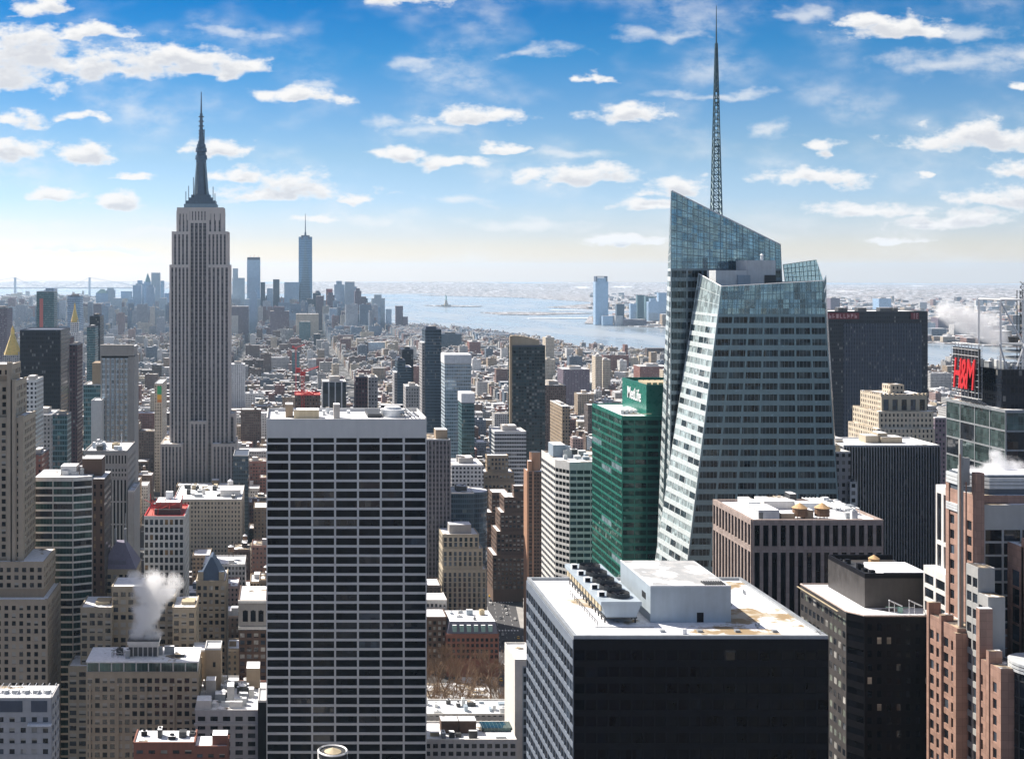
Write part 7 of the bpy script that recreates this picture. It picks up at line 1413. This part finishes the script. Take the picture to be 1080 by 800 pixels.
# far shores: specks of houses, sheds and blocks
rg = random.Random(5); mb = MB(); mb.par = (4, 4, .5, .5)
def shore(n, fx, hmin, hmax, big):
    for _ in range(n):
        x, y = fx(); c = rg.choice(COLS)[1]; mb.cur = c + (1,); w_ = rg.uniform(10, big); d_ = rg.uniform(10, big); h = rg.uniform(hmin, hmax) if rg.random() < .93 else rg.uniform(hmax, hmax * 2.6); mb.box(x, x + w_, y, y + d_, 1.5, 1.5 + h, 0, 1)
def R2(pa, pb, ya, yb, poly):
    def f():
        while True:
            y = (ya ** -1 + (yb ** -1 - ya ** -1) * rg.random()) ** -1; x = wx(rg.uniform(pa, pb), y)
            if poly is None or in_poly(x, y, poly): return x, y
    return f
JER = [(1540, 6400), (1700, 6030), (2080, 5560), (2330, 4750), (2720, 4100), (3320, 3250), (9000, 3000), (24000, 14000), (14000, 15000), (3000, 15000), (1500, 13700), (2450, 12500), (2700, 10500), (1950, 9200), (2350, 8200), (1800, 7300)]
BRO = [(-11000, 7350), (-3000, 7450), (-1680, 7950), (-1300, 9300), (-1550, 11000), (-2100, 13200), (-11000, 13800)]
shore(1500, R2(620, 1080, 4300, 14500, JER), 6, 22, 60); shore(900, R2(0, 190, 7400, 13500, BRO), 8, 26, 70); shore(60, R2(230, 340, 8700, 9600, [(-330, 8900), (0, 8640), (240, 8900), (210, 9480), (-140, 9660)]), 8, 18, 50)
o = mb.build('far_shore_buildings', ['infill_wall', 'snow'], attr=True); tag(o, 'specks of houses and sheds on the far shores of the harbour', 'buildings', kind='stuff')

# ================================================================== PARK TREES, TRAFFIC, BOATS
def tree_meshes(seed):
    r = random.Random(seed); tr, cr = MB(), MB()
    tr.bar((0, 0, 0), (0, 0, 7), .42, 0, .3, 7); tips = []
    def grow(p, d, L, rad, lev):
        q = p + d * L; (tr if lev < 3 else cr).bar(p, q, rad, 0, rad * .68, 5 if lev < 2 else 3)
        if lev == 5: return
        for k in range(3 if lev < 4 else 4):
            nd = (d + Vector((r.uniform(-1, 1), r.uniform(-1, 1), r.uniform(-.15, .75))) * (.62 if lev else .7)).normalized(); grow(q if r.random() < .7 else p + d * L * r.uniform(.55, .95), nd, L * r.uniform(.62, .82), rad * .6, lev + 1)
    for k in range(4): a = k * 1.571 + r.random(); grow(Vector((0, 0, 6.5)), Vector((math.cos(a) * .5, math.sin(a) * .5, 1)).normalized(), 6.0, .24, 0)
    return tr, cr
plain('twig', (.20, .125, .075), .9, 0, .2); TREES = []
rg = random.Random(12)
for k in range(3):
    root = bpy.data.objects.new('bare_tree', None); COL.objects.link(root); tr, cr = tree_meshes(k)
    a = tr.build('trunk', 'bark', root); b_ = cr.build('crown', 'twig', root); TREES.append((root, [a, b_]))
spots = []
for yy in (704, 724, 744, 764, 784): 
    for xx in (60, 72, 84, 96, 107, 117 + (yy - 700) * .1): spots.append((xx + rg.uniform(-2.5, 2.5), yy + rg.uniform(-4, 4)))
for i, (x, y) in enumerate(spots):
    root, parts = TREES[i % 3]
    if i < 3: o = root
    else:
        o = root.copy(); COL.objects.link(o)
        for p in parts: c = p.copy(); COL.objects.link(c); c.parent = o
    o.location = (x, y, 0); o.rotation_euler = (0, 0, rg.uniform(0, 6.28)); s = rg.uniform(.8, 1.3); o.scale = (s, s, s)
    tag(o, 'leafless brown winter tree in the park grove right of the gridded slab', 'tree', 'bare park trees')
def car_proto(paint, taxi):
    root = bpy.data.objects.new('yellow_taxi' if taxi else 'car', None); COL.objects.link(root); mb = MB()
    P = [(-.9, -2.3), (.9, -2.3), (.9, 2.3), (-.9, 2.3)]; mb.prism(P, .35, .8, 0, None, True); mb.prism([(-.88, -2.25), (.88, -2.25), (.88, 2.25), (-.88, 2.25)], .801, .92, 0, None, False, None, [(-.82, -2.15), (.82, -2.15), (.82, 2.15), (-.82, 2.15)]); mb.prism([(-.66, -1.0), (.66, -1.0), (.66, .7), (-.66, .7)], 1.401, 1.46); ps = [mb.build('body', paint, root)]
    mb = MB(); mb.prism([(-.8, -1.7), (.8, -1.7), (.8, 1.3), (-.8, 1.3)], .921, 1.4, 0, None, False, None, [(-.66, -1.1), (.66, -1.1), (.66, .75), (-.66, .75)]); ps.append(mb.build('cabin_windows', 'glass_dark', root))
    for sx in (-.86, .86):
        for sy in (-1.4, 1.4): mb = MB(); mb.bar((sx - .1, sy, .33), (sx + .1, sy, .33), .33, 0, None, 10); ps.append(mb.build('wheel', 'black_metal', root))
    if taxi: mb = MB(); mb.box(-.25, .25, -.35, -.15, 1.461, 1.62); ps.append(mb.build('roof_light', 'white_paint', root))
    return root, ps
plain('car_white', (.7, .7, .7), .25, 0, .05); plain('car_black', (.02, .02, .022), .2, 0, .05); plain('car_taxi', (.80, .45, .03), .3, 0, .05); plain('car_silver', (.35, .36, .38), .25, .4, .05)
KIN = [('car_taxi', 1, 'yellow taxi driving in the avenue traffic beside the park'), ('car_white', 0, 'white car on the avenue beside the park'), ('car_black', 0, 'black car on the avenue beside the park'), ('car_silver', 0, 'silver car on the avenue beside the park')]; PROT = {}
rg = random.Random(6); y = 640
lanes = [-8.2, -2.8, 2.8, 8.2]
for i in range(52):
    k = rg.choice([0, 0, 1, 1, 2, 3]); y = 640 + i * 9 + rg.uniform(-3, 3); x = AVX(y) + rg.choice(lanes) + rg.uniform(-.3, .3)
    if k not in PROT: PROT[k] = car_proto(KIN[k][0], KIN[k][1]); o = PROT[k][0]
    else:
        o = PROT[k][0].copy(); COL.objects.link(o)
        for p in PROT[k][1]: c = p.copy(); COL.objects.link(c); c.parent = o
    o.location = (x, y, .012); o.rotation_euler = (0, 0, math.pi - .126 + rg.uniform(-.04, .04)); tag(o, KIN[k][2], 'taxi' if k == 0 else 'car', ('yellow taxis on the avenue', 'white cars on the avenue', 'black cars on the avenue', 'silver cars on the avenue')[k])
for px, py, L, lb in ((497, 346, 60, 'small ferry with white deckhouse below the far island'), (592, 346.5, 55, 'small ferry crossing the river left of the tall riverside tower'), (437, 332, 50, 'tiny boat near the lilac riverside towers'), (478, 328, 70, 'low dark barge lying off the statue island')):
    Y = CAMZ * F / (py - CY); x = wx(px, Y); root = bpy.data.objects.new('ferry' if 'ferry' in lb else 'boat', None); COL.objects.link(root); root.location = (x, Y, -2); tag(root, lb, 'boat'); mb = MB()
    mb.prism([(-L / 2, 0), (-L / 2 + 6, -7), (L / 2 - 12, -7), (L / 2, 0), (L / 2 - 12, 7), (-L / 2 + 6, 7)], -1, 5, 0, None, True); mb.build('hull', 'steel_slate', root); mb = MB(); mb.box(-L * .35, L * .25, -5, 5, 5.01, 10); mb.box(-L * .1, L * .15, -4, 4, 10.01, 13.5); mb.build('deckhouse', 'white_paint', root)

# ================================================================== STEAM AND AIR
def steam(x0, x1, y0, y1, z0, z1, axis, dens, seed, scale, label):
    """a drifting plume: axis = list of (x,y,z,r) down its middle"""
    m = bpy.data.materials.new('steam'); m.use_nodes = True; t = NT(m.node_tree); t.n.clear(); o = t.node('ShaderNodeOutputMaterial')
    p = t.node('ShaderNodeNewGeometry').outputs['Position']; n = t.noise(t.vec('ADD', p, (seed * 13.7, seed * 5.1, seed * 7.7)), scale, 6, .62)
    wn = t.node('ShaderNodeTexNoise'); t.put(wn.inputs['Vector'], p); wn.inputs['Scale'].default_value = scale * .6; wn.inputs['Detail'].default_value = 3
    pw = t.vec('ADD', p, t.vec('SCALE', t.vec('SUBTRACT', wn.outputs['Color'], (.5, .5, .5)), axis[-1][3] * 1.3)); f = None
    for (x, y, z, r) in axis:
        q = t.math('SUBTRACT', 1.0, t.math('DIVIDE', t.vec('LENGTH', t.vec('SUBTRACT', pw, (x, y, z))), r)); f = q if f is None else t.math('MAXIMUM', f, q)
    dd = t.ramp(t.math('ADD', f, t.math('MULTIPLY', t.math('SUBTRACT', n, .5), 1.5)), .05, .5, 0, dens)
    v = t.node('ShaderNodeVolumePrincipled'); v.inputs['Color'].default_value = (.97, .97, .98, 1); v.inputs['Anisotropy'].default_value = .2; t.l.new(dd, v.inputs['Density']); t.l.new(v.outputs[0], o.inputs['Volume']); MATS[label] = m
    mb = MB(); mb.box(x0, x1, y0, y1, z0, z1, 0, None, True); ob = mb.build('steam', label); tag(ob, label, 'steam', kind='stuff')
p = lambda px, py, Y, r: tuple(W(px, py, Y)) + (r,)
a = [p(146, 670, 566, 5), p(160, 670, 566, 5), p(153, 658, 566, 7), p(155, 645, 566, 7.5), p(160, 632, 566, 8), p(150, 620, 566, 6.5), p(163, 612, 566, 6), p(175, 625, 566, 6), p(184, 612, 566, 4.5), p(142, 608, 566, 4)]
steam(wx(132, 566), wx(200, 566), 552, 580, wz(672.5, 566), wz(592, 566), a, .3, 1, .16, 'white steam billowing from the cooling tower of the tan block')
a = [p(1050, 356, 640, 6), p(1040, 350, 640, 7), p(1030, 344, 640, 8), p(1018, 338, 640, 8), p(1007, 332, 640, 7.5), p(997, 326, 640, 6.5), p(1044, 340, 640, 6)]
steam(wx(978, 640), wx(1064, 640), 622, 658, wz(364, 640), wz(312, 640), a, .22, 2, .09, 'drifting steam cloud behind the red lettered billboard')
a = [p(1060, 500, 332, 3.6), p(1048, 496, 332, 3.6), p(1056, 489, 332, 3.2), p(1036, 499, 332, 3.0), p(1068, 494, 332, 3.4), p(1052, 480, 332, 2.2), p(1026, 497, 332, 2.4)]
steam(wx(1016, 332), wx(1086, 332), 324, 340, wz(502, 332), wz(466, 332), a, .4, 3, .32, 'wisps of steam curling over the grey drum of the pink tower')
m = bpy.data.materials.new('haze'); m.use_nodes = True; t = NT(m.node_tree); t.n.clear(); v = t.node('ShaderNodeVolumePrincipled'); v.inputs['Color'].default_value = (.56, .78, 1.0, 1); v.inputs['Density'].default_value = HAZE; v.inputs['Anisotropy'].default_value = .3
t.l.new(v.outputs[0], t.node('ShaderNodeOutputMaterial').inputs['Volume']); MATS['haze'] = m
mb = MB(); mb.box(-33000, 33000, -33000, 33000, -6, 452, 0, None, True); o = mb.build('haze', 'haze'); tag(o, 'thin blue winter haze over the city and harbour', 'haze', kind='stuff')
